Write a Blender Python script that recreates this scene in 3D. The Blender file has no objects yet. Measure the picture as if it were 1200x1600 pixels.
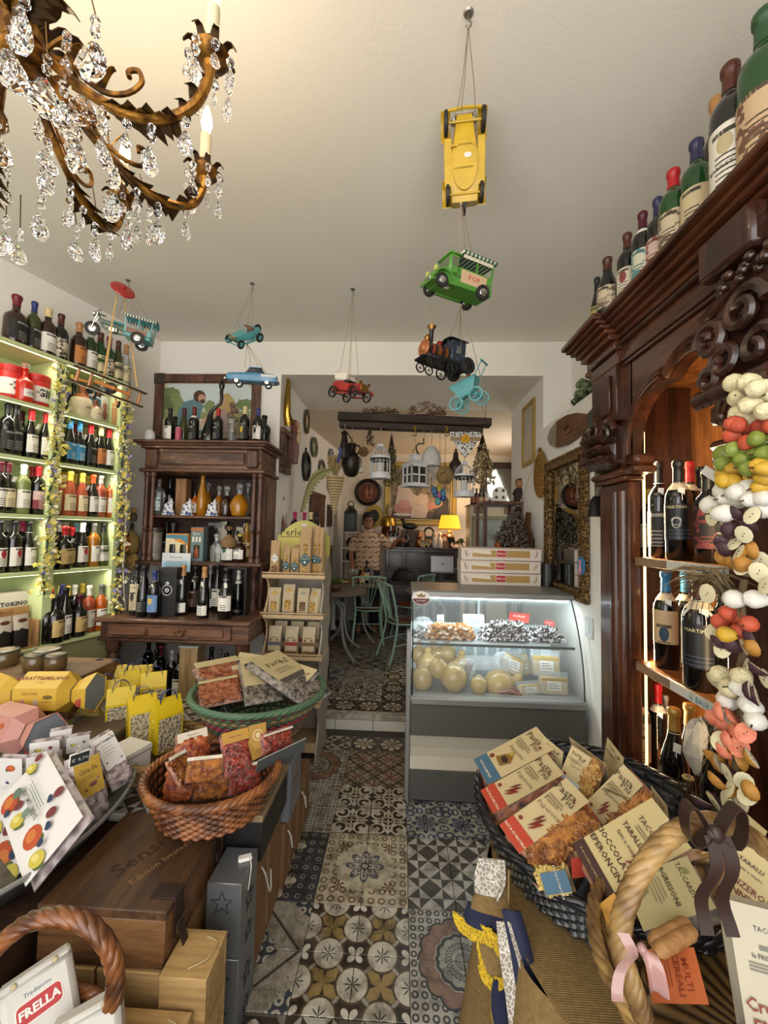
import bpy,bmesh,math,random
from mathutils import Matrix,Vector as V3
from math import sin,cos,pi,sqrt,atan2,radians
random.seed(7)
rg=range;en=enumerate
class Rn(random.Random):U=random.Random.uniform
RN=Rn(7)
SC=bpy.context.scene
COL=SC.collection
# camera
YAW,PITCH,ROLL,FPX,EYE=4.263e-2,5.0016e-2,2.1413e-2,633.5,1.566
_f=V3((-sin(YAW)*cos(PITCH),cos(YAW)*cos(PITCH),sin(PITCH)))
_r0=V3((cos(YAW),sin(YAW),0));_u0=_r0.cross(_f)
_r=_r0*cos(ROLL)+_u0*sin(ROLL);_u=_u0*cos(ROLL)-_r0*sin(ROLL)
EYEV=V3((0,0,EYE))
cam=bpy.data.cameras.new('camera');camo=bpy.data.objects.new('camera',cam);COL.objects.link(camo)
cam.sensor_fit='HORIZONTAL';cam.sensor_width=36;cam.lens=FPX/1200*36;cam.clip_start=.02;cam.clip_end=60
camo.matrix_world=Matrix(((_r.x,_u.x,-_f.x,0),(_r.y,_u.y,-_f.y,0),(_r.z,_u.z,-_f.z,EYE),(0,0,0,1)))
SC.camera=camo
# light
SC.view_settings.view_transform='Standard';SC.view_settings.look='None'
SC.view_settings.gamma=1;SC.view_settings.use_curve_mapping=False
SC.view_settings.exposure=0.22
world=bpy.data.worlds.new('world');SC.world=world;world.use_nodes=True
world.node_tree.nodes['Background'].inputs[0].default_value=(.95,.97,1,1)
world.node_tree.nodes['Background'].inputs[1].default_value=1.0
def light(name,kind,loc,energy,col,size=.1,size2=None,aim=None,spread=None):
 l=bpy.data.lights.new(name,kind);o=bpy.data.objects.new(name,l);COL.objects.link(o)
 l.energy=energy;l.color=col;o.location=loc
 if kind=='AREA':
  l.size=size
  if size2:l.shape='RECTANGLE';l.size_y=size2
  if spread:l.spread=spread
 else:l.shadow_soft_size=size
 if aim is not None:o.rotation_euler=(V3(aim)-V3(loc)).to_track_quat('-Z','Y').to_euler()
 return o
 # daylight through the open shop front behind the camera
light('shopfront_daylight','AREA',(-.6,-1.15,1.75),76,(1,.97,.92),3.2,2.4,(-.6,3,2.7))
# area light added out of view to brighten the back room
light('backroom_fill','AREA',(1.9,5.4,2.2),17,(1,.95,.86),.9,1.2,(-.4,5.6,1.2))
# helpers
def ray(x,y):return _f+_r*((x-600)/FPX)-_u*((y-800)/FPX)
def at(x,y,ax,c):
 d=ray(x,y);i='XYZ'.index(ax);return EYEV+d*((c-EYEV[i])/d[i])
def lin(h):
 if not isinstance(h,str):return tuple(h)[:3]
 h=h.lstrip('#');v=[int(h[i:i+2],16)/255 for i in(0,2,4)]
 return tuple(a/12.92 if a<=.04045 else((a+.055)/1.055)**2.4 for a in v)
class MB:
 def __init__(s):s.v=[];s.f=[];s.M=Matrix()
 def add(s,vs,fs):
  n=len(s.v);M=s.M
  s.v+=[tuple(M@V3(v))for v in vs];s.f+=[tuple(i+n for i in f)for f in fs];return s
 def at(s,loc=(0,0,0),rz=0,rx=0,ry=0,sc=1):
  s.M=Matrix.Translation(loc)@Matrix.Rotation(rz,4,'Z')@Matrix.Rotation(ry,4,'Y')@Matrix.Rotation(rx,4,'X')@Matrix.Scale(sc,4);return s
 def box(s,x0,x1,y0,y1,z0,z1,b=0):
  if b<=0:
   return s.add([(x,y,z)for z in(z0,z1)for y in(y0,y1)for x in(x0,x1)],[(0,2,3,1),(4,5,7,6),(0,1,5,4),(2,6,7,3),(0,4,6,2),(1,3,7,5)])
  c=((x0+x1)/2,(y0+y1)/2,(z0+z1)/2);h=(abs(x1-x0)/2,abs(y1-y0)/2,abs(z1-z0)/2);b=min(b,min(h)*.9)
  vs=[];ix={}
  for sx in(-1,1):
   for sy in(-1,1):
    for sz in(-1,1):
     for k in rg(3):
      p=[sx*(h[0]-b),sy*(h[1]-b),sz*(h[2]-b)];p[k]=(sx,sy,sz)[k]*h[k]
      ix[sx,sy,sz,k]=len(vs);vs.append((p[0]+c[0],p[1]+c[1],p[2]+c[2]))
  fs=[]
  for k in rg(3):
   a,d=(k+1)%3,(k+2)%3
   for q in(-1,1):
    def g(u,w,kk=k):
     t=[0,0,0];t[k]=q;t[a]=u;t[d]=w;return ix[t[0],t[1],t[2],kk]
    r=[g(-1,-1),g(1,-1),g(1,1),g(-1,1)];fs.append(tuple(r if q>0 else r[::-1]))
   for u in(-1,1):
    for w in(-1,1):
     def e(q,kk):
      t=[0,0,0];t[k]=q;t[a]=u;t[d]=w;return ix[t[0],t[1],t[2],kk]
     r=[e(-1,a),e(1,a),e(1,d),e(-1,d)];fs.append(tuple(r if u*w>0 else r[::-1]))
  for sx in(-1,1):
   for sy in(-1,1):
    for sz in(-1,1):
     r=[ix[sx,sy,sz,k]for k in rg(3)];fs.append(tuple(r if sx*sy*sz>0 else r[::-1]))
  return s.add(vs,fs)
 def la(s,prof,n=16,c=(0,0,0),a0=0,a1=2*pi,sx=1,sy=1,cap=1):
  full=abs(a1-a0-2*pi)<1e-6;m=n if full else n+1;vs=[];fs=[]
  for(r,z)in prof:
   for i in rg(m):
    a=a0+(a1-a0)*i/n;vs.append((c[0]+r*cos(a)*sx,c[1]+r*sin(a)*sy,c[2]+z))
  for j in rg(len(prof)-1):
   for i in rg(n):
    k=(i+1)%m;fs.append((j*m+i,j*m+k,(j+1)*m+k,(j+1)*m+i))
  if full and cap:
   if prof[0][0]>1e-5:fs.append(tuple(rg(m))[::-1])
   if prof[-1][0]>1e-5:fs.append(tuple((len(prof)-1)*m+i for i in rg(m)))
  return s.add(vs,fs)
 def cyl(s,c,r,z0,z1,n=12,r2=None):return s.la([(r,z0),(r if r2 is None else r2,z1)],n,c)
 def tube(s,pts,r,n=6,closed=0,flat=None):
  P=[V3(p)for p in pts];L=len(P);vs=[];fs=[];nv=None
  for i in rg(L):
   t=(P[(i+1)%L]-P[i-1])if closed else(P[min(i+1,L-1)]-P[max(i-1,0)])
   t=t.normalized()if t.length>1e-9 else V3((0,0,1))
   if nv is None:nv=t.cross(V3((0,0,1))if abs(t.z)<.9 else V3((1,0,0))).normalized()
   else:
    nv=nv-t*nv.dot(t);nv=nv.normalized()if nv.length>1e-6 else t.orthogonal().normalized()
   b=t.cross(nv);rr=r[i]if isinstance(r,(list,tuple))else r
   for k in rg(n):
    a=2*pi*k/n;vs.append(tuple(P[i]+(nv*cos(a)+b*sin(a)*(flat or 1))*rr))
  for i in rg(L if closed else L-1):
   j=(i+1)%L
   for k in rg(n):fs.append((i*n+k,i*n+(k+1)%n,j*n+(k+1)%n,j*n+k))
  if not closed:fs+=[tuple(rg(n))[::-1],tuple((L-1)*n+k for k in rg(n))]
  return s.add(vs,fs)
 def prism(s,out,z0,z1):
  n=len(out)
  return s.add([(x,y,z0)for x,y in out]+[(x,y,z1)for x,y in out],[tuple(rg(n))[::-1],tuple(rg(n,2*n))]+[(i,(i+1)%n,n+(i+1)%n,n+i)for i in rg(n)])
 def loft(s,rings,cap=1,closed=1):
  n=len(rings[0]);vs=[p for r in rings for p in r];fs=[]
  for j in rg(len(rings)-1):
   for i in rg(n if closed else n-1):
    k=(i+1)%n;fs.append((j*n+i,j*n+k,(j+1)*n+k,(j+1)*n+i))
  if cap and closed:fs+=[tuple(rg(n))[::-1],tuple((len(rings)-1)*n+i for i in rg(n))]
  return s.add(vs,fs)
 def ball(s,c,r,nu=10,nv=7):
  r=(r,r,r)if isinstance(r,(int,float))else r;vs=[(c[0],c[1],c[2]-r[2])];fs=[]
  for j in rg(1,nv):
   p=-pi/2+pi*j/nv
   for i in rg(nu):
    a=2*pi*i/nu;vs.append((c[0]+r[0]*cos(p)*cos(a),c[1]+r[1]*cos(p)*sin(a),c[2]+r[2]*sin(p)))
  vs.append((c[0],c[1],c[2]+r[2]));e=len(vs)-1
  for i in rg(nu):
   k=(i+1)%nu;fs.append((0,1+k,1+i));fs.append((e,e-nu+i,e-nu+k))
   for j in rg(nv-2):fs.append((1+j*nu+i,1+j*nu+k,1+(j+1)*nu+k,1+(j+1)*nu+i))
  return s.add(vs,fs)
 def grid(s,fn,nu,nv,cu=0):
  m=nu if cu else nu+1
  vs=[fn(i/nu,j/nv)for j in rg(nv+1)for i in rg(m)]
  return s.add(vs,[(j*m+i,j*m+(i+1)%m,(j+1)*m+(i+1)%m,(j+1)*m+i)for j in rg(nv)for i in rg(nu)])
 def sheet(s,fn,nu,nv,th):
  a=[[V3(fn(i/nu,j/nv))for i in rg(nu+1)]for j in rg(nv+1)];top=[];bot=[]
  for j in rg(nv+1):
   for i in rg(nu+1):
    du=a[j][min(i+1,nu)]-a[j][max(i-1,0)];dv=a[min(j+1,nv)][i]-a[max(j-1,0)][i]
    n=du.cross(dv);n=n.normalized()if n.length>1e-9 else V3((0,0,1))
    top.append(tuple(a[j][i]+n*th/2));bot.append(tuple(a[j][i]-n*th/2))
  m=nu+1;N=len(top);fs=[]
  for j in rg(nv):
   for i in rg(nu):
    q=(j*m+i,j*m+i+1,(j+1)*m+i+1,(j+1)*m+i);fs.append(q);fs.append(tuple(k+N for k in q[::-1]))
  rim=[i for i in rg(m)]+[j*m+nu for j in rg(1,nv+1)]+[nv*m+i for i in rg(nu-1,-1,-1)]+[j*m for j in rg(nv-1,0,-1)]
  for i in rg(len(rim)):
   p,q=rim[i],rim[(i+1)%len(rim)];fs.append((q,p,p+N,q+N))
  return s.add(top+bot,fs)
def Bx(*a):return MB().box(*a)
def La(*a,**k):return MB().la(*a,**k)
def Tu(*a,**k):return MB().tube(*a,**k)
def mesh(name,mb,smooth=38):
 me=bpy.data.meshes.new(name);me.from_pydata(mb.v,[],mb.f)
 bm=bmesh.new();bm.from_mesh(me);bmesh.ops.recalc_face_normals(bm,faces=bm.faces);bm.to_mesh(me);bm.free()
 if smooth:
  me.polygons.foreach_set('use_smooth',[True]*len(me.polygons));me.set_sharp_from_angle(angle=radians(smooth))
 return me
def put(name,me,m=None,parent=None,loc=(0,0,0),rot=(0,0,0),label=None):
 o=bpy.data.objects.new(name,me);COL.objects.link(o);o.location=loc;o.rotation_euler=rot
 if parent:o.parent=parent
 if m is not None:
  if not me.materials:me.materials.append(m)
  if me.materials[0]is not m:
   o.material_slots[0].link='OBJECT';o.material_slots[0].material=m
 if label:o['label']=label
 return o
def ob(name,mb,m,parent=None,smooth=38,loc=(0,0,0),rot=(0,0,0),label=None):
 return put(name,mesh(name,mb,smooth),m,parent,loc,rot,label)
def tag(o,label=None,cat=None,group=None,kind=None):
 for k,v in(('label',label),('category',cat),('group',group),('kind',kind)):
  if v:o[k]=v
 return o
def Th(name,label,cat,loc=(0,0,0),rz=0,group=None,rot=None):
 o=bpy.data.objects.new(name,None);COL.objects.link(o);o.empty_display_size=.05
 o.location=loc;o.rotation_euler=rot or(0,0,rz);return tag(o,label,cat,group)
def struct(name,mb,m,parent=None,smooth=0):
 o=ob(name,mb,m,parent,smooth)
 if not parent:o['kind']='structure'
 return o
def flip(me):
 me.flip_normals();return me
 # ---- text turned into plain meshes
_txt={}
def textmesh(s,size,bend=None,bold=0):
 k=(s,size,bend,bold)
 if k not in _txt:
  cu=bpy.data.curves.new('t','FONT');cu.body=s;cu.size=size;cu.align_x='CENTER';cu.align_y='CENTER';cu.resolution_u=1;cu.offset=bold
  o=bpy.data.objects.new('t',cu);me=bpy.data.meshes.new_from_object(o);me.name='lettering'
  me.materials.clear();bpy.data.objects.remove(o);bpy.data.curves.remove(cu)
  for v in me.vertices:
   x,y,_z=v.co
   v.co=(x,0,y)if not bend else(bend*sin(x/bend),-bend*cos(x/bend),y)
  _txt[k]=me
 return _txt[k]
def text(s,size,m,parent,loc=(0,0,0),rot=(0,0,0),bend=None,name='lettering',bold=0,frame=None):
 o=put(name,textmesh(s,size,bend,bold),m,parent,loc,rot)
 return o
 # ---- node maths
class E:
 T=None
 def __init__(s,x):s.x=x
 def __add__(s,o):return mth('ADD',s,o)
 __radd__=__add__
 def __sub__(s,o):return mth('SUBTRACT',s,o)
 def __rsub__(s,o):return mth('SUBTRACT',o,s)
 def __mul__(s,o):return mth('MULTIPLY',s,o)
 __rmul__=__mul__
 def __truediv__(s,o):return mth('DIVIDE',s,o)
 def __lt__(s,o):return mth('LESS_THAN',s,o)
 def __gt__(s,o):return mth('GREATER_THAN',s,o)
 def __pow__(s,o):return mth('POWER',s,o)
 def __neg__(s):return mth('MULTIPLY',s,-1)
 def __and__(s,o):return mth('MULTIPLY',s,o)
 def __or__(s,o):return mth('MAXIMUM',s,o)
def mth(op,*a):
 n=E.T.nodes.new('ShaderNodeMath');n.operation=op
 for i,x in en(a):
  if isinstance(x,E):E.T.links.new(x.x,n.inputs[i])
  else:n.inputs[i].default_value=x
 return E(n.outputs[0])
def eabs(a):return mth('ABSOLUTE',a)
def esin(a):return mth('SINE',a)
def ecos(a):return mth('COSINE',a)
def emin(a,b):return mth('MINIMUM',a,b)
def emax(a,b):return mth('MAXIMUM',a,b)
def elen(a,b):return mth('SQRT',a*a+b*b)
def eatan(a,b):return mth('ARCTAN2',a,b)
def fract(a):return mth('FRACT',a)
def xyz(gen='Object'):
 t=E.T.nodes.new('ShaderNodeTexCoord');s=E.T.nodes.new('ShaderNodeSeparateXYZ');E.T.links.new(t.outputs[gen],s.inputs[0])
 return E(s.outputs[0]),E(s.outputs[1]),E(s.outputs[2])
def vec(x,y,z):
 n=E.T.nodes.new('ShaderNodeCombineXYZ')
 for i,a in en((x,y,z)):
  if isinstance(a,E):E.T.links.new(a.x,n.inputs[i])
  else:n.inputs[i].default_value=a
 return E(n.outputs[0])
def noise(scale=5,detail=2,v=None,dist=0,rough=.5):
 n=E.T.nodes.new('ShaderNodeTexNoise');n.inputs['Scale'].default_value=scale;n.inputs['Detail'].default_value=detail
 n.inputs['Distortion'].default_value=dist;n.inputs['Roughness'].default_value=rough
 if v is None:
  t=E.T.nodes.new('ShaderNodeTexCoord');E.T.links.new(t.outputs['Object'],n.inputs['Vector'])
 else:E.T.links.new(v.x,n.inputs['Vector'])
 return E(n.outputs['Fac'])
def voro(scale,v=None,feat='F1',out='Distance'):
 n=E.T.nodes.new('ShaderNodeTexVoronoi');n.feature=feat;n.inputs['Scale'].default_value=scale
 if v is None:
  t=E.T.nodes.new('ShaderNodeTexCoord');E.T.links.new(t.outputs['Object'],n.inputs['Vector'])
 else:E.T.links.new(v.x,n.inputs['Vector'])
 return E(n.outputs[out])
def C4(c):
 return c if isinstance(c,E)else(*lin(c),1)
def mix(f,a,b,mode='MIX'):
 n=E.T.nodes.new('ShaderNodeMix');n.data_type='RGBA';n.blend_type=mode
 for k,x in((0,f),(6,C4(a)),(7,C4(b))):
  if isinstance(x,E):E.T.links.new(x.x,n.inputs[k])
  else:n.inputs[k].default_value=x
 return E(n.outputs[2])
def smooth(a,lo,hi):
 n=E.T.nodes.new('ShaderNodeMapRange');n.interpolation_type='SMOOTHSTEP'
 E.T.links.new(a.x,n.inputs[0]);n.inputs[1].default_value=lo;n.inputs[2].default_value=hi
 return E(n.outputs[0])
_mats={}
def mat(name,col,rough=.5,metal=0,trans=0,emit=0,ecol=None,coat=0,bump=None,bs=.3,ior=1.45,alpha=1,var=0,vs=8,spec=None,sheen=0):
 if name in _mats:return _mats[name]
 m=bpy.data.materials.new(name);m.use_nodes=True;_mats[name]=m
 t=m.node_tree;E.T=t;b=t.nodes['Principled BSDF'];I=b.inputs
 c=col()if callable(col)else col
 if var:c=mix(1.0,c,mix(smooth(noise(vs,3),.3,.7),(1-var,)*3,(1.0,)*3),'MULTIPLY')
 if isinstance(c,E):t.links.new(c.x,I['Base Color'])
 else:I['Base Color'].default_value=(*lin(c),1)
 if callable(rough):t.links.new(rough().x,I['Roughness'])
 else:I['Roughness'].default_value=rough
 I['Metallic'].default_value=metal;I['Transmission Weight'].default_value=trans;I['IOR'].default_value=ior;I['Alpha'].default_value=alpha
 I['Coat Weight'].default_value=coat;I['Coat Roughness'].default_value=.1;I['Sheen Weight'].default_value=sheen
 if spec is not None:I['Specular IOR Level'].default_value=spec
 if emit:
  I['Emission Strength'].default_value=emit
  if ecol is None and isinstance(c,E):t.links.new(c.x,I['Emission Color'])
  else:I['Emission Color'].default_value=(*lin(ecol or c),1)
 if bump:
  h=bump()if callable(bump)else noise(bump[0],bump[1])
  n=t.nodes.new('ShaderNodeBump');n.inputs['Strength'].default_value=bs;n.inputs['Distance'].default_value=.01
  t.links.new(h.x,n.inputs['Height']);t.links.new(n.outputs[0],I['Normal'])
 return m
def wood(name,dark,light_,axis='z',s=1,rough=.4,coat=0,fine=40):
 def col():
  x,y,z=xyz();k={'x':(.12,1,1),'y':(1,.12,1),'z':(1,1,.12)}[axis]
  v=vec(x*k[0]*s,y*k[1]*s,z*k[2]*s)
  a=noise(9,4,v,1.2);b=noise(fine*2.2,2,v,.3)
  return mix(smooth(a*.65+b*.35,.34,.66),dark,light_)
 return mat(name,col,rough,coat=coat,bump=lambda:noise(60,2),bs=.08)
def M(hexc,rough=.5,metal=0,**k):
 return mat(f'{hexc}_{rough}_{metal}_'+'_'.join(f'{a}{b}'for a,b in k.items()),hexc,rough,metal,**k)
ORD='first second third fourth fifth sixth seventh eighth ninth tenth eleventh twelfth thirteenth fourteenth fifteenth sixteenth seventeenth eighteenth nineteenth twentieth'.split()
# structure
plaster=mat('plaster','e8e4dc',.85,bump=(90,3),bs=.06,var=.05,vs=2)
ceilm=mat('ceiling_paint','e6e0d4',.9,bump=(70,3),bs=.05)
creamp=mat('cream_plaster','dccfba',.9,bump=(70,3),bs=.08,var=.06,vs=2)
GY=-1.2
ZC,ZS,YW,YP=3.14,2.86,3.278,4.24
UF=.123
W0=V3((-2.06,3.28,0));LT=V3((-.305,-.952,0)).normalized();LN=V3((-LT.y,LT.x,0))
ZL=2.43
struct('ceiling',Bx(-4,2.2,GY,YW,ZC,ZC+.1),ceilm)
m_=Bx(-1.02,1.13,YW,YP,ZS,ZC+.1);struct('ceiling.001',m_,ceilm)
m_=Bx(-1.5,2.3,YP,6.75,ZS,ZC);struct('ceiling.002',m_,creamp)
m_=Bx(-2.3,-1.02,YW,YP,0,ZC);struct('wall_back',m_,plaster)
m_=Bx(1.13,1.5,YW,YP-.02,0,ZL).box(1.354,1.5,YW,YP-.02,ZL,ZC).box(1.13,1.354,YW+.001,YP-.02,ZL,ZC);struct('wall_back.001',m_,plaster)
a_,b_=W0+LT*-.3,W0+LT*5
m_=MB().prism([(a_.x,a_.y),(b_.x,b_.y),(b_.x-LN.x*.2,b_.y-LN.y*.2),(a_.x-LN.x*.2,a_.y-LN.y*.2)],0,ZC);struct('wall_left',m_,plaster)
m_=Bx(1.13,1.354,1.97,YW,0,ZL).box(1.354,1.5,GY,YW,0,ZC);struct('wall_right',m_,plaster)
m_=MB().prism([(-1.24,YP),(-1.0,6.66),(-1.2,6.66),(-1.5,YP)],UF,ZS);struct('wall_left.001',m_,plaster)
m_=Bx(-1.3,2.3,6.64,6.8,UF,ZS);struct('wall_back.002',m_,creamp)
m_=Bx(2.2,2.3,YP,6.64,UF,ZS);struct('wall_right.001',m_,creamp)
# ---- tile patterns: u, v run -1..1 over one tile
def tilemat(name,fn,grey=.0):
 def col():
  x,y,z=xyz();c=fn(x*10,y*10)
  oi=E.T.nodes.new('ShaderNodeObjectInfo');lc=E.T.nodes.new('ShaderNodeVectorMath');lc.operation='ADD'
  tc=E.T.nodes.new('ShaderNodeTexCoord');E.T.links.new(tc.outputs['Object'],lc.inputs[0]);E.T.links.new(oi.outputs['Location'],lc.inputs[1])
  w=noise(14,4,E(lc.outputs[0]),rough=.7)
  c=mix(1.0,c,mix(smooth(w,.3,.62),'a39c90','ffffff'),'MULTIPLY')
  return mix(smooth(noise(5,2,E(lc.outputs[0])),.55,.75)*.35,c,'6d675c')
 return mat(name,col,.38,bump=(160,2),bs=.04)
DK,CR,GR,NV,BR,OC='34291f','b9b2a2','96928a','2b3348','7e5b45','8c7648'
def t_circ(u,v):
 a,b=eabs(u),eabs(v);p,q=emax(a,b),emin(a,b);d=elen(p-1,q);th=eatan(q,1-p);r=elen(u,v);t2=eatan(v,u)
 c=mix(r<(eabs(esin(t2*2))**.8)*.78+.02,DK,'6d5a33');c=mix(r<(eabs(esin(t2*2))**.8)*.66+.06*esin(t2*24),c,OC)
 c=mix(d<.62,c,'4d4030');c=mix(d<.54,c,'b9ad95');c=mix(d<.5,c,CR)
 k=elen(a-1,b-1);tk=eatan(1-b,1-a);c=mix(k<(eabs(esin(tk*2))**.7)*.36,c,'c4bdae')
 bar=(eabs(a-b)<.2)&(eabs(a+b-1)<.075);c=mix(bar,c,GR)
 return mix(d<(eabs(ecos(th*4))**5)*.29+.02,c,'252a2e')
def t_pin(u,v):
 a,b=eabs(u),eabs(v);p,q=emax(a,b),emin(a,b)
 cen=(p<.5)&(a+b<.5);edge=(p>.5)&(q<.5)&(q>(p-.5));cor=(q>.5)&(a+b>1.5)
 w=emax(emax(cen,edge),cor)
 return mix(w,'a8a296','42382e')
def t_ring(u,v):
 R=elen(u-1,v-1);th=eatan(1-v,1-u);s=eabs(esin(th*7));n=noise(120,2)
 c=mix(n,'a8a294','8e887a');hook=(eabs(elen(fract(R*2.6)-.5,fract(th*4.5)-.5)-.3)<.09)&(R<.7)&(R>.12);c=mix(hook,c,'2b241d')
 c=mix((R>s*.07+.86),c,'2a221b');c=mix(R>s*.07+.99,c,CR);br=mix(n,'8a6b54','75533f');c=mix(R>s*.06+1.03,c,br)
 c=mix(R>s*.14+1.5,c,'2a221b');o=eabs(elen(fract(u*3)-.5,fract(v*3)-.5)-.28)<.1
 g=mix(o,'a7a196','3a332c');return mix(R>s*.14+1.58,c,g)
def t_med(u,v):
 R=elen(u-1,v-1);th=eatan(1-v,1-u);s=eabs(ecos(th*4));n=noise(9,3)
 c=mix(n,'bdb39b','a59a80');sw=eabs(elen(fract(u*2.2+.2)-.5,fract(v*2.2+.2)-.5)-.27)<.06
 c=mix(sw&(R>1.35),c,'5f3e22');dg=eabs(eabs(u)-eabs(v))<.3
 lf=elen(u+.1,v+.1);tl=eatan(u+.1,v+.1);c=mix(lf<(eabs(ecos(tl*3))**2)*.3,c,'54301c')
 c=mix(R<s*.45+.45,c,'4a4d57');c=mix(R<s*.4+.36,c,'a7a295');o=eabs(elen(fract(u*3.3)-.5,fract(v*3.3)-.5)-.25)<.1
 c=mix(o&(R<s*.36+.4),c,'2e3444');return mix((R<.22)&(R>.12),c,'3e3a35')
def t_fleur(u,v):
 a,b=eabs(u),eabs(v);r=elen(a,b);th=eatan(v,u);p,q=emax(a,b),emin(a,b)
 c=mix(eabs(r-.33)<.05,'32261d',CR);c=mix(r<(eabs(ecos(th*2))**3)*.22+.03,c,CR)
 for cx,cy,rr in((.62,.62,.2),(.88,.88,.14),(.55,.9,.17),(.9,.55,.17)):
  c=mix(elen(a-cx,b-cy)<rr,c,CR)
 c=mix(eabs(elen(a-.55,b-.55)-.36)<.06,c,CR);c=mix(elen(p-.68,q)<.15,c,CR);c=mix((q<.06)&(p>.4)&(p<.9),c,CR)
 c=mix(elen(a-.72,b-.42)<.09,c,'32261d');c=mix(elen(a-.42,b-.72)<.09,c,'32261d')
 return mix(p>.97,c,'5a5046')
def t_blue(u,v):
 a,b=eabs(u),eabs(v);r=elen(u,v);th=eatan(v,u);p,q=emax(a,b),emin(a,b)
 c=mix(r<eabs(ecos(th*4))*.42+.3,'a9a79d','39435c');c=mix((eabs(ecos(th*4))>.9)&(r<.5),c,'c0bdb2');c=mix((eabs(ecos(th*4))>.975)&(r<.48),c,'39435c')
 c=mix(eabs(elen(a-.78,b-.78)-.2)<.06,c,'4b5468');c=mix(eabs(elen(p-.95,q-.28)-.16)<.05,c,'4b5468');c=mix(eabs(elen(a-.5,b-.95)-.13)<.05,c,'4b5468')
 return mix(r<.09,c,'1f2128')
def t_leaf(u,v):
 d=fract((u+v)*.5+.5);e=fract((u-v)*.5+.5);c=mix(noise(60,2),'aba290','948a78');k=elen(d-.5,e-.5);t=eatan(d-.5,e-.5)
 c=mix(k<eabs(esin(t*3.5))*.36,c,'7d4c36');c=mix(eabs(elen(fract(d*3)-.5,fract(e*3)-.5)-.25)<.1,c,'5b4a3c')
 return mix((emin(d,e)<.05)|(emax(d,e)>.95),c,'3f2c22')
def t_daisy(u,v):
 r=elen(u,v);th=eatan(v,u);p=emax(eabs(u),eabs(v));k=elen(eabs(u)-1,eabs(v)-1)
 c=mix(p>.9,'3a332d','5e574c');c=mix(k<.3,c,'7a7263');c=mix(r<eabs(ecos(th*4))*.2+.62,c,'b9b09c');c=mix((eabs(esin(th*4))>.9)&(r>.3)&(r<.75),c,'3a332d')
 c=mix((r<.42)&(eabs(esin(th*6))>.7)&(r>.15),c,'7e5f48');return mix(r<.1,c,'4d3826')
def t_hatch(u,v):
 d=eabs(u+v);h=(fract(u*5)<.5)|(fract(v*5)<.5);c=mix(h,'59564f','a5a195');band=d<1.05
 o=eabs(elen(fract(u*3)-.5,fract(v*3)-.5)-.25)<.13;c2=mix(o,'a79e8c','54483c');c=mix(band,c2,c)
 return mix(eabs(d-1.05)<.07,c,'8b867a')
def t_band(u,v):
 d=u+v;n=noise(70,1);c=mix(fract(n*9)<.25,'a9a192','4a4036');c=mix(eabs(d-.1)<.07,c,'4a4036')
 o=eabs(elen(fract(u*2.4)-.5,fract(v*2.4)-.5)-.28)<.11;c2=mix(o,'3c4148','b0aa9c');w=esin((u-v)*9)*.08
 c=mix(d+w>.9,c,c2);return mix(d+w<-1.2,c,c2)
def t_petal(u,v):
 R=elen(u-1,v);th=eatan(v,1-u);c=mix(noise(8,2),'2d3342','45413c');c=mix(R<eabs(ecos(th*3))*.75+.25,c,'b8b09c')
 c=mix((eabs(ecos(th*3))<.12)&(R<1.2),c,'4b4237');return mix(eabs(elen(fract(u*2)-.5,fract(v*2)-.5)-.2)<.05,c,'8f8674')
TM={k:tilemat('tile_'+k,f)for k,f in dict(circ=t_circ,pin=t_pin,ring=t_ring,med=t_med,fleur=t_fleur,blue=t_blue,leaf=t_leaf,daisy=t_daisy,hatch=t_hatch,band=t_band,petal=t_petal).items()}
grout=mat('grout','4a443b',.9)
X0,Y0=-.3385,1.7795
fl=struct('floor',Bx(-4,2.2,GY,YW+.05,-.12,-.0035),grout)
tile_me=mesh('tile',Bx(-.0988,.0988,-.0988,.0988,-.011,0,.0016),0)
QR=('ring','med')
LAY={(0,0):'circ',(1,0):'ring',(-1,0):'band',(0,1):'med',(1,1):'pin',(-1,1):'petal',(0,2):'fleur',(1,2):'blue',(-1,2):'hatch',(0,3):'leaf',(-1,3):'ring',(1,3):'leaf',(0,4):'daisy',(-1,4):'pin',(1,4):'pin',(0,-1):'pin',(-1,-1):'daisy',(1,-1):'leaf'}
KEYS=list(TM)
def lay(i,j,lay_):
 bi,bj=i//2,(j+2)//2
 k=lay_.get((bi,bj))or KEYS[(bi*5+bj*3)%len(KEYS)]
 q=(i%2,j%2);rot={(0,0):0,(1,0):pi/2,(1,1):pi,(0,1):-pi/2}[q]if k in('ring','med','hatch','band')else(pi if k=='petal'and q[0]else 0)
 return k,rot
for j in rg(-6,8):
 for i in rg(-6,8):
  y=Y0+.2*j+.1
  if y+.1>YW:continue
  k,rot=lay(i,j,LAY);put('tile',tile_me,TM[k],fl,(X0+.2*i+.1,y,RN.U(-.0006,.0003)),(0,0,rot))
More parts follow.
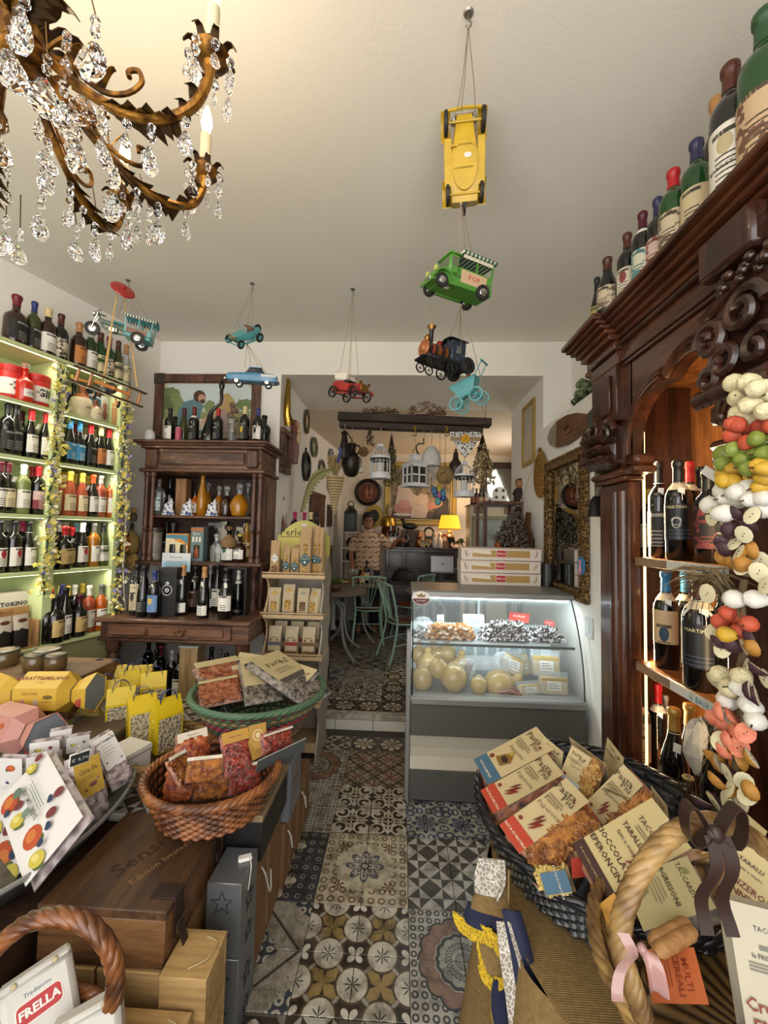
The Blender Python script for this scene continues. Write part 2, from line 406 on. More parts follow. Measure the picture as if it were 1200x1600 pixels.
  # the upper floor behind the step
fu=struct('floor.001',Bx(-1.5,2.25,YW+.05,6.7,-.05,UF-.0035),grout)
put('tile',tile_me,TM['daisy'],fu);fu.children[0].location=(X0-.1,YW+.16,UF)
for j in rg(0,16):
 for i in rg(-3,8):
  y=YW+.16+.2*j
  if y>6.5 or(j==0 and i==-1):continue
  k='daisy'if j==0 else KEYS[((i+3)//2*3+(j-1)//2*4+1)%len(KEYS)]
  put('tile',tile_me,TM[k],fu,(X0+.1+.2*i,y,UF+RN.U(-.0006,.0003)),(0,0,RN.choice((0,pi/2,pi))))
marble=mat('marble_nosing',lambda:mix(smooth(noise(7,5,dist=1.5),.45,.6),'b4ada0','8f8678'),.35)
whitet=mat('white_riser_tile','cfc9bb',.25)
st=struct('trim_1',Bx(-1.02,1.13,YW,YW+.05,0,.06),grout)
ob('nosing',Bx(-1.02,1.13,YW-.012,YW+.06,.083,UF+.001,.004),marble,st)
rt=mesh('tile',Bx(-.148,.148,-.006,.006,.002,.08,.002),0)
for i in rg(7):put('tile',rt,whitet,st,(-.97+.3*i+.03,YW-.004,0))
# bottles
PROF={'bordeaux':[(.88,0),(1,.015),(1,.6),(.97,.65),(.8,.705),(.5,.75),(.39,.785),(.37,.82),(.36,.93),(.43,.94),(.43,.985),(.36,1)],'burgundy':[(.9,0),(1,.015),(1,.42),(.97,.48),(.85,.56),(.62,.66),(.46,.74),(.39,.8),(.36,.93),(.43,.94),(.43,.985),(.36,1)],'liqueur':[(.9,0),(1,.02),(1,.55),(.98,.6),(.88,.66),(.6,.715),(.42,.75),(.38,.79),(.36,.93),(.42,.94),(.42,.985),(.36,1)],'flute':[(.88,0),(1,.015),(1,.38),(.94,.48),(.78,.6),(.58,.72),(.43,.82),(.38,.93),(.44,.94),(.44,.985),(.36,1)],'squat':[(.92,0),(1,.02),(1,.52),(.95,.58),(.7,.64),(.4,.69),(.33,.73),(.32,.92),(.4,.93),(.4,.985),(.3,1)],}
R0,H0=.037,.3
_bm={}
def bmesh_part(k,fn):
 if k not in _bm:_bm[k]=mesh(k[0],fn(),45)
 return _bm[k]
def prof_r(st,f):
 p=PROF[st]
 for(a,b),(c,d)in zip(p,p[1:]):
  if b<=f<=d:return a+(c-a)*(f-b)/max(d-b,1e-6)
 return p[-1][0]
def body_mb(st,n=18):return La([(r*R0,z*H0)for r,z in PROF[st]],n)
def cap_mb(st,z0):
 pts=[(prof_r(st,f)*R0+.0011,f*H0)for f in(z0,(z0+.93)/2,.929)]+[(.445*R0+.0008,.94*H0),(.445*R0+.0008,.988*H0),(.36*R0,1.006*H0),(0,1.008*H0)]
 return La([(pts[0][0]-.0011,z0*H0)]+pts,14)
def label_mb(st,f0,f1,half):
 r=max(prof_r(st,f0),prof_r(st,f1))*R0;s=-pi/2
 ra,rb=prof_r(st,f0)*R0,prof_r(st,f1)*R0
 return La([(ra+.0002,f0*H0),(ra+.0009,f0*H0),(rb+.0009,f1*H0),(rb+.0002,f1*H0)],12,a0=s-half,a1=s+half)
def labmat(base,ink='3a3432',acc=None,kind=0):
 def col():
  x,y,z=xyz();a=eatan(x,-y);zz=z/H0;c=C4(base)
  n=voro(1,vec(a*26,zz*0,0));t=voro(1,vec(a*60,mth('FLOOR',zz*60),0))
  if kind==1:
   c=mix((zz>.3)&(zz<.6),base,acc)
  if kind==2:
   c=mix(elen(a,(zz-.36)*5)<.38,base,acc)
  if kind==3:
   c=mix(noise(70,2,vec(x,y,z))>.52,base,acc);c=mix(elen(a,(zz-.34)*5)<.5,c,base)
  w=(eabs(a)<.62);line=(fract(zz*26)<.34)&(t>.22)&(eabs(a)<.48)
  c=mix(line&(zz<.3),c,ink)
  return mix(w&(eabs(zz-.44)<.017)&(n>.3),c,ink)
 return mat(f'label_{base}_{ink}_{acc}_{kind}',col,.6)
def glassm(name,c,rough=.06):return mat('glass_'+name,c,rough,coat=.4,spec=.6)
GL={'dark':glassm('dark','0d0c0b'),'green':glassm('green','1f3316'),'olive':glassm('olive','343a16'),'brown':glassm('brown','2c170b'),'black':glassm('black','070707'),'rose':mat('glass_rose','b4553a',.06,trans=.35,coat=.3),'orange':mat('glass_orange','c8641e',.06,trans=.35,coat=.3),'amber':mat('glass_amber','b0741c',.06,trans=.4,coat=.3),'gold':mat('glass_gold','c98a1a',.05,trans=.55,coat=.3),'red':mat('glass_red','d8301c',.06,trans=.3,coat=.3),'pale':mat('glass_pale','8a9458',.06,trans=.4,coat=.3),'clear':mat('glass_clear','e8ecea',.03,trans=.92),'white':mat('glass_whitewine','c4b25a',.06,trans=.45,coat=.3),'emerald':mat('glass_emerald','1d4a1e',.07,trans=.3,coat=.4)}
CAPC=dict(black='141414',maroon='4a1220',red='a81c22',blue='2a6f98',navy='2b356e',yellow='d6b84a',white='d9d7cf',cream='d0bd88',orange='b94a1e',magenta='a81850',gold='9a7a3a',silver='a7a7a3',brown='4a2418',green='27482b',lightblue='8fc0d0',wine='6a1a22',cork='a9794a',grey='5b5a58',purple='2c2a4c')
def capm(c):return M(CAPC[c],.35,.25 if c in('gold','silver')else 0)
PLAINP=mat('price_tag_card','e6e2d8',.7)
def bottle(loc,rz,h,lab,st='bordeaux',glass='dark',cap='black',paper=None,r=None,lz=(.12,.48),half=1.25,group=None,capz=.79,neck=None,ptag=0,cat='bottle',name='wine_bottle',tilt=None,word=None,wink='2d2926',wz=None,wsize=.02,stopper=None):
 r=r or R0*(.9+.1*h/H0)
 t=Th(name,lab,cat,loc,rz,group);t.scale=(r/R0,r/R0,h/H0)
 if tilt:t.rotation_euler=(tilt[0],tilt[1],rz)
 put('glass_body',bmesh_part(('glass_body',st),lambda:body_mb(st)),GL[glass],t)
 if cap:put('capsule',bmesh_part(('capsule',st,capz),lambda:cap_mb(st,capz)),capm(cap),t)
 if paper is not None:
  put('label',bmesh_part(('label',st,lz,half),lambda:label_mb(st,*lz,half)),paper,t)
 if neck is not None:
  put('neck_label',bmesh_part(('neck_label',st),lambda:label_mb(st,.7 if st!='burgundy'else .62,.765,1.5)),neck,t)
 if ptag:put('price_tag',bmesh_part(('price_tag',1),lambda:Tu([(.0165*cos(a),.0165*sin(a),.232)for a in[i*pi/6 for i in rg(12)]],.0008,4,True).at((.012,-.031,.2),rx=.35,ry=.15).box(-.009,.009,-.0006,.0006,-.016,.016)),PLAINP,t)
 if word:text(word,wsize,M(wink,.6),t,(0,0,((lz[0]+lz[1])/2 if wz is None else wz)*H0),bend=R0+.0016)
 return t
 # left wine wall
RZL=atan2(LN.y,LN.x)+pi/2
def Lw(s,off,z):v=W0+LT*s+LN*off;return(v.x,v.y,z)
def Lpx(px,off,py=800):
 d=ray(px,py);P0=W0+LN*off;k=(P0-EYEV).xy.dot(LN.xy)/d.xy.dot(LN.xy);P=EYEV+d*k
 return(P-W0).dot(LT),P.z
sage=mat('sage_green_paint','b9c48e',.55,var=.05)
sage_d=mat('sage_green_base','8e8c62',.55,var=.06)
unit=Th('wine_shelf_unit','pale green painted wall shelving full of wine bottles, lit by strips','shelving',(W0.x,W0.y,0),RZL)
def Lbox(s0,s1,o0,o1,z0,z1,b=.002):return Bx(-s1,-s0,-o1,-o0,z0,z1,b)
S_END=2.7
SH=(.875,1.30,1.625,1.945,2.255)
ob('back_panel',Lbox(.515,S_END,.003,.02,.88,2.56),sage,unit)
ob('base_cabinet',Lbox(.515,S_END,.003,.31,0,.855),sage_d,unit)
for k in rg(4):
 bd=ob('base_door',Lbox(.53+.54*k,1.05+.54*k,.311,.325,.06,.8,.004),sage_d,unit)
ob('counter_top',Lbox(.5,S_END,.003,.335,.856,.875,.004),sage,unit)
UPR=(.515,.90,1.62,2.3)
for s in UPR:ob('upright',Lbox(s,s+(.03 if s!=.9 else .05),.021,.3,.876,2.545),sage,unit)
ob('top_board',Lbox(.5,S_END,.003,.31,2.546,2.566,.003),sage,unit)
led=mat('led_strip','fff6d8',.5,emit=2.5,ecol='f4f2c0')
for(a,b)in((.546,.899),(.951,1.619),(1.651,2.299)):
 for z in SH[1:]:ob('shelf',Lbox(a,b,.021,.295,z-.02,z),sage,unit)
 for z in SH[1:]+(2.546,):
  ob('light_strip',Lbox(a+.01,b-.01,.282,.292,z-.0225,z-.0205,0),led,unit)if z<2.5 else ob('light_strip',Lbox(a+.01,b-.01,.282,.292,z-.0025,z-.0005,0),led,unit)
  zz=z-.03 if z<2.5 else z-.01
  if a<1.6:
   l_=light('led','AREA',Lw((a+b)/2,.27,zz),2.1*(b-a),(1,.93,.74),b-a-.03,.012,Lw((a+b)/2,.1,zz-.4))
   l_.rotation_euler=(radians(-18),0,RZL)
def row(items,z,group,where,off=.235,h=.285,ux=1):
 for n,it in en(items):
  px,st,gl,cp,pp=it[:5];ex=dict(it[5])if len(it)>5 else{}
  o=ex.pop('off',off);hh=ex.pop('h',h);lab=ex.pop('lab',None);gn={'dark':'dark','rose':'rosé','pale':'pale green','clear':'clear','white':'golden white'}.get(gl,gl)
  s,_=Lpx(px,o)
  if lab is None:
   lab=f'{gn} bottle with {cp} capsule, {ORD[n]} from left on {where}'
  bottle(Lw(s,o,z+.0005),RZL+RN.U(-.2,.2)+.25,hh,lab,st,gl,cp,pp,group=group,**ex)
Wt,Cr,Bk,Bl,Mr,Tn,Or=(labmat(*a)for a in(('dcd8cc',),('d6c8a0',),('1c1b1b','8d8880'),('3f88b0','d8dcd8'),('45181c','b89a78'),('b89c64','2a2420'),('b9753e','41271a')))
Ws=labmat('dcd8cc','3a3432','a02a30',2);Bt=labmat('cbbfa6','3a3030','4f463c',3);Pk=labmat('7a2830','d8c8b8','c7a7a0',1)
B_='bordeaux';U_='burgundy';bk={'off':.13}
row([(4,'squat','brown','wine',Bk,{'r':.055,'h':.3,'name':'liqueur_bottle','lab':'wide brown bottle with wax medallions at left end of shelf top'}),(33,B_,'olive','navy',Bk,{'name':'liqueur_bottle'}),(56,'liqueur','brown','cream',Wt,{'r':.046,'name':'liqueur_bottle','capz':.82}),(77,'liqueur','dark','brown',Bt,{'r':.042,'name':'liqueur_bottle'}),(107,'liqueur','brown','cork',Or,{'r':.046,'name':'liqueur_bottle'}),(126,B_,'green','silver',Wt,{'r':.043,'name':'liqueur_bottle'}),(142,'flute','emerald','brown',Cr,{'r':.04,'name':'liqueur_bottle'}),(156,'liqueur','emerald','wine',Bt,{'name':'liqueur_bottle'}),(171,'flute','olive','brown',Cr,{'name':'liqueur_bottle'}),(184,'flute','clear','cork',Cr,{'r':.035,'name':'liqueur_bottle'})],2.567,'old liqueur bottles on top of the green shelving','green shelving top',.2,.31)
G2='wine bottles on the green shelving'
row([(2,B_,'dark','black',Bk),(24,U_,'dark','maroon',None,bk),(15,U_,'dark','black',Bk,{'h':.295}),(40,U_,'dark','red',Wt,{'ptag':True}),(51,U_,'dark','wine',None,bk),(63,U_,'dark','red',Wt)],SH[3],G2,'left bay second green shelf')
row([(102,U_,'dark','blue',Bl),(109,U_,'dark','red',None,bk),(117,U_,'dark','blue',Bl,{'ptag':True}),(126,U_,'dark','cream',None,bk),(135,U_,'dark','red',Bk,{'ptag':True}),(141,U_,'dark','cream',None,bk),(151,U_,'dark','cream',Or),(164,U_,'black','red',Wt)],SH[3],G2,'right bay second green shelf')
row([(-4,B_,'dark','maroon',Wt),(9,U_,'dark','maroon',Cr,{'ptag':True}),(33,B_,'pale','white',Wt),(47,B_,'dark','red',Mr,{'off':.16}),(57,B_,'dark','red',Pk)],SH[2],G2,'left bay third green shelf')
row([(94,U_,'rose','yellow',Cr,bk),(100,U_,'rose','yellow',Cr,bk),(107,U_,'rose','yellow',Cr),(114,U_,'rose','yellow',None,bk),(126,U_,'rose','yellow',Cr,{'ptag':True}),(134,U_,'rose','yellow',None,bk),(143,U_,'dark','orange',Wt),(155,B_,'rose','silver',Wt),(162,B_,'orange','white',None,bk),(172,B_,'orange','silver',Wt,{'ptag':True})],SH[2],G2,'right bay third green shelf',h=.28)
row([(2,B_,'dark','black',Ws),(15,B_,'dark','grey',None,bk),(25,B_,'dark','black',Ws,{'h':.29}),(37,B_,'dark','magenta',Wt,bk),(48,U_,'dark','black',Wt,{'ptag':True})],SH[1],G2,'left bay fourth green shelf')
row([(84,U_,'dark','white',Tn,{'word':'6','wsize':.034}),(94,U_,'dark','white',None,bk),(104,U_,'dark','white',None,bk),(104,'squat','black','red',Tn,{'h':.26,'r':.042,'word':'16','wsize':.03,'ptag':True,'off':.26}),(115,'squat','black','red',Tn,{'h':.255,'off':.2,'word':'16','wsize':.03}),(121,U_,'dark','lightblue',None,bk),(131,U_,'dark','white',Ws),(139,B_,'dark','black',None,bk),(149,B_,'amber','grey',Wt),(164,'flute','olive','black',Wt)],SH[1],G2,'right bay fourth green shelf')
row([(80,B_,'dark','black',None,bk),(87,B_,'dark','red',Wt,{'off':.2}),(84,'squat','dark','red',None,{'off':.28,'h':.27,'r':.042}),(97,'squat','black','black',Tn,{'off':.3,'h':.275,'r':.045,'word':'16','wsize':.03}),(104,U_,'dark','navy',None,{'off':.16,'h':.32}),(113,U_,'dark','yellow',None,bk),(111,U_,'dark','black',Wt,{'off':.29,'h':.31}),(124,B_,'dark','white',None,bk),(133,'squat','black','maroon',Tn,{'off':.28,'h':.26,'r':.044,'word':'16','wsize':.03}),(136,U_,'dark','yellow',None,{'off':.09}),(147,B_,'rose','white',Wt,{'off':.24}),(159,B_,'dark','white',Wt,bk),(166,B_,'orange','grey',Wt,{'off':.25,'ptag':True})],SH[0]+.0005,G2,'green shelving counter',h=.3)
# gin tins and the red bottle
tin_w=mat('white_tin_label','d8d4cc',.5);tin_r=mat('red_tin','b02420',.4)
def tin(px,off,z,lab,r=.062,h=.19):
 s,_=Lpx(px,off);t=Th('gin_tin',lab,'tin',Lw(s,off,z),RZL+.3)
 ob('can',La([(r,0),(r,h),(r*.97,h+.003),(0,h+.003)],28),tin_r,t)
 ob('lid',La([(r+.0015,h-.03),(r+.0025,h-.026),(r+.0025,h+.003),(r*.95,h+.006),(0,h+.006)],28),tin_r,t)
 ob('label',La([(r,.03),(r+.0012,.03),(r+.0012,.12),(r,.12)],28),tin_w,t)
 text('GIN',.062,M('2a2522',.6),t,(0,0,.08),bend=r+.0018,bold=.002)
tin(3,.2,SH[4],'red gin tin with white band at the far left of the shelf')
tin(45,.2,SH[4],'red gin tin with white band, behind the red glass bottle',.064,.185)
s_,_=Lpx(25,.26)
t=bottle(Lw(s_,.26,SH[4]),RZL+.4,.2,'squat bottle of red liquor with clear stopper before the tins','squat','red',None,tin_w,r=.043,lz=(.14,.36),half=.9,name='liqueur_bottle',word='GIN',wsize=.03)
ob('stopper',La([(.012,.28),(.016,.3),(.017,.33),(.01,.335),(0,.335)],14),GL['clear'],t)
# stoneware on the right bay's top shelf
def Lthing(px,off,z,name,lab,cat,rz=.3,group=None):s,_=Lpx(px,off);return Th(name,lab,cat,Lw(s,off,z),RZL+rz,group)
cream_g=mat('cream_glaze','c9bb9e',.25,var=.1,vs=30);brown_g=mat('brown_glaze','7a4526',.25,var=.15,vs=30)
def jug(px,off,lab,k,body):
 t=Lthing(px,off,SH[4],'stoneware_jug',lab,'jug');r=.07*k
 ob('belly',La([(r*.7,0),(r*.95,.02*k),(r,.06*k),(r*.97,.1*k),(r*.8,.135*k)],20),body,t)
 ob('shoulder',La([(r*.8,.135*k),(r*.5,.16*k),(r*.26,.172*k),(r*.22,.2*k),(r*.3,.21*k),(r*.28,.225*k),(0,.225*k)],20),brown_g,t)
 ob('handle',Tu([(r*.2+.035*k*sin(a)*1.0,0,.17*k+.026*k*-cos(a))for a in[i*pi/8 for i in rg(9)]],.006*k,6),brown_g,t)
 text('whisky',.028*k,M('4a2a20',.6),t,(0,0,.075*k),bend=r+.002)
jug(117,.2,'big cream and brown stoneware jug on the right bay top shelf',1,cream_g)
jug(140,.25,'small brown topped stoneware jug beside the big jug',.62,cream_g)
t=Lthing(137,.11,SH[4],'gift_carton','white and blue carton behind the stoneware jugs','box');ob('carton',Bx(-.06,.06,-.03,.03,0,.24,.002),M('cfd0cc',.6),t);ob('printed_band',Bx(-.061,.061,-.031,.031,.14,.19),M('4d6d8c',.6),t);ob('lid',Bx(-.061,.061,-.031,.031,.205,.241,.001),M('2f3a40',.6),t)
t=Lthing(154,.2,SH[4],'portrait_card','standing card printed with a portrait beside the small jug','card');ob('card',Bx(-.03,.03,-.004,.004,0,.2,.001),M('b9b2ac',.6),t)
ob('portrait_print',MB().ball((0,-.004,.13),(.02,.003,.028)).ball((0,-.004,.075),(.026,.003,.035)),mat('portrait_print','8c5a4e',.7),t)
t=Lthing(176,.24,SH[4],'paper_wrapped_bottle','flat bottle wrapped in brown paper with tied paper tag','bottle')
ob('wrapper',Bx(-.045,.045,-.02,.02,0,.17,.012).la([(.03,.165),(.014,.195),(.018,.215),(0,.216)],10),mat('kraft_paper','a97d4c',.8,var=.1,vs=20,bump=(60,3)),t)
ob('paper_tag',MB().at((0,-.024,.15),ry=.5).box(-.025,.025,-.001,.001,-.02,.02),M('c0a27a',.8),t)
ob('twine',Tu([(.047*cos(a),.023*sin(a),.13)for a in[i*pi/8 for i in rg(16)]],.002,5,True),M('d2c29a',.8),t)
t=Lthing(104,.14,SH[4],'liqueur_bottle','dark bottle with white label at left end of the jugs shelf','bottle');put('glass_body',bmesh_part(('glass_body','squat'),lambda:body_mb('squat')),GL['dark'],t);put('label',bmesh_part(('label','squat',(.12,.48),1.25),lambda:label_mb('squat',.12,.48,1.25)),Wt,t);t.scale=(1,1,.8)
# flower garlands on the uprights
gm={k:M(c,.7)for k,c in dict(yel='cfc05a',whi='d8d2b4',vio='7a6aa0',grn='4d5a34',dkg='2f3a22').items()}
def garland(px0,py0,px1,py1,off,lab,seed):
 rn=Rn(seed);s0,z0=Lpx(px0,off,py0);s1,z1=Lpx(px1,off,py1)
 t=Th('flower_garland',lab,'garland',Lw(s0,off,z0),0)
 o=V3(Lw(s0,off,z0));e=V3(Lw(s1,off,z1))
 ob('stem',Tu([(e-o)*i/24+V3((.012*sin(i*1.7),.012*cos(i*2.1),0))for i in rg(25)],.006,6),gm['dkg'],t)
 bl=MB();mbs={k:MB()for k in gm}
 for i in rg(520):
  f=rn.random();c=(e-o)*f;a=rn.U(0,2*pi);R=rn.U(.012,.06)*(1+.3*sin(f*40));p=c+LN*(abs(sin(a))*R*.8)+LT*(cos(a)*R)+V3((0,0,rn.U(-.03,.03)))
  band=f*9%1.0
  k=rn.choices(['yel','whi','vio','grn'],[5,2.5,3 if band<.3 else .3,2.5])[0];q=mbs[k]
  if k=='grn':
   d=(p-c).normalized();sd=d.cross(V3((0,0,1))).normalized()*.006
   q.add([c,c+(p-c)*.6+sd,p*1.0,c+(p-c)*.6-sd],[(0,1,2),(0,2,3)]);continue
  rr=rn.U(.010,.018)
  u=V3((rn.U(-1,1),rn.U(-1,1),rn.U(-1,1))).normalized();w=u.orthogonal().normalized();x=u.cross(w)
  for n in rg(5):
   b=2*pi*n/5;d=w*cos(b)+x*sin(b);g=w*cos(b+.5)+x*sin(b+.5);h_=w*cos(b-.5)+x*sin(b-.5)
   q.add([p,p+g*rr*.7+u*.003,p+d*rr+u*.005,p+h_*rr*.7+u*.003],[(0,1,2,3)])
 for k,nm in(('yel','yellow_blossoms'),('whi','cream_blossoms'),('vio','violet_blossoms'),('grn','garland_foliage')):
  g_=ob(nm,mbs[k],gm[k],t,0);g_['kind']='stuff'
garland(96,575,66,930,.33,'artificial yellow and violet flower garland down the middle upright',3)
garland(197,630,180,960,.33,'artificial yellow flower garland down the right end upright',4)
s_,z_=Lpx(190,.335,815)
wc_=ob('power_cable',Tu([V3(Lw(.49,.31,2.0)),V3(Lw(.485,.33,1.6)),V3(Lw(.49,.33,1.3)),V3(Lw(.47,.33,1.1)),V3(Lw(.43,.3,.98))],.004,6),M('d8d4c8',.5));tag(wc_,'white power cable hanging down the right end of the green shelving','cable')
# camera dome, tokinoka carton, chocolate rack
wp=mat('white_plastic','d2d2d0',.35)
# walnut hutch
wal=wood('walnut','38221a','73503c','x',1.4,.42,.15);walz=wood('walnut_upright','38221a','704c38','z',1.4,.42,.15);wald=wood('walnut_dark','24140d','3f2718','x',1.2,.6)  # wald is a darker walnut for back boards and other dark wood
HX0,HX1,HY,HB=-1.925,-1.01,2.9,3.255
h=Th("walnut_hutch",'carved walnut hutch with open shelves standing on a drawer table','cabinet',((HX0+HX1)/2,3.05,0))
def hb(name,x0,x1,y0,y1,z0,z1,m=wal,b=.004,par=h):return ob(name,MB().at((-(HX0+HX1)/2,-3.05,0)).box(x0,x1,y0,y1,z0,z1,b),m,par)
m_=MB().at((-(HX0+HX1)/2,-3.05,0))
for i,(e,z0,z1)in en(((.0,2.15,2.172),(.018,2.172,2.185),(.04,2.185,2.205))):m_.box(HX0+.0-e,HX1+e,HY-.02-e,HB,z0,z1,.004)
ob('cornice',m_,wal,h)
fr=hb('frieze',HX0+.02,HX1-.02,HY+.005,HB,2.0,2.15)
hb('frieze_panel',HX0+.14,HX1-.14,HY-.012,HY+.004,2.03,2.125,wal,.012,fr)
for x in(HX0+.035,HX1-.125):
 q=hb('corner_block',x,x+.09,HY-.022,HY+.004,2.01,2.145,walz,.02,fr)
hb('lower_moulding',HX0-.01,HX1+.01,HY-.02,HB,1.975,1.999,wal,.006)
for x in(HX0+.03,HX0+.075,HX1-.075,HX1-.03):
 c_=MB().at((x-(HX0+HX1)/2,HY+.03-3.05,0)).la([(.024,1.325),(.024,1.345),(.016,1.36),(.02,1.38),(.017,1.42),(.018,1.52),(.012,1.535),(.02,1.55),(.012,1.565),(.017,1.6),(.015,1.9),(.02,1.925),(.016,1.94),(.024,1.955),(.024,1.974)],12)
 ob('turned_column',c_,walz,h)
hb('side_panel',HX0+.01,HX0+.03,HY+.06,HB,1.325,1.974,walz);sp=hb('side_panel',HX1-.03,HX1-.01,HY+.06,HB,1.325,1.974,walz)
hb('raised_panel',HX1-.012,HX1-.002,HY+.11,HB-.06,1.4,1.9,walz,.006,sp)
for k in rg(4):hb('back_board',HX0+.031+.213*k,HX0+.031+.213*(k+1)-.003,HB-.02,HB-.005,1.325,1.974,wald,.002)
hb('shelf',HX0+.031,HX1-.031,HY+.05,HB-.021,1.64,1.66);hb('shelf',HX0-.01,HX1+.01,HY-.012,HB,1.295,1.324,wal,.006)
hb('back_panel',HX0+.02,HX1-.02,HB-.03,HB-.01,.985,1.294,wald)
for x in(HX0+.05,HX1-.05):
 ob('support',MB().at((x-(HX0+HX1)/2,HY+.02-3.05,0)).la([(.03,.985),(.03,1.005),(.018,1.03),(.034,1.1),(.03,1.17),(.016,1.22),(.028,1.25),(.032,1.294)],14),walz,h)
hb('support_panel',HX1-.04,HX1-.01,HY+.09,HB,.985,1.294,walz)
# drawer table
TX0,TX1,TY=-1.83,-.955,2.55
t=Th('drawer_table','walnut table with panelled drawer and ring pull under the hutch','table',((TX0+TX1)/2,2.9,0));hc=(-(TX0+TX1)/2,-2.9,0)
def tb(name,x0,x1,y0,y1,z0,z1,m=wal,b=.004,par=None):return ob(name,MB().at(hc).box(x0,x1,y0,y1,z0,z1,b),m,par or t)
tb('table_top',TX0-.12,TX1+.02,TY-.02,3.26,.955,.984,wal,.01)
tb('apron',TX0-.1,TX1,TY+.03,3.24,.84,.955);tb('apron_moulding',TX0-.11,TX1+.01,TY+.015,TY+.04,.83,.85,wal,.006)
dr=tb('drawer',TX0-.04,TX1-.11,TY+.012,TY+.029,.855,.947)
for k in rg(3):tb('drawer_panel',TX0-.015+.252*k,TX0+.215+.252*k,TY+.0,TY+.0115,.875,.93,wal,.008,dr)
brass=mat('brass','8a6a34',.3,.9);dbrass=mat('dark_brass','5d4526',.4,.8)
ob('ring_pull',MB().at((hc[0]-1.39,hc[1]+TY-.012,.9)).tube([(.03*cos(a),-.004,.017*sin(a))for a in[i*pi/10 for i in rg(20)]],.0035,6,True).la([(.008,0),(.012,.001)],8,(0,0,.014)).ball((0,0,.015),.009),dbrass,dr)
tl=MB().at().la([(.03,0),(.045,.03),(.02,.1),(.035,.2),(.042,.5),(.025,.62),(.045,.68),(.03,.74),(.045,.76),(.045,.829)],14)
for x in(TX0-.05,TX1-.06):
 for y in(TY+.09,3.18):ob('turned_leg',tl,walz,t,loc=(x+hc[0],y+hc[1],0))
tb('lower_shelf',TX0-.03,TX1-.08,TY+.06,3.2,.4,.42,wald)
def flat(name,pts,m,par,loc=(0,0,0),rot=(0,0,0),th=.0012,smooth=0):
 n=len(pts)
 return ob(name,MB().add([(x,0,z)for x,z in pts]+[(x,th,z)for x,z in pts],[tuple(rg(n)),tuple(rg(2*n-1,n-1,-1))]+[(i,(i+1)%n,n+(i+1)%n,n+i)for i in rg(n)]),m,par,smooth,loc,rot)
def ell(cx,cz,a,b,n=20,rot=0):return[(cx+a*cos(t)*cos(rot)-b*sin(t)*sin(rot),cz+a*cos(t)*sin(rot)+b*sin(t)*cos(rot))for t in[2*pi*i/n for i in rg(n)]]
def rrect(x0,x1,z0,z1,r,n=5):
 return[(cx+r*cos(a0+pi/2*i/n),cz+r*sin(a0+pi/2*i/n))for cx,cz,a0 in((x1-r,z0+r,-pi/2),(x1-r,z1-r,0),(x0+r,z1-r,pi/2),(x0+r,z0+r,pi))for i in rg(n+1)]
def frame_mb(x0,x1,z0,z1,w,d,b=.006):
 return Bx(x0,x1,-d,0,z0,z0+w,b).box(x0,x1,-d,0,z1-w,z1,b).box(x0,x0+w,-d,0,z0+w,z1-w,b).box(x1-w,x1,-d,0,z0+w,z1-w,b)
Wx=lambda px,y,py=800:at(px,py,'Y',y).x
HT=2.2055
GH='bottles on top of the hutch'
where='on top of the walnut hutch'
t=Th('security_camera','small white domed camera on left end of the hutch top','camera',(Wx(228,2.95),2.95,HT))
ob('base',MB().cyl((0,0,0),.034,0,.012,20),wp,t);ob('dome_body',La([(.036,.012),(.038,.04),(.034,.075),(.02,.092),(0,.096)],22),wp,t);ob('lens',MB().at((.004,-.03,.062),rx=-pi/2).la([(.016,0),(.016,.006),(0,.009)],14),M('141414',.15),t)
def hbot(px,lab,st='bordeaux',gl='dark',cp='black',pp=None,y=3.0,h=.275,z=HT,g=GH,**k):return bottle((Wx(px,y),y,z),RN.U(-.25,.05)-.2,h,lab,st,gl,cp,pp,group=g,**k)
hbot(259,'dark bottle with black cap and white label at left on the hutch top',pp=Wt)
hbot(267,'dark bottle half hidden behind the pink can on the hutch top',y=3.1,h=.24)
t=Th('drink_can','tall pink can between bottles on the hutch top','can',(Wx(273,2.97),2.97,HT));ob('can',La([(.02,0),(.022,.006),(.022,.11),(.018,.118),(.0,.116)],18),M('b4566a',.35),t);ob('rim',La([(.0185,.116),(.0195,.12),(.017,.121)],16),M('b8b8b4',.3,.8),t)
hbot(281,'olive green bottle with maroon capsule on the hutch top','burgundy','olive','maroon',None,3.05,.29)
hbot(297,'dark bottle with maroon capsule and white neck band on the hutch top',pp=labmat('1c1b1b','8d8880'),cp='wine',neck=Wt,y=3.0,h=.285)
# black swan-necked decanter
bx=Wx(320,3.0);t=Th('swan_neck_decanter','black glass decanter with a tall bent neck on the hutch top','decanter',(bx,3.02,HT))
ob('bulb',La([(.05,0),(.062,.02),(.058,.08),(.042,.14),(.026,.2),(.02,.23)],18),GL['black'],t)
nk=[(0,0,.225),(.005,0,.25),(.02,0,.275),(.05,0,.3),(.078,0,.325),(.085,0,.36),(.08,0,.4),(.082,0,.44)]
ob('neck',Tu(nk,[.02,.017,.014,.012,.012,.013,.014,.014],10),GL['black'],t);ob('mouth',La([(.014,.435),(.021,.45),(.022,.49),(.016,.5),(0,.495)],12,(.082,0,0)),GL['black'],t)
hbot(335,'dark bottle with bright red capsule on the hutch top',pp=Bk,cp='red',y=2.97,h=.265)
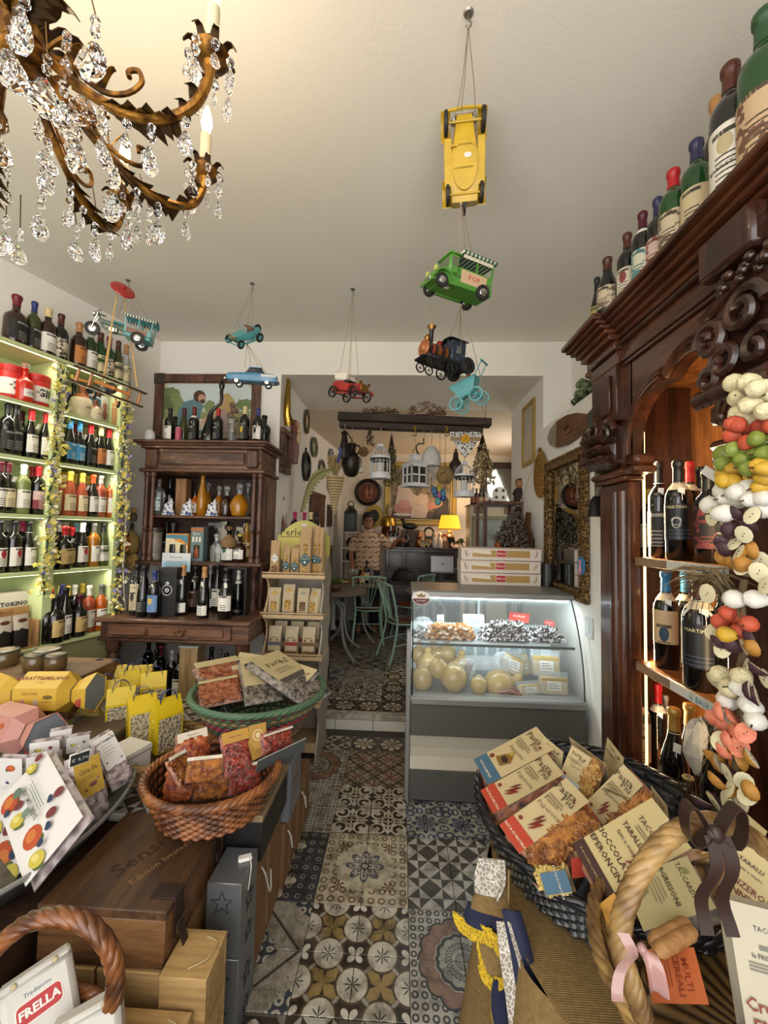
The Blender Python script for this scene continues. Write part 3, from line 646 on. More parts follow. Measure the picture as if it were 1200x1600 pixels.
# glass vase with pine cones
t=Th('glass_vase','clear glass vase filled with dried cones on the hutch top','vase',(Wx(358,3.02),3.02,HT));ob('glass_body',La([(.03,0),(.033,.01),(.03,.1),(.036,.2),(.042,.205),(.033,.2),(.026,.1),(.028,.012),(0,.01)],18),GL['clear'],t)
cm=mat('dried_cone','7d6a55',.8,var=.4,vs=60)
for i,(dx,dz,r)in en(((0,.05,.02),(.01,.1,.022),(-.012,.15,.023),(.018,.2,.026),(-.02,.23,.028),(.012,.27,.028),(-.005,.31,.025))):
 ob('dried_cone',La([(r*(.35+.65*sin(pi*k/7))*(1 if k%2 else .8),(k/7-.5)*r*2.2)for k in rg(8)],9),cm,t,loc=(dx,0,dz),rot=(.3*i,.2*i,i))
hbot(377,'dark bottle with gold foil and oval yellow label on the hutch top',cp='cream',pp=labmat('121110','8d8880','c0a02e',2),y=2.97,h=.285)
hbot(398,'dark bottle with blue capsule and white label at right on the hutch top',cp='navy',pp=labmat('d8d4cc','3a3432','26283a',2),y=2.97,h=.27)
hbot(408,'black flagon leaning behind the blue capped bottle on the hutch top','liqueur','black','black',None,3.12,.26,r=.05)
# framed religious print
p0,p1=at(243,584,'Y',3.25),at(408,590,'Y',3.25)
PW,PZ0,PZ1=(p1.x-p0.x)/2,2.24,p0.z
t=Th('framed_print','dark framed print of a robed couple in a landscape above the hutch','picture',((p0.x+p1.x)/2,YW-.002,0))
ob('frame',frame_mb(-PW,PW,PZ0,PZ1,.075,.04,.01),walz,t)
for x in(-1,1):
 for z in(PZ0+.045,PZ1-.045):ob('corner_ornament',Bx(x*(PW-.045)-.045,x*(PW-.045)+.045,-.046,-.038,z-.045,z+.045,.003),mat('tooled_metal','4a443a',.45,.5,bump=lambda:voro(60),bs=.8),t)
ob('mount',Bx(-PW+.06,PW-.06,-.012,-.004,PZ0+.06,PZ1-.06),M('c9c2ae',.7),t)
pr=flat('print',rrect(-PW+.08,PW-.08,PZ0+.09,PZ1-.085,.07),mat('print_sky',lambda:mix(smooth(xyz()[2]+noise(4,3)*.2,2.5,2.78),'b9bf9c','c3cfcc'),.5),t,(0,-.014,0))
zc=(PZ0+PZ1)/2
def pp_(name,pts,c,k):flat(name,pts,M(c,.6),pr,(0,-.0012*k,0))
rn=Rn(5)
for i,(cx,cz,a,b)in en(((-.33,.12,.09,.08),(-.28,.06,.08,.09),(-.36,.03,.07,.1),(.31,.05,.07,.05),(.02,.03,.05,.05))):pp_('painted_tree',[(x+rn.U(-.01,.01),z+rn.U(-.01,.01))for x,z in ell(cx,zc+cz,a,b)],('6f8050','7d8a58','61734a')[i%3],1+.15*i)
pp_('painted_meadow',[(-.36,zc-.2),(.36,zc-.2),(.36,zc+.0),(.1,zc-.02),(-.1,zc-.01),(-.36,zc+.01)],'8f9468',2)
pp_('painted_robe',[(-.24,zc-.2),(-.25,zc-.02),(-.2,zc+.07),(-.1,zc+.1),(-.03,zc+.04),(-.06,zc-.05),(-.0,zc-.2)],'5f7f86',3)
pp_('painted_veil',[(.02,zc-.2),(.06,zc-.02),(.1,zc+.06),(.12,zc+.13),(.17,zc+.15),(.22,zc+.1),(.25,zc-.02),(.28,zc-.2)],'b79a62',3)
pp_('painted_gown',[(.03,zc-.2),(.07,zc-.04),(.14,zc+.02),(.2,zc-.05),(.21,zc-.2)],'a9908a',4)
pp_('painted_hair',ell(-.07,zc+.12,.05,.05),'4e3524',4);pp_('painted_face',ell(-.048,zc+.1,.03,.038,rot=.3),'b98d6c',5);pp_('painted_beard',ell(-.04,zc+.075,.022,.018),'4e3524',6)
pp_('painted_face',ell(.125,zc+.085,.026,.036,rot=-.3),'cda688',5);pp_('painted_cloth',ell(-.02,zc-.12,.13,.05),'d2c8b4',6);pp_('painted_child',ell(.0,zc-.09,.035,.03),'cda688',7)
# ---- upper hutch shelf
HS=1.661;GU='bottles on the upper hutch shelf'
hbot(247,'tall clear bottle with teal printed label on the upper hutch shelf','bordeaux','clear','grey',labmat('b8c4c2','3a4a4a','3f6a6a',3),3.0,.27,HS,GU,r=.042)
hbot(264,'dark bottle behind the blue and white figurine on the upper hutch shelf','squat','dark','black',None,3.12,.29,HS,GU,r=.045)
t=Th('wooden_wine_box','tall narrow pine box standing among bottles on upper hutch shelf','box',(Wx(283,3.1),3.12,HS));ob('box',Bx(-.042,.042,-.04,.04,0,.29,.002),wood('pine_box','8a6240','a67c52','z',1.5,.6),t);ob('sliding_lid',Bx(-.036,.036,-.044,-.0405,.01,.28,.001),wood('pine_box','',''),t)
blue_p=mat('blue_white_porcelain',lambda:mix(noise(45,3)>.52,'d0d0d2','3a4a78'),.15)
white_p=mat('white_porcelain','cfcfd2',.15)
for px,w in((263,'left'),(292,'middle'),(331,'right')):
 t=Th('porcelain_figurine',f'blue and white porcelain figurine flask, {w} of three on upper hutch shelf','figurine',(Wx(px,2.965),2.965,HS),group='porcelain figurines on the hutch')
 ob('base_houses',La([(.048,0),(.05,.008),(.04,.02),(.042,.03),(.03,.05),(.026,.062),(.012,.085),(.01,.1)],9,sy=.6),blue_p,t);ob('tower',La([(.013,.03),(.013,.085),(.018,.09),(.004,.125),(0,.13)],8,(.02,0,0)),white_p,t);ob('dome',MB().ball((-.018,0,.07),(.016,.014,.018),10,7),white_p,t)
hbot(304,'small orange bottle with dark cap on the upper hutch shelf','squat','orange','black',Wt,3.08,.2,HS,GU)
hbot(315,'tall slim golden liqueur bottle on the upper hutch shelf','flute','gold',None,None,3.03,.31,HS,GU,r=.038)
def decanter(px,y,z,r,h,lab,gl,neck='clear',sx=1,knob=.018,name='glass_decanter'):
 t=Th(name,lab,'decanter',(Wx(px,y),y,z));n=r*.28
 ob('glass_body',La([(r*.55,0),(r*.75,.006),(r,h*.3),(r*.92,h*.46),(r*.6,h*.6),(n,h*.7)],18),GL[gl],t)
 ob('neck',La([(n,h*.7),(n,h*.84),(n*1.5,h*.86),(n*1.5,h*.88),(0,h*.88)],14),GL[neck],t);ob('stopper',MB().ball((0,0,h*.88+knob*.9),(knob,knob,knob*1.05),10,6),GL['clear'],t);return t
decanter(324,3.14,HS,.036,.27,'clear glass decanter with round stopper behind the golden bottles','amber')
decanter(341,3.06,HS,.04,.23,'amber glass decanter with frosted stopper beside the right figurine','amber',knob=.02)
decanter(353,3.0,HS,.046,.22,'dark amber fluted decanter left of the round golden one','brown',knob=.022)
decanter(373,2.98,HS,.066,.235,'large round golden decanter at right end of the upper hutch shelf','gold',knob=.024)
decanter(386,3.12,HS,.035,.27,'small clear decanter behind the round golden one','clear',knob=.02)
# ---- lower hutch shelf
HL=1.3245;GL_='bottles on the lower hutch shelf'
t=Th('picture_tin','dark round tin printed with a grey scene on lower hutch shelf','tin',(Wx(244,2.99),2.99,HL));ob('can',La([(.052,0),(.052,.23),(.05,.235),(0,.235)],24),mat('grey_scene_print',lambda:mix(noise(22,4),'2c2622','a59c90'),.5),t);ob('lid',La([(.053,.205),(.0535,.24),(0,.242)],24),M('3a3430',.4),t)
hbot(262,'dark bottle with black cap behind the printed tin','squat','dark','black',Bk,3.12,.29,HL,GL_);hbot(272,'dark liqueur bottle behind the orange gift box','squat','brown','grey',None,3.16,.28,HL,GL_)
def gbox(px,y,z,w,d,hh,col,name,lab,cat='box',rz=0):
 t=Th(name,lab,cat,(Wx(px,y),y,z),rz);ob('carton',Bx(-w/2,w/2,-d/2,d/2,0,hh,.002),M(col,.6),t);return t
t=gbox(283,2.985,HL,.17,.08,.2,'d08a3a','glasses_gift_box','orange and blue gift box with two glass windows on lower hutch shelf')
flat('printed_sky',[(-.083,.003),(-.083,.19),(-.02,.19),(-.02,.15),(.083,.11),(.083,.003)],M('d9cba6',.6),t,(0,-.042,0));flat('blue_band',[(-.083,.19),(.083,.19),(.083,.12),(.03,.16),(-.083,.165)],M('4d8090',.6),t,(0,-.0435,0))
for x in(-.03,.05):ob('tasting_glass',MB().at((x,-.044,.03)).la([(.02,0),(.024,.05),(.02,.09),(.018,.09),(.02,.05),(.0,.006)],14,sy=.3),M('2b2620',.1),t)
t=gbox(314,2.97,HL,.095,.08,.25,'5f7474','bottle_gift_box','teal grey gift box with bottle window on lower hutch shelf')
flat('window',rrect(-.022,.022,.02,.12,.01),M('241c16',.2),t,(0,-.0425,0));flat('window_bottle',[(-.014,.024),(.014,.024),(.014,.08),(.006,.095),(.006,.115),(-.006,.115),(-.006,.095),(-.014,.08)],M('8c4a2c',.2),t,(0,-.044,0))
flat('orange_band',[(-.047,.22),(.047,.22),(.047,.245),(-.047,.245)],M('a8643a',.6),t,(0,-.0425,0));text('Elisir',.03,M('d8d4c4',.6),t,(0,-.044,.2))
for i in rg(3):flat('printed_bottle',rrect(-.036+.025*i,-.02+.025*i,.14,.18,.006),M('d0c8b8',.6),t,(0,-.0425,0))
t=gbox(327,3.03,HL,.045,.09,.26,'221d1b','black_bottle_carton','narrow black bottle carton right of the teal gift box');flat('printed_panel',[(-.016,.05),(.016,.05),(.016,.2),(-.016,.2)],M('3a3430',.5),t,(0,-.047,0))
t=gbox(338,3.2,HL,.12,.01,.29,'8d8f8c','printed_leaflet','grey printed leaflet standing behind the clear flask','card');flat('printed_block',rrect(-.045,.0,.2,.27,.004),M('5a6468',.6),t,(0,-.007,0));text('Rosolio',.022,M('3c4448',.6),t,(.02,-.007,.17))
hbot(337,'small dark bottle with black cap behind the clear flask','squat','dark','black',Wt,3.1,.24,HL,GL_)
hbot(341,'clear square shouldered flask with silver cap on lower hutch shelf','squat','clear','silver',None,2.96,.2,HL,GL_,r=.045)
t=hbot(360,'stout bottle with jute wrapped shoulder and white label on lower hutch shelf','liqueur','dark',None,labmat('d8d4cc','3a3432','2f5a4a',2),2.965,.24,HL,GL_,r=.05,lz=(.06,.4))
ob('jute_wrap',La([(R0*1.0,.132),(R0*1.12,.15),(R0*1.1,.19),(R0*.8,.215),(R0*.45,.235),(R0*.45,.245)],16),mat('jute_wrap',lambda:mix(fract(xyz()[2]*220)<.5,'8a6a44','6b5032'),.85),t);ob('cork_stopper',La([(.0135,.28),(.0165,.3),(.0165,.325),(0,.327)],12),M('6a4a30',.7),t)
for k,(px,z,w)in en(((357,.235,'left'),(371,.19,'middle'),(384,.22,'right'))):
 t=Th('postcard',f'cream postcard with dark drawing, {w} of three behind lower hutch bottles','card',(Wx(px,3.17),3.17,HL));ob('card',MB().at((0,0,0),ry=(-.2,.1,.05)[k],rx=-.1).box(-.038,.038,-.001,.001,.0 if k else .0,z+.07,.0),M('c9c0aa',.7),t)
 flat('drawing',ell(0,z+.02,.014,.024,10),M('2e2a26',.7),t,((.0,.02,.01)[k],-.03,0))
t=hbot(377,'small amber bottle with white label on lower hutch shelf','squat','brown',None,Wt,2.965,.19,HL,GL_,r=.044);ob('flower_stopper',MB().ball((0,0,.31),(.018,.018,.022),8,6),M('b09a40',.6),t)
t=hbot(387,'tall dark bottle with gold top at right end of the lower hutch shelf','flute','amber','gold',Cr,3.08,.29,HL,GL_)
t=Th('information_card','pale blue information card hanging over the lower hutch shelf edge','sign',(Wx(279,2.875),2.875,HL-.075));ob('card',Bx(-.105,.105,-.001,.001,0,.135),mat('pale_blue_card',lambda:mix(smooth(xyz()[2],.05,.09),'9cc4d8','c9cdd0'),.6),t)
for k in rg(6):flat('printed_line',[(-.085+.004*(k%3),.012+.012*k),(.085-.006*(k%2),.012+.012*k),(.085-.006*(k%2),.016+.012*k),(-.085+.004*(k%3),.016+.012*k)],M('5f7f8c',.6),t,(0,-.0025,0))
text('Benvenuti',.022,M('8a5a4a',.6),t,(0,-.0025,.105))
# ---- on the drawer table
TT=.9845;GT='bottles on the drawer table'
def tbot(px,py,lab,st='bordeaux',gl='dark',cp='black',pp=None,h=.31,**k):
 p=at(px,py,'Z',TT);return bottle((p.x,max(p.y,2.575),TT),RN.U(-.3,0),h,lab,st,gl,cp,pp,group=GT,**k)
tbot(211,960,'dark bottle with beige label showing a small black figure, left on the drawer table',pp=labmat('b9aa8c','2c2824','2c2824',2),h=.33,lz=(.1,.62),word='HOUSE',wsize=.016,wz=.55)
tbot(222,963,'slim dark sparkling wine bottle left of the art label bottle','flute','black','black',Bk,h=.33,lz=(.1,.3))
tbot(239,964,'dark bottle with navy capsule and blue yellow art label','bordeaux','dark','navy',labmat('6a8ab0','3a5a8a','c8a040',2),h=.3,ptag=1)
p=at(262,962,'Z',TT);t=Th('black_bottle_box','large black gift box with round silver emblem on the drawer table','box',(p.x,2.68,TT));ob('carton',Bx(-.062,.062,-.05,.05,0,.315,.002),M('1b191a',.4),t);ob('lid',Bx(-.0635,.0635,-.0515,.0515,.28,.318,.002),M('262324',.4),t)
ob('emblem',MB().at((0,-.0515,.17),rx=pi/2).la([(.028,0),(.03,.002),(.036,.002),(.038,0)],10).la([(.0,.002),(.016,.002),(.018,0)],12).ball((0,.045,.0),(.014,.012,.003),8,5),M('a8a8a8',.3,.6),t)
for px,py,lab,st,cp,pp,h,k in((284,960,'dark sparkling bottle with cork top and small white label, first right of the black box','flute','cork',Wt,.33,dict(lz=(.06,.25),ptag=1)),(303,955,'dark bottle with brown label, second right of the black box','bordeaux','black',labmat('3a211a','b09878'),.31,dict(ptag=1)),(317,965,'dark sparkling bottle with cork top and wide white label at centre of the drawer table','flute','cork',Wt,.33,dict(lz=(.06,.25),ptag=1)),(327,952,'dark bottle with grey capsule behind the cork topped sparkling bottle','burgundy','grey',Wt,.32,dict(lz=(.06,.25))),(338,955,'dark bottle with black capsule behind the largest white label bottle','burgundy','black',Wt,.33,{}),(351,966,'dark burgundy bottle with large curved white label before the open black case','burgundy','black',Wt,.325,dict(lz=(.16,.46),r=.044,ptag=1)),(361,950,'dark bottle mostly hidden beside the open black case','bordeaux','black',None,.33,{})):
 tbot(px,py,lab,st,'dark',cp,pp,h,**k)
t=Th('open_bottle_case','open black presentation case holding one bottle at right of the drawer table','box',(Wx(377,2.75),2.75,TT))
ob('case',Bx(-.07,.07,.03,.036,0,.32).box(-.07,-.064,-.05,.03,0,.32).box(.064,.07,-.05,.03,0,.32).box(-.064,.064,-.05,.03,0,.006).box(-.064,.064,-.05,.03,.314,.32),M('1d1b1b',.5),t)
bottle((Wx(377,2.735),2.735,TT+.007),0,.295,'slim dark bottle with pale foil standing inside the open black case','flute','black','silver',Bk,r=.033,group=GT,lz=(.05,.12),neck=labmat('b0aca2'))
# ---- under the table
for k,(px,cp,y)in en(((243,'black',2.95),(256,'black',2.75),(262,'wine',2.85),(280,'silver',2.75),(291,'black',2.7),(340,'black',2.85),(353,'grey',2.8),(363,'black',2.72))):
 bottle((Wx(px,y),y,.4205),0,.31,f'dark bottle with {cp} capsule, {ORD[k]} from the left under the drawer table','bordeaux','dark',cp,Wt if k%3==1 else None,group='bottles stored under the drawer table')
t=Th('wooden_wine_box','pale wooden wine box standing upright under the drawer table','box',(Wx(309,2.68),2.7,.4205));ob('box',Bx(-.06,.06,-.06,.06,0,.36,.002),wood('pale_pine','8a6c48','b0946a','z',1,.6),t);ob('lid',Bx(-.064,.064,-.064,.064,.36,.375,.002),M('a9a498',.6),t)
t=Th('white_carton','low white carton lying under the left of the drawer table','box',(Wx(225,2.75),2.75,.4205));ob('carton',Bx(-.1,.1,-.1,.1,0,.17,.003),M('8f8a80',.7),t);ob('flap',Bx(-.098,.098,-.004,.004,.1705,.173),M('7d786e',.7),t)
# ---- beside the hutch
straw=mat('straw_weave',lambda:mix((fract(xyz()[2]*90)<.5),'a2874e','7d6436'),.8)
def cor(px,py,y):return at(px,py,'Y',y)
p=cor(205,848,2.98);t=Th('straw_flask','straw covered flask hanging between green shelving and hutch','flask',p);ob('woven_cover',La([(.02,-.09),(.05,-.07),(.062,-.02),(.055,.04),(.03,.075),(.015,.09)],14),straw,t);ob('neck',La([(.012,.085),(.012,.14),(.016,.145),(.0,.15)],10),GL['olive'],t);ob('loop',Tu([(0,0,.14),(.004,0,.2),(0,0,.262)],.002,5),gm['dkg'],t)
p=cor(196,850,2.93);t=Th('amber_jar','amber glass jar hanging left of the straw flask','jar',p);ob('glass_body',La([(.02,-.06),(.036,-.05),(.038,.02),(.02,.05),(.02,.06),(0,.06)],14),GL['orange'],t);ob('lid',La([(.022,.058),(.022,.075),(0,.077)],12),dbrass,t)
p=cor(206,877,2.92);t=Th('straw_hat','small round straw hat hanging below the straw flask','hat',p,rot=(1.35,0,-.35));ob('brim',La([(.03,.004),(.062,0),(.064,.004),(.03,.01)],22),straw,t);ob('hat_crown',La([(.03,.005),(.027,.03),(0,.035)],18),straw,t)
p=cor(209,805,2.98);t=Th('cat_figurine','small brown cat figurine perched above the straw flask','figurine',p);ob('body',La([(.02,-.045),(.024,-.02),(.018,.01),(.012,.02)],12),M('5a4a38',.6),t);ob('head',MB().ball((0,-.004,.033),(.019,.018,.018),10,7).add([(-.018,-.004,.04),(-.004,-.004,.048),(-.014,-.004,.064),(-.012,.006,.045)],[(0,1,2),(1,3,2),(3,0,2),(0,3,1)]).add([(.018,-.004,.04),(.004,-.004,.048),(.014,-.004,.064),(.012,.006,.045)],[(0,1,2),(1,3,2),(3,0,2),(0,3,1)]),M('b08a4c',.6),t)
# pasta bags, shared shapes
def ring(w,d,z,y=0,n=3,r=.35):
 rr=min(w,d)*r;out=[]
 for cx,cy,a0 in((w/2-rr,d/2-rr,0),(-w/2+rr,d/2-rr,pi/2),(-w/2+rr,-d/2+rr,pi),(w/2-rr,-d/2+rr,1.5*pi)):
  for i in rg(n):a=a0+pi/2*i/(n-1);out.append((cx+rr*cos(a),cy+rr*sin(a)+y,z))
 return out
def bag_mb(w,d,h,flat_=.72,crimp=0):return MB().loft([ring(w*.96,d*.9,0),ring(w,d,h*.06),ring(w*1.0,d,h*.45),ring(w*.98,d*.75,h*flat_),ring(w*.97,d*.2+.002,h*.88),ring(w*.97,.004,h)])
def bag_front(w,d,h,z,flat_=.72):
 f=z/h
 for(a,da),(b,db)in zip(((0,d*.9),(.06,d),(.45,d),(flat_,d*.75),(.88,d*.2+.002)),((.06,d),(.45,d),(flat_,d*.75),(.88,d*.2+.002),(1,.004))):
  if a<=f<=b:return-(da+(db-da)*(f-a)/(b-a))/2
 return 0
kraft=mat('kraft_bag','a98a62',.75,var=.12,vs=14,bump=(40,3),bs=.15);creambag=mat('cream_paper_bag','b5a586',.7,var=.1,vs=14,bump=(30,3),bs=.2)
clear=mat('clear_film','ffffff',.08,trans=.0,alpha=.22,spec=.6)
pasta=mat('pasta_pieces',lambda:mix(voro(75),'5a3c1a','caa050'),.5,bump=lambda:voro(75),bs=.8)
pasta_d=mat('dark_pasta_pieces',lambda:mix(voro(80),'2c1c12','8a6440'),.5,bump=lambda:voro(80),bs=.8)
white_c=M('cdc9be',.65);teal=M('1f4a4c',.6);ink=M('35302c',.7)
# ---- display stand
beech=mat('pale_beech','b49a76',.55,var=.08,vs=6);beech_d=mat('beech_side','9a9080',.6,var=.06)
SX0,SX1=-.9,-.515
t=Th('pasta_display_stand','beech pasta display stand with four shelves and pale yellow arched header','display stand',((SX0+SX1)/2*1.042,2.965,0))
hw=(SX1-SX0)/2*1.042
prof=[(.2,0),(-.2,0)]
for z0,z1 in((.02,.36),(.36,.68),(.68,.96),(.96,1.24)):
 for k in rg(7):
  f=k/6;prof.append((-.2+.05*(z0/1.2)+(.0 if f<.25 else .07*sin(pi*(f-.25)/.75)**.7),z0+(z1-z0)*f))
prof+=[(-.02,1.3),(.02,1.36),(.1,1.38),(.16,1.3)]
for k in rg(4):z=1.3-.32*k;prof+=[(.2,z-.02),(.21,z-.1),(.15,z-.16),(.15,z-.26)]
def side(x):return MB().add([(x,y,z)for y,z in prof]+[(x+.012,y,z)for y,z in prof],[tuple(rg(len(prof))),tuple(rg(2*len(prof)-1,len(prof)-1,-1))]+[(i,(i+1)%len(prof),len(prof)+(i+1)%len(prof),len(prof)+i)for i in rg(len(prof))])
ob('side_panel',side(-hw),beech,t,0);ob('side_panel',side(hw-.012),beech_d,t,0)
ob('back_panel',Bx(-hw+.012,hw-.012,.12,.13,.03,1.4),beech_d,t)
SZ=(.1,.4,.705,.98,1.253)
for i,z in en(SZ[1:]):
 f=-.2+.012*i
 sh=ob('shelf',Bx(-hw-.012,hw+.012,f,.118,z-.025,z-.012,.002),beech,t);ob('front_rail',Bx(-hw-.02,hw+.02,f-.012,f-.001,z-.02,z+.006,.003),beech,sh);ob('front_rail',Bx(-hw-.02,hw+.02,f-.012,f-.001,z+.012,z+.022,.003),beech,sh)
ob('bottom_tray',Bx(-hw+.012,hw-.012,-.19,.11,.08,.095).box(-hw+.012,hw-.012,-.195,-.185,.08,.14),beech,t)
hd=ob('header',MB().add([(x,y,z)for y in(.1,.108)for x,z in[(-hw+.005,1.35)]+[(-hw+.0+2*hw*i/16,1.52+.125*sin(pi*i/16))for i in rg(17)]+[(hw,1.25),(hw-.03,1.25)]],[tuple(rg(20)),tuple(rg(39,19,-1))]+[(i,(i+1)%20,20+(i+1)%20,20+i)for i in rg(20)]),mat('header_board',lambda:mix(smooth(xyz()[0]*.8+xyz()[2],1.3,1.75),'c3b45a','a9a24e'),.5),t,0)
text('Perle',.08,M('2e2c28',.7),hd,(-.1,.098,1.55));flat('seal',ell(0,1.6,.022,.022),white_c,hd,(0,.098,0));text('original',.011,ink,hd,(0,.0965,1.6))
flat('header_band',[(-.185,1.515),(-.02,1.515),(-.02,1.519),(-.185,1.519)],ink,hd,(0,.098,0))
sx=(SX0+SX1)/2*1.042
def pbag(x,y,z,w,d,h,lab,body,group,rz=0,tilt=.0,style=0,gcol='b98d3c'):
 t=Th('pasta_bag',lab,'pasta bag',(sx+x*1.04,2.965+y,z),0,group,rot=(tilt,0,rz));fl_=.72
 b=ob('bag',bag_mb(w,d,h,fl_),body,t)
 yf=lambda q:bag_front(w,d,h,q)-.0022
 if style==1:
  flat('window',rrect(-w*.16,w*.16,.0,h*.66,.004),pasta,t,(0,-d/2-.001,0.004));dz=h*.34
  flat('diamond_label',[(-w*.5,dz),(-.01,dz+w*.52),(.01,dz+w*.52),(w*.5,dz),(.01,dz-w*.52),(-.01,dz-w*.52)],teal,t,(0,-d/2-.0024,0))
  flat('diamond_border',[(-w*.42,dz),(0,dz+w*.43),(w*.42,dz),(w*.39,dz),(0,dz+w*.4),(-w*.39,dz)],white_c,t,(0,-d/2-.004,0));text('pasta',w*.2,white_c,t,(0,-d/2-.004,dz+.008))
  flat('stamp',ell(0,dz-w*.2,w*.1,w*.1,12),white_c,t,(0,-d/2-.004,0))
 elif style==2:
  ob('emblem',MB().add([(-w*.3,yf(h*.8),h*.78),(0,yf(h*.88),h*.9),(w*.3,yf(h*.8),h*.78),(0,yf(h*.66),h*.66)],[(0,1,2,3)]),M(gcol,.6),t,0)
  flat('window',rrect(-w*.24,w*.24,h*.18,h*.5,.004),pasta if gcol!='8b8984'else pasta_d,t,(0,-d/2-.0012,0));flat('printed_line',[(-w*.3,h*.1),(w*.3,h*.1),(w*.3,h*.12),(-w*.3,h*.12)],ink,t,(0,-d/2-.0012,0))
 elif style==3:
  flat('diamond_label',[(-w*.4,h*.5),(0,h*.5+w*.5),(w*.4,h*.5),(0,h*.5-w*.5)],white_c,t,(0,-d/2-.0012,0));text('GENUS',w*.2,M('3a5a80',.6),t,(0,-d/2-.0028,h*.5));flat('window',rrect(-w*.3,w*.3,h*.06,h*.3,w*.25),pasta_d,t,(0,-d/2-.0012,0))
 elif style==4:
  ob('contents',bag_mb(w*.99,d*1.05,h*.36,.8),pasta_d,t);flat('colour_band',[(-w*.48,h*.36),(w*.48,h*.36),(w*.48,h*.48),(-w*.48,h*.48)],M(gcol,.6),t,(0,-d/2-.0012,0));text('SEMOLA',w*.15,ink,t,(0,yf(h*.62)-.002,h*.62))
  for s in(-1,1):flat('seal',ell(s*w*.25,h*.54,.008,.008,10),M('6a4a34',.6),t,(0,-d/2-.0012,0))
 return t
ZT=SZ[4]-.0115;gk='tall pasta bags on the display stand'
pbag(-.145,-.1,ZT,.07,.06,.25,'short kraft pasta bag with white diamond at left of stand top shelf',kraft,gk,.1,style=3)
pbag(-.073,-.07,ZT,.055,.05,.215,'narrow kraft bag with teal diamond, second on stand top shelf',kraft,gk,style=1);pbag(-.01,-.085,ZT,.062,.055,.2,'kraft bag with teal diamond, third on stand top shelf',kraft,gk,style=1)
pbag(.065,-.1,ZT,.085,.06,.35,'tallest kraft bag with window and teal diamond on stand top shelf',kraft,gk,style=1);pbag(.12,-.05,ZT,.06,.05,.36,'kraft bag behind the tallest one on stand top shelf',kraft,gk,style=1);pbag(.165,-.075,ZT,.045,.05,.35,'kraft bag at right end of stand top shelf',kraft,gk,-.5,style=1)
pbag(-.02,.04,ZT,.06,.05,.22,'kraft bag at the back of stand top shelf',kraft,gk,style=1)
ZT=SZ[3]-.0115;gk='cream pasta bags on the second shelf'
for x,lab,hh,gc in((-.14,'cream pasta bag with orange emblem at left of stand second shelf',.19,'b98d3c'),(-.045,'cream pasta bag with orange emblem, tallest on stand second shelf',.215,'b98d3c'),(.055,'cream pasta bag with grey emblem on stand second shelf',.19,'8b8984'),(.135,'cream pasta bag turned sideways at right of stand second shelf',.19,'b98d3c')):
 pbag(x,-.1,ZT,.088,.06,hh,lab,creambag,gk,-.5 if x>.1 else 0,-.08,2,gc)
ZT=SZ[2]-.0115;gk='labelled pasta packs on the third shelf'
for k,(x,gc,nm)in en(((-.125,'55565a','grey banded'),(-.01,'8a2a28','red banded'),(.105,'6d4c30','brown banded'))):
 pbag(x,-.12,ZT,.095,.06,.2,f'{nm} pasta pack with cream label on stand third shelf',creambag,gk,0,-.1,4,gc);pbag(x+.012,-.03,ZT,.095,.06,.215,f'pasta pack standing behind the {nm} pack on stand third shelf',creambag,gk,0,-.08,4,gc)
ZT=SZ[1]-.0115
for x in(.02,.12):pbag(x,-.12,ZT,.09,.06,.17,f'pasta bag on stand lowest shelf, {"right" if x > .1 else "left"} of two behind the green basket',kraft,'bags on the lowest shelf',style=4,gcol='7d7a3a')
# refrigerated counter
steel=mat('brushed_steel','8f8f8c',.42,.5,bump=(200,1),bs=.03);dgrey=mat('dark_grey_panel','5a5753',.42,.2);cpan=mat('cream_panel','b9b2a0',.45);whitein=mat('white_interior','cfd8da',.4)
fglass=mat('display_glass','eef6f6',.02,alpha=.05,spec=.4)
FX0,FX1,FY=.078,1.085,2.445
t=Th('refrigerated_counter','steel and grey refrigerated display counter with curved glass and lit food','display fridge',(.58,2.75,0));fo=(-.58,-2.75,0)
def fb(name,x0,x1,y0,y1,z0,z1,m,b=.003,par=None):return ob(name,MB().at(fo).box(x0,x1,y0,y1,z0,z1,b),m,par or t)
fb('lower_panel',FX0,FX1,FY+.006,FY+.02,.012,.185,dgrey);fb('plinth',FX0+.02,FX1-.02,FY+.03,3.05,0,.02,dgrey)
ob('cream_panel',MB().at(fo).loft([[(FX0,y,z),(FX1,y,z),(FX1,3.05,z),(FX0,3.05,z)]for y,z in((FY+.008,.187),(FY+.03,.25),(FY+.03,.3),(FY+.01,.383))]),cpan,t,0)
fb('upper_panel',FX0,FX1,FY-.012,FY+.012,.386,.563,dgrey,.004);fb('cabinet_body',FX0+.005,FX1-.005,FY+.031,3.05,.384,.56,dgrey)
fb('steel_ledge',FX0-.004,FX1+.004,FY-.03,FY+.08,.565,.612,steel,.01);fb('side_post',FX0-.03,FX0-.002,FY+.01,FY+.07,0,.98,steel,.004)
fb('deck',FX0+.01,FX1-.01,FY+.081,3.0,.585,.6,steel);fb('back_wall',FX0+.01,FX1-.01,2.96,2.975,.6,.93,whitein)
for r_ in rg(2):
 for k in rg(11):
  vv=fb('vent_grille',FX0+.09+.078*k,FX0+.145+.078*k,2.9535,2.9595,.81-.1*r_,.87-.1*r_,M('8fa0a6',.5),.001)
  if r_==0:ob('vent_slots',MB().at(fo).box(FX0+.094+.078*k,FX0+.141+.078*k,2.952,2.9535,.818,.824).box(FX0+.094+.078*k,FX0+.141+.078*k,2.952,2.9535,.834,.84).box(FX0+.094+.078*k,FX0+.141+.078*k,2.952,2.9535,.85,.856),M('2a3236',.6),vv)
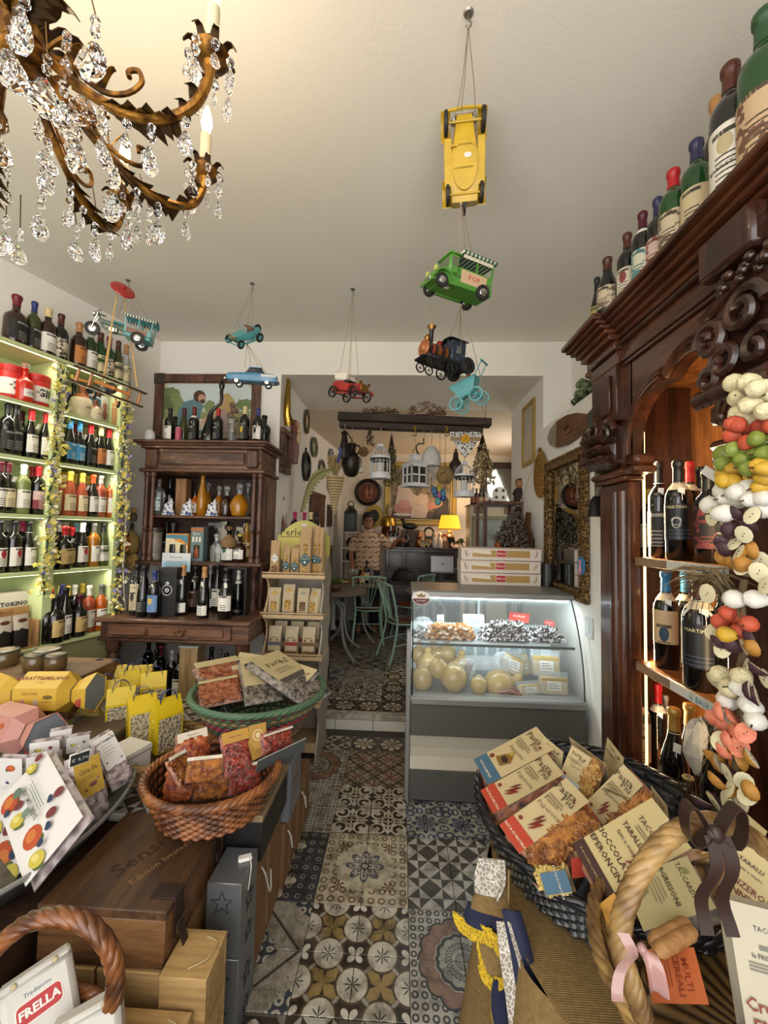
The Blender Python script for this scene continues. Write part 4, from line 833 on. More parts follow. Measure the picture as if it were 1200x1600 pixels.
fb('glass_shelf',FX0+.012,FX1-.012,2.56,2.95,.882,.888,fglass,.001);fb('shelf_rail',FX0+.012,FX1-.012,2.552,2.56,.874,.89,M('26292b',.4),.002)
fb('back_slider',FX0+.01,FX1-.01,2.97,2.976,.931,1.165,fglass,0);fb('slider_frame',.56,.575,2.962,2.969,.931,1.165,M('aab4b8',.4),.001)
GP=[(FY-.005+.19*(k/12)**2.1,.613+.557*(k/12))for k in rg(13)]
ob('curved_glass',MB().at(fo).sheet(lambda u,v:(FX0+.01+(FX1-FX0-.02)*u,GP[round(v*12)][0],GP[round(v*12)][1]),1,12,.006),fglass,t,60)
for x,nm in((FX0+.004,'end_glass'),(FX1-.009,'end_glass')):
 pts=GP+[(2.96,1.17),(2.96,.613)];n=len(pts)
 eg=ob(nm,MB().at(fo).add([(x,y,z)for y,z in pts]+[(x+.005,y,z)for y,z in pts],[tuple(rg(n)),tuple(rg(2*n-1,n-1,-1))]+[(i,(i+1)%n,n+(i+1)%n,n+i)for i in rg(n)]),fglass,t,0)
 ob('edge_seal',MB().at(fo).tube([(x+.0025,y-.002,z)for y,z in GP],.004,6),M('202426',.4),eg)
fb('canopy',FX0,FX1,2.6,3.05,1.172,1.205,steel,.008);fb('canopy_lip',FX0,FX1,2.585,2.6,1.165,1.2,steel,.004)
fb('light_tube',FX0+.03,FX1-.03,2.602,2.625,1.155,1.1715,mat('cool_tube','e8fbff',.4,emit=10,ecol='dff8ff'),.003)
light('fridge_tube','AREA',(.58,2.64,1.15),3.4,(.8,.96,1),.92,.03,(.58,2.76,.7))
light('fridge_light_low','AREA',(.58,2.6,.868),.9,(.85,.97,1),.92,.03,(.58,2.75,.6))  # low area light over the deck, without a tube of its own
# round sticker on the glass
bd=ob('round_sticker',MB().at((.135-.58,2.575-2.75,1.16),rx=pi/2-.2).la([(0,.001),(.058,.001),(.058,0)],28,sy=.72),M('d6d2c8',.5),t)
ob('maroon_field',MB().at((.135-.58,2.574-2.75,1.16),rx=pi/2-.2).add([(x,z*.72,.002)for x,z in[(.054*cos(a),.054*sin(a))for a in[pi+.1+(pi-.2)*i/14 for i in rg(15)]]],[tuple(rg(15))]),M('5c1f1e',.5),bd)
ob('crown_emblem',MB().at((.135-.58,2.573-2.75,1.165),rx=pi/2-.2).prism([(-.022,0),(-.028,.02),(-.012,.012),(0,.028),(.012,.012),(.028,.02),(.022,0)],.001,.002),M('8a6a3c',.5),bd)
text('SALUMERIA',.012,white_c,bd,(.135-.58,2.568-2.75,1.143),(-.2,0,0))
# things inside: trays of pastries
powder=mat('powdered_chocolate_pastry',lambda:mix(smooth(noise(55,3),.5,.58),'2a1d18','d6d6da'),.7);fried=mat('fried_pastry',lambda:mix(smooth(noise(28,3),.5,.66),'9a6428','dcd2bc'),.6);filmw=mat('crumpled_film','dfe9ee',.1,alpha=.2,spec=.8)
def tray(x,y,w,d,lab):
 t=Th('pastry_tray',lab,'tray',(x,y,.8885));ob('tray',MB().loft([ring(w*.9,d*.85,0),ring(w,d,.012),ring(w*1.02,d*1.02,.012),ring(w*.88,d*.84,.003)]),M('d4d6d6',.35),t);return t
tray(.3,2.68,.4,.2,'white oval tray under golden fried pastries in the fridge');tray(.68,2.68,.34,.2,'white oval tray under dark sugared pastries at centre of the fridge');tray(.93,2.69,.26,.2,'white oval tray under dark sugared pastries at right of the fridge')
def pastry(x,y,z,m,lab,g,n,r=.026):
 t=Th('pastry',lab,'pastry',(x,y,z),n*1.3,g);rn=Rn(n)
 ob('dough',Tu([(r*1.1*cos(a)*(1+.25*rn.random()),r*.8*sin(a)*(1+.2*rn.random()),r*.5+r*.35*sin(2*a+n))for a in[i*2*pi/9 for i in rg(9)]],[r*(.42+.16*rn.random())for i in rg(9)],7,True),m,t)
rn=Rn(11);zz=.901
def pile(x0,x1,y0,y1,m,lab,g,nx,ny,layers,n0):
 k=n0
 for l in rg(layers):
  for j in rg(ny-(l>1)):
   for i in rg(nx-l):
    pastry(x0+(x1-x0)*(i+.5+l*.5)/nx+rn.U(-.008,.008),y0+(y1-y0)*(j+.5)/ny,zz+l*.028,m,lab,g,k);k+=1
pile(.18,.48,2.61,2.75,fried,'golden fried pastry dusted with sugar in the tray of alike ones','fried pastries',7,3,3,0);pile(.535,.83,2.61,2.75,powder,'dark pastry dusted with white sugar on the centre tray of alike ones','centre sugared pastries',7,3,4,100);pile(.835,1.03,2.62,2.76,powder,'dark pastry dusted with white sugar on the right tray of alike ones','right sugared pastries',4,3,3,200)
def crumple(name,lab,cat,loc,w,d,h,m,seed,n=12):
 rn=Rn(seed);t=MB().grid(lambda u,v:((w/2)*cos(2*pi*u)*sin(pi*(v*.98+.01))*rn.U(.8,1.15),(d/2)*sin(2*pi*u)*sin(pi*(v*.98+.01))*rn.U(.8,1.15),h*(.5-.5*cos(pi*v))*rn.U(.92,1.05)),n,7,True)
 o=ob(name,t,m,None,0,loc);return tag(o,lab,cat)
crumple('plastic_bag','crumpled clear plastic bag over dark pastries at left of the fridge','plastic bag',(.15,2.68,.89),.16,.2,.13,filmw,1,16)
pile(.1,.2,2.62,2.74,powder,'dark pastry inside the crumpled clear bag','bagged pastries',2,2,2,300)
def card(x,y,z,lab,m,w=.08,hh=.07,rx=-.3,rz=0,lines=1,txt=None):
 t=Th('price_card',lab,'card',(x,y,z),rot=(rx,0,rz));ob('card',Bx(-w/2,w/2,-.0008,.0008,0,hh),m,t)
 for k in rg(3 if lines else 0):flat('printed_line',[(-w*.4,hh*(.2+.2*k)),(w*.35,hh*(.2+.2*k)),(w*.35,hh*(.27+.2*k)),(-w*.4,hh*(.27+.2*k))],M('6a7a84',.6),t,(0,-.0022,0))
 if txt:text(txt,hh*.3,M('d8d4c8',.6),t,(0,-.0022,hh*.6))
 return t
card(.275,2.72,.93,'white folded card standing between the clear bag and fried pastries',M('d4dade',.6),.05,.1,-.1,.4);card(.5,2.77,.95,'white printed card standing behind the sugared pastries',M('d4dade',.6),.14,.08);card(.79,2.76,.99,'red printed card lying on the sugared pastries',M('9a2f26',.6),.13,.08,-.9,-.4,False,'DOLCI');card(.98,2.72,.975,'small red and white card on the right pastries',M('9a2f26',.6),.06,.05,-.9,-.3,False,'NOCI')
# cheeses on the deck
cheese=mat('yellow_cheese','a8925a',.35,coat=.4,var=.12,vs=14,bump=(30,2),bs=.1);pale=mat('pale_cheese','c7bb90',.3,coat=.6,var=.1)
ZD=.6005
def provola(x,y,r,z,lab,rot=(0,0,0),neck=1):
 r*=1.15;t=Th('pear_cheese',lab,'cheese',(x,y,z),0,'round cheeses in the fridge',rot=rot)
 ob('cheese_body',La([(0,0),(r*.6,r*.06),(r*.95,r*.55),(r,r),(r*.85,r*1.5),(r*.45,r*1.85),(r*.26,r*1.98),(r*.36,r*2.2),(r*.3,r*2.5),(0,r*2.6)]if neck else[(0,0),(r*.6,r*.06),(r*.95,r*.55),(r,r),(r*.85,r*1.5),(r*.45,r*1.85),(0,r*1.95)],18),cheese,t)
 ob('string',Tu([(r*.28*cos(a),r*.28*sin(a),r*1.97)for a in[i*pi/5 for i in rg(10)]]+[(r*.3,-.01,r*1.9),(r*.7,-r*.8,r*1.5)],.002,5),M('cfc4a4',.7),t)
provola(.15,2.58,.06,ZD,'round yellow cheese at front left corner of the fridge deck',neck=0);provola(.25,2.585,.052,ZD+.07,'small round cheese resting on the front left ones');provola(.345,2.58,.072,ZD,'big round yellow cheese, second along the front of the deck',neck=0);provola(.19,2.72,.065,ZD+.03,'pear shaped cheese behind the front left one');provola(.24,2.83,.065,ZD+.05,'pear shaped cheese at the back left of the deck');provola(.14,2.8,.05,ZD+.09,'small pear cheese highest in the left heap')
provola(.55,2.6,.078,ZD+.01,'large pear shaped cheese lying at centre with neck to the right',(0,1.25,0));provola(.49,2.545,.045,ZD,'small pale knotted cheese before the large pear cheese',neck=0);provola(.42,2.76,.06,ZD+.02,'pear cheese half hidden behind the big round one');provola(.33,2.84,.06,ZD+.08,'pear cheese at the back beneath the vents')
def wedge(x,y,z,w,d,hh,lab,rot,g='wrapped cheese pieces'):
 w*=1.25;hh*=1.2;t=Th('cheese_piece',lab,'cheese',(x,y,z),0,g,rot=rot);ob('cheese_block',Bx(-w/2,w/2,-d/2,d/2,0,hh,.008),cheese,t);ob('label',Bx(-w*.25,w*.25,-d/2-.0016,-d/2-.0004,hh*.25,hh*.75),M('d0ccc0',.6),t);ob('printed_lines',Bx(-w*.2,w*.2,-d/2-.0024,-d/2-.0017,hh*.35,hh*.39).box(-w*.2,w*.15,-d/2-.0024,-d/2-.0017,hh*.48,hh*.52).box(-w*.2,w*.1,-d/2-.0024,-d/2-.0017,hh*.6,hh*.64),ink,t)
 ob('wrap_film',MB().loft([ring(w*1.06,d*1.2,-.001),ring(w*1.1,d*1.25,hh*.6),ring(w*1.1,.01,hh*1.3)]),filmw,t,0)
wedge(.72,2.68,ZD+.07,.12,.045,.1,'wrapped cheese wedge leaning at centre of the fridge deck',(-.4,.4,.15));wedge(.83,2.74,ZD+.05,.1,.05,.11,'wrapped cheese piece behind the two stacked blocks',(-.4,-.3,.1));wedge(.93,2.64,ZD+.085,.13,.06,.1,'upper wrapped cheese block at right of the deck',(-.25,0,-.1));wedge(.95,2.57,ZD,.13,.06,.085,'lower wrapped cheese block at right front of the deck',(-.2,0,-.1));wedge(.8,2.55,ZD,.12,.05,.05,'pale wrapped cheese lying flat at the front of the deck',(-.3,0,.3))
t=Th('sausage_pack','packet of dark red cured sausage at the front of the deck','sausage',(.68,2.535,ZD),-.1)
for k in rg(3):ob('sausage',Tu([(-.08+.16*i/8,.02*k-.02,.016+.012*(k==1)+.012*sin(i*.6))for i in rg(9)],[.006]+[.014]*7+[.006],8),mat('cured_sausage','6e2a1a',.3,coat=.6,var=.2,vs=40),t)
for k,(x,y,z)in en(((.43,2.63,.05),(.6,2.78,.03),(.75,2.82,.06),(.65,2.62,.1))):crumple('plastic_bag',('clear bag of grey salami between round cheeses','clear bag of pale cheese below the vents','clear crumpled bag at back centre of the deck','clear bag lying on the large pear cheese')[k],'plastic bag',(x,y,ZD+z),.13,.1,.13,filmw,20+k,12)
tag(ob('salami',MB().at((.44,2.66,ZD+.09),ry=.5,rz=.6).la([(0,-.07),(.02,-.062),(.026,0),(.02,.062),(0,.07)],12),mat('salami','6a5650',.5,var=.3,vs=50)),'grey brown salami between the round cheeses','salami')
# ---- pasta boxes on the counter
boxw=M('c9bdb0',.55);redl=M('a8262a',.5);spag=mat('spaghetti_strands',lambda:mix(fract(xyz()[2]*260+noise(20,2)*1.5)<.5,'8a6a34','b8975a'),.4)
q0,q1=at(720,913,'Z',1.206),at(847,917,'Z',1.206);bw=q1.x-q0.x
for k,w in en(('bottom','middle','top')):
 hh=.088;t=Th('spaghetti_box',f'white spaghetti box with red badge and window, {w} of the stack of three','pasta box',((q0.x+q1.x)/2+(.0,-.003,.003)[k],q0.y+.09,1.2055+k*(hh+.001)),(0,.01,-.008)[k],'spaghetti boxes on the counter')
 ob('carton',Bx(-bw/2,bw/2,-.09,.09,0,hh,.002),boxw,t);w_=flat('window',[(-bw*.36,.022),(bw*.36,.022),(bw*.36,.07),(-bw*.36,.07)],spag,t,(0,-.092,0));flat('painted_gloss',[(-bw*.36,.05),(-bw*.12,.04),(-bw*.14,.07),(-bw*.36,.07)],M('cfc6b0',.2),t,(0,-.0935,0))  # pale patch on the window is a painted highlight
 b_=flat('red_badge',rrect(-.034,.034,.024,.07,.012),redl,t,(0,-.0945,0));text('FRELLA',.019,M('e6e0d4',.5),b_,(0,-.0012,.047));flat('badge_edge',rrect(-.036,.036,.022,.072,.013),M('e6e0d4',.5),t,(0,-.0936,0))
 flat('brown_edge',[(-bw*.49,.083),(bw*.49,.083),(bw*.49,.086),(-bw*.49,.086)],M('6a3a30',.6),t,(0,-.092,0))
 for s in(-1,1):ob('wheat_print',MB().at((s*bw*.43,-.0915,.02)).tube([(0,0,0),(.006*s,0,.03),(.004*s,0,.052)],.0016,4).tube([(.004*s,0,.01),(.016*s,0,.045)],.0016,4).tube([(-.008*s,0,.004),(-.012*s,0,.03)],.0016,4),M('8a6a44',.6),t)
p=at(857,917,'Z',1.206);t=Th('black_tumbler','black tapered cup standing on the fridge beside the spaghetti boxes','cup',(p.x,p.y+.03,1.2055));ob('cup',La([(.042,0),(.036,.16),(.033,.16),(.038,.006),(0,.006)],22),M('141415',.35),t);ob('rim',La([(.0365,.155),(.038,.16),(.0365,.165),(.033,.162)],22),M('222224',.3),t)
# right wall
gold=mat('antique_gold',lambda:mix(smooth(noise(60,3),.35,.65),'3a2a16','8a6a3c'),.42,.35,bump=lambda:voro(70),bs=.9)
RX=1.129;Rw=-pi/2
def rwall(name,lab,cat,y,z,rot=None):return Th(name,lab,cat,(RX,y,z),-pi/2)
t=rwall('gilt_mirror','large mirror in carved antique gold frame on the right wall','mirror',2.81,1.645)
MH,MZ=.345,.485
ob('frame',frame_mb(-MH,MH,-MZ,MZ,.075,.035,.012),gold,t)
for w_,k in((.018,0),(.07,1)):
 rr_=MB();
 for s in(-1,1):
  for i in rg(34):rr_.ball((-MH+w_+(2*MH-2*w_)*i/33,-.038,s*(MZ-w_)),.009,6,4)
  for i in rg(46):rr_.ball((s*(MH-w_),-.038,-MZ+w_+(2*MZ-2*w_)*i/45),.009,6,4)
 bd_=ob('beading',rr_,gold,t);bd_['kind']='stuff'
ob('mirror_glass',Bx(-MH+.07,MH-.07,-.012,-.006,-MZ+.07,MZ-.07),mat('mirror_silver','c8c8c4',.02,1),t)
t=Th('souvenir_magnet','blue and green plaque with a pink dancer stuck on the mirror frame','magnet',(RX-.042,2.485,1.39),-pi/2);ob('plaque',MB().at((0,0,0),rx=pi/2).prism([(x,z)for x,z in ell(0,0,.042,.055,16)],0,.012),mat('plaque_blue',lambda:mix(xyz()[1]<-.015,'3a6fa0','3a5038'),.5),t)
ob('dancer',MB().at((0,-.014,0)).la([(.02,-.03),(.012,-.005),(.007,.01),(.009,.02)],10,sy=.4).ball((0,0,.028),.008,8,6).tube([(-.006,0,-.03),(-.006,0,-.05)],.003,5).tube([(.006,0,-.03),(.006,0,-.05)],.003,5).tube([(.008,0,.015),(.02,0,.03)],.0025,5),M('c98a90',.5),t)
t=rwall('light_switch','white wall switch plate right of the fridge','switch',2.48,1.03);ob('plate',Bx(-.045,.045,-.01,0,-.06,.06,.003),M('cdd2d2',.4),t);ob('rocker',Bx(-.015,.015,-.015,-.01,-.03,.03,.003),M('dadedd',.3),t)
t=rwall('brass_tray','oval hammered brass tray hung on the right wall beyond the mirror','tray',3.3,2.06);ob('tray',MB().at((0,0,0),rx=pi/2).la([(.1,.0),(.155,.012),(.16,.018),(.15,.016),(.1,.008),(0,.008)],28,sy=1.2),mat('hammered_brass','b89a4c',.25,1,bump=lambda:voro(45),bs=.6),t);ob('crest',MB().at((0,-.02,.19)).tube([(-.03,0,0),(-.015,0,.02),(0,0,.025),(.015,0,.02),(.03,0,0)],.006,6),brass,t)
t=rwall('gold_picture_frame','pale gold framed grey glass picture on the passage right wall','picture',3.63,2.47);ob('frame',frame_mb(-.17,.17,-.28,.28,.035,.02,.004),mat('pale_gold','a88a44',.4,.4),t);ob('glass',Bx(-.137,.137,-.008,-.003,-.247,.247),mat('grey_glass',lambda:mix(noise(6,3),'8c8c84','b3b2a8'),.15),t)
# wooden fish
t=rwall('wooden_fish','carved brown wooden fish with pale head and grey tail on the right wall','wall decoration',2.76,2.285)
fp=[(-.36,.0),(-.3,.06),(-.18,.095),(0,.1),(.15,.08),(.27,.045),(.3,.04)]
def fish(a,b):pts=[(x,z)for x,z in fp if a<=x<=b];return pts+[(x,-z)for x,z in pts[::-1]]
R_=(0,.07,0)
ob('body',MB().add([(x,y,z)for y in(-.025,-.002)for x,z in fish(-.19,.31)],[tuple(rg(10)),tuple(rg(19,9,-1))]+[(i,(i+1)%10,10+(i+1)%10,10+i)for i in rg(10)]),wood('fish_wood','4a2c1a','7a5234','x',2,.5),t,0,rot=R_)
hp=fish(-.37,-.17);n=len(hp);ob('head',MB().add([(x,y,z)for y in(-.026,-.001)for x,z in hp],[tuple(rg(n)),tuple(rg(2*n-1,n-1,-1))]+[(i,(i+1)%n,n+(i+1)%n,n+i)for i in rg(n)]),mat('fish_head',lambda:mix(noise(18,3),'a79c88','5f5244'),.6),t,0,rot=R_)
ob('tail',MB().at().add([(x,y,z)for y in(-.02,-.004)for x,z in((.29,.04),(.36,.06),(.42,.17),(.45,.17),(.43,.0),(.45,-.09),(.42,-.09),(.36,-.05),(.29,-.04))],[tuple(rg(9)),tuple(rg(17,8,-1))]+[(i,(i+1)%9,9+(i+1)%9,9+i)for i in rg(9)]),mat('fish_tail','4c4c46',.6,var=.3,vs=20),t,0,rot=R_)
ob('carved_marks',Tu([(-.05,-.027,.02),(-.02,-.027,.0),(.02,-.027,.03),(.05,-.027,.01)],.004,5).tube([(.0,-.027,-.03),(.06,-.027,-.035),(.1,-.027,-.01)],.003,5),M('33200f',.6),t,rot=R_)
# frosted grape clusters on the ledge
def grapes(x,y,z,lab,col,n,R,seed,extra=None):
 rn=Rn(seed);t=Th('grape_cluster',lab,'decoration',(x,y,z));m=MB();m2=MB()
 for i in rg(n):
  a,b=rn.U(0,2*pi),rn.random();rr=R*(1-.45*b)*rn.U(.55,1);(m if rn.random()<.85 else m2).ball((rr*cos(a),rr*sin(a),.02+R*2.0*b),rn.U(.014,.024),7,5)
 g_=ob('grapes',m,mat('frosted_'+col,lambda:mix(noise(40,2),lin(col),tuple(min(1,c*1.9+.03)for c in lin(col))),.5),t);g_['kind']='stuff'
 g_=ob('bronze_grapes',m2,M('6b4a2c',.5),t);g_['kind']='stuff'
 lf=MB()
 for i in rg(9):
  a=i*.7;lf.add([(R*.7*cos(a),R*.7*sin(a),.03),(R*1.1*cos(a)-.03*sin(a),R*1.1*sin(a)+.03*cos(a),.06),(R*1.05*cos(a),R*1.05*sin(a),.02),(R*1.1*cos(a)+.03*sin(a),R*1.1*sin(a)-.03*cos(a),.055)],[(0,1,2,3)])
 ob('leaves',lf,M('3c4630',.7),t,0)
grapes(1.243,2.74,ZL+.001,'frosted green grape cluster ornament on the right wall ledge','4c5a3c',90,.098,3);grapes(1.24,2.4,ZL+.001,'frosted dark blue grape cluster ornament beside the cabinet','22263c',90,.1,4)
# bell by the cabinet
p=at(933,790,'X',1.06);t=Th('cow_bell','dark cow bell hanging on a worn strap beside the tall cabinet','bell',(p.x,p.y,p.z));ob('bell',La([(.045,-.06),(.05,-.06),(.035,.03),(.02,.05),(0,.052)],14,sy=.7),M('191614',.45,.4),t);ob('strap',Bx(-.014,.014,-.005,.005,.05,.19,.003),mat('worn_strap','7d7668',.8,var=.3,vs=30),t)
t=Th('drum','round dark drum hanging behind the cow bell','drum',(1.1,p.y+.02,p.z+.03),rot=(0,pi/2,0));ob('shell',La([(.06,-.02),(.062,0),(.06,.02)],20),M('1d1a18',.4),t);ob('skin',La([(.058,-.022),(0,-.022)],20),M('7a6a52',.7),t)
# mahogany cabinet on the right
mah=wood('mahogany','2b160c','58301c','y',1.3,.3,.35);mahz=wood('mahogany_upright','2b160c','542c1a','z',1.3,.28,.4);mahd=wood('mahogany_carving','201009','42241a','z',2,.3,.4);mahin=wood('mahogany_inside','6a3c1c','a86a34','z',1,.4,.2)  # inner wood colour lightened to look lit by the strips
KX,KB=.93,1.345
c=Th('mahogany_cabinet','tall carved mahogany display cabinet with lobed arch along the right wall','cabinet',(KX,1.1,0));ko=(-KX,-1.1,0)
def kb(name,x0,x1,y0,y1,z0,z1,m=mah,b=.004,par=None):return ob(name,MB().at(ko).box(x0,x1,y0,y1,z0,z1,b),m,par or c)
YN=.1
kb('back_panel',1.325,KB,YN,1.93,.1,2.3,mahin);kb('end_panel',KX+.02,1.325,1.9,1.93,.1,2.3,mahz);kb('end_panel',KX+.02,1.325,YN,YN+.03,.1,2.3,mahz);kb('floor_panel',KX+.02,1.325,YN+.03,1.9,.1,.13,mah);kb('roof_panel',KX+.02,1.325,YN+.03,1.9,2.26,2.299,mahin)
kb('base_panel',KX-.02,KX+.02,YN,1.96,0,.52,mah,.006);kb('base_moulding',KX-.04,KX+.03,YN,1.98,.52,.56,mah,.012)
# pilasters
def pilaster(y0,y1):
 p=kb('pilaster',KX,KX+.05,y0,y1,.56,1.8,mahz,.006)
 n=2;w=(y1-y0-.03)*.27
 for k in rg(n):ob('reeding',MB().at(ko).la([(w*.42,.62),(w*.42,1.76)],10,(KX+.002,y0+.015+w*(k+.5),0)),mahz,p)
 kb('plinth_block',KX-.012,KX+.06,y0-.01,y1+.01,.56,.61,mah,.008,p)
 kb('capital_moulding',KX-.022,KX+.06,y0-.012,y1+.012,1.8,1.822,mah,.006,p);kb('capital_moulding',KX-.035,KX+.06,y0-.02,y1+.02,1.822,1.85,mah,.01,p)
 return p
pf=pilaster(1.70,1.94);pilaster(.9,1.2);pilaster(.12,.36)
# face frame with lobed arch
def arc(cy,cz,r,a0,a1,n=12):return[(cy+r*cos(radians(a0+(a1-a0)*i/n)),cz+r*sin(radians(a0+(a1-a0)*i/n)))for i in rg(n+1)]
L1=arc(1.475,1.93,.2,-18,90,10);L2=arc(1.332,2.035,.135,42,216,14)
L1=[(1.665,1.85)]+L1[1:]
def faceframe(path,ya,yb):
 fs=[];vs=[]
 for y,z in path:vs+=[(KX,y,z),(KX,y,2.299),(KX+.045,y,z),(KX+.045,y,2.299)]
 for i in rg(len(path)-1):
  a,b=4*i,4*i+4;fs+=[(a,b,b+1,a+1),(a+2,a+3,b+3,b+2),(a,a+2,b+2,b)]
 return MB().at(ko).add(vs,fs)
arch=[(1.94,1.85),(1.665,1.85)]+L1[1:]+L2+[(1.2,1.86)]
afr=ob('arch_board',faceframe(arch,0,0),mah,c,30)
kb('arch_board',KX,KX+.045,.9,1.2,1.85,2.299,mah);kb('arch_board',KX,KX+.045,YN,.36,1.85,2.299,mah);kb('arch_board',KX,KX+.045,.36,.9,2.15,2.299,mah)
for off,r,x in((.012,.012,-.006),(.034,.009,-.004),(.05,.006,-.002)):
 cen=[(1.475,1.93)]*len(L1)+[(1.332,2.035)]*len(L2)
 for k,seg in en((L1[1:],L2)):
  cc=((1.475,1.93),(1.332,2.035))[k]
  pts=[(KX+x,y+(y-cc[0])*off/max(.05,sqrt((y-cc[0])**2+(z-cc[1])**2)),z+(z-cc[1])*off/max(.05,sqrt((y-cc[0])**2+(z-cc[1])**2)))for y,z in seg]
  ob('arch_moulding',MB().at(ko).tube(pts,r,7),mahz,afr)
kb('impost',KX-.03,KX+.06,1.6,1.72,1.822,1.85,mah,.008);kb('impost',KX-.02,KX+.06,1.61,1.7,1.85,1.9,mah,.014)
kb('cusp_block',KX-.02,KX+.05,1.19,1.235,1.9,1.96,mah,.01)
# frieze, cornice
m_=MB().at(ko).box(KX-.012,KX,YN,1.72,2.285,2.3,.003).box(KX-.02,KX,YN,1.72,2.3,2.315,.004)
ob('frieze_moulding',m_,mah,c)
kb('frieze',KX-.01,KB,YN,1.93,2.315,2.4,mah);kb('frieze_rail',KX-.03,KX,YN,1.94,2.375,2.395,mah,.006)
for x,z0,z1 in((.90,2.4,2.425),(.88,2.425,2.445),(.855,2.445,2.462),(.835,2.462,2.478),(.815,2.478,2.5)):
 kb('cornice_moulding',x,KB,YN,1.94+(KX-x)*.55,z0,z1,mah,.005)
 # broken-forward block over the far pilaster
for x,z0,z1 in((.9,2.30,2.36),(.885,2.36,2.4),(.86,2.4,2.425),(.84,2.425,2.445),(.818,2.445,2.462),(.8,2.462,2.478),(.782,2.478,2.502)):
 kb('pilaster_cornice',x,.93,1.72+(.9-x)*-.3,1.96+(.9-x)*.5,z0,z1,mah,.004)
kb('pilaster_block',.9,.945,1.73,1.95,2.06,2.3,mahz,.004);kb('pilaster_panel',.89,.9,1.77,1.91,2.1,2.27,mahd,.012)
# carved corbel: acanthus capital on the far pilaster
def spiral(x,y,z,R,turns,sg=1,r=.012,n=26,ph=0):
 pts=[(x-.02*(i/n),y+sg*R*(1-.8*i/n)*cos(ph+turns*2*pi*i/n),z+R*(1-.8*i/n)*sin(ph+turns*2*pi*i/n))for i in rg(n+1)]
 return MB().at(ko).tube(pts,[r*(1-.35*i/n)for i in rg(n+1)],7)
cp=kb('capital_core',.885,.95,1.745,1.935,1.86,2.06,mahd,.02)
for k,y in en((1.93,1.75)):ob('volute',spiral(.875,y,2.01,.05,1.6,(1,-1)[k],.015),mahd,cp)
ob('volute',spiral(.865,1.84,2.03,.04,1.4,1,.013),mahd,cp)
for k in rg(3):
 for j in rg(5):
  y=1.755+.0425*j+.02*(k%2);z=1.87+.05*k
  lf=MB().at(ko).sheet(lambda u,v:(.89-.05*sin(v*2.2)-.008*cos((u-.5)*6),y+(u-.5)*.05*(1-v*.55),z+.07*v-.03*v*v),4,6,.006)
  ob('acanthus_leaf',lf,mahd,cp)
  # keystone carving over the centre
ks=kb('keystone',.87,.93,.93,1.17,1.98,2.3,mahd,.03)
kb('keystone_panel',.85,.9,1.0,1.19,2.3,2.42,mahd,.012)
for(y,z,R,sg,tn)in((1.13,2.11,.055,1,1.5),(1.02,2.14,.06,-1,1.5),(1.08,2.03,.05,1,1.2),(.98,2.03,.05,-1,1.2),(1.13,2.0,.04,1,1.1)):ob('scroll',spiral(.85,y,z,R,tn,sg,.017),mahd,ks)
for y,z in((1.13,2.11),(1.02,2.14)):ob('boss',MB().at(ko).ball((.855,y,z),(.018,.026,.026),10,7),mahd,ks)
for i in rg(14):
 ob('carved_berry',MB().at(ko).ball((.845+.01*(i%3),.96+.021*(i%7),2.235+.022*(i//7)+.008*(i%2)),.013,8,6),mahd,ks)
for i in rg(8):
 y=.95+.03*i;ob('acanthus_leaf',MB().at(ko).sheet(lambda u,v:(.87-.05*sin(v*2.4),y+(u-.5)*.045*(1-v*.5),2.0-.07*v),4,6,.006),mahd,ks)
ob('garland_moulding',MB().at(ko).tube([(.87,1.19-.02*i,2.2+.006*i)for i in rg(10)],.016,8),mahd,ks)
# shelves
KS=(.585,1.072,1.487)
paper=M('bfbcb0',.7);bluei=M('4f7f96',.6)
for z in KS:
 sh=kb('shelf',.955,1.324,YN+.03,1.895,z-.025,z,mahin);kb('shelf_edge',.948,.954,YN+.03,1.69,z-.032,z+.001,mat('worn_shelf_edge','8a6f55',.6,var=.3,vs=12),.002,sh)
 if z>.7:
  y=1.41 if z<1.3 else 1.42
  kb('paper_strip',.9455,.9475,y-.3,y+.07,z-.03,z+.0,paper,0,sh);text('\u2193 BASILICATA',.027,bluei,sh,(.944+ko[0],y-.11+ko[1],z-.016),(0,0,-pi/2))
kb('light_strip',.985,.992,1.689,1.696,.62,2.0,mat('warm_led','ffe0a8',.5,emit=2.5,ecol='ffcf86'),0)
light('cabinet_led','AREA',(.995,1.688,1.3),11,(1,.74,.42),.008,1.4,(1.2,1.5,1.3)).rotation_euler=(pi/2,0,radians(-128))
light('cabinet_led_far','AREA',(1.0,1.215,1.5),5,(1,.74,.42),.008,1.2,(1.2,1.3,1.5)).rotation_euler=(pi/2,0,radians(-52))
# ---- bottles in the cabinet
def kbot(px,y_top,X,z,lab,st='bordeaux',gl='dark',cp='black',pp=None,h=None,rz=-.75,g='bottles in the mahogany cabinet',**k):
 d=ray(px,900);kk=X/d.x;Y=d.y*kk
 if h is None:h=at(px,y_top,'X',X).z-z
 return bottle((X,Y,z+.0005),rz,h,lab,st,gl,cp,pp,group=g,**k)
blk=mat('black_label',lambda:mix((fract(xyz()[2]*90)<.12)&(xyz()[2]<.1),'141416','4a5a7a'),.4);silv=M('b9b6ad',.4)
kbot(1016,765,1.1,KS[2],'bottle with yellow capsule at the far back of the top cabinet shelf',cp='yellow',pp=Wt)
t=kbot(1031,722,1.04,KS[2],'dark bottle with black capsule, leftmost at the front of the top cabinet shelf',pp=Bk,ptag=1,r=.04)
t=kbot(1062,720,1.03,KS[2],'large dark bottle with silver crest on black label, top cabinet shelf',pp=blk,lz=(.2,.56),ptag=1,r=.044,neck=labmat('bdb49a'),word='MARTINO',wink='c9bf94',wz=.525,wsize=.013)
cr_=MB()
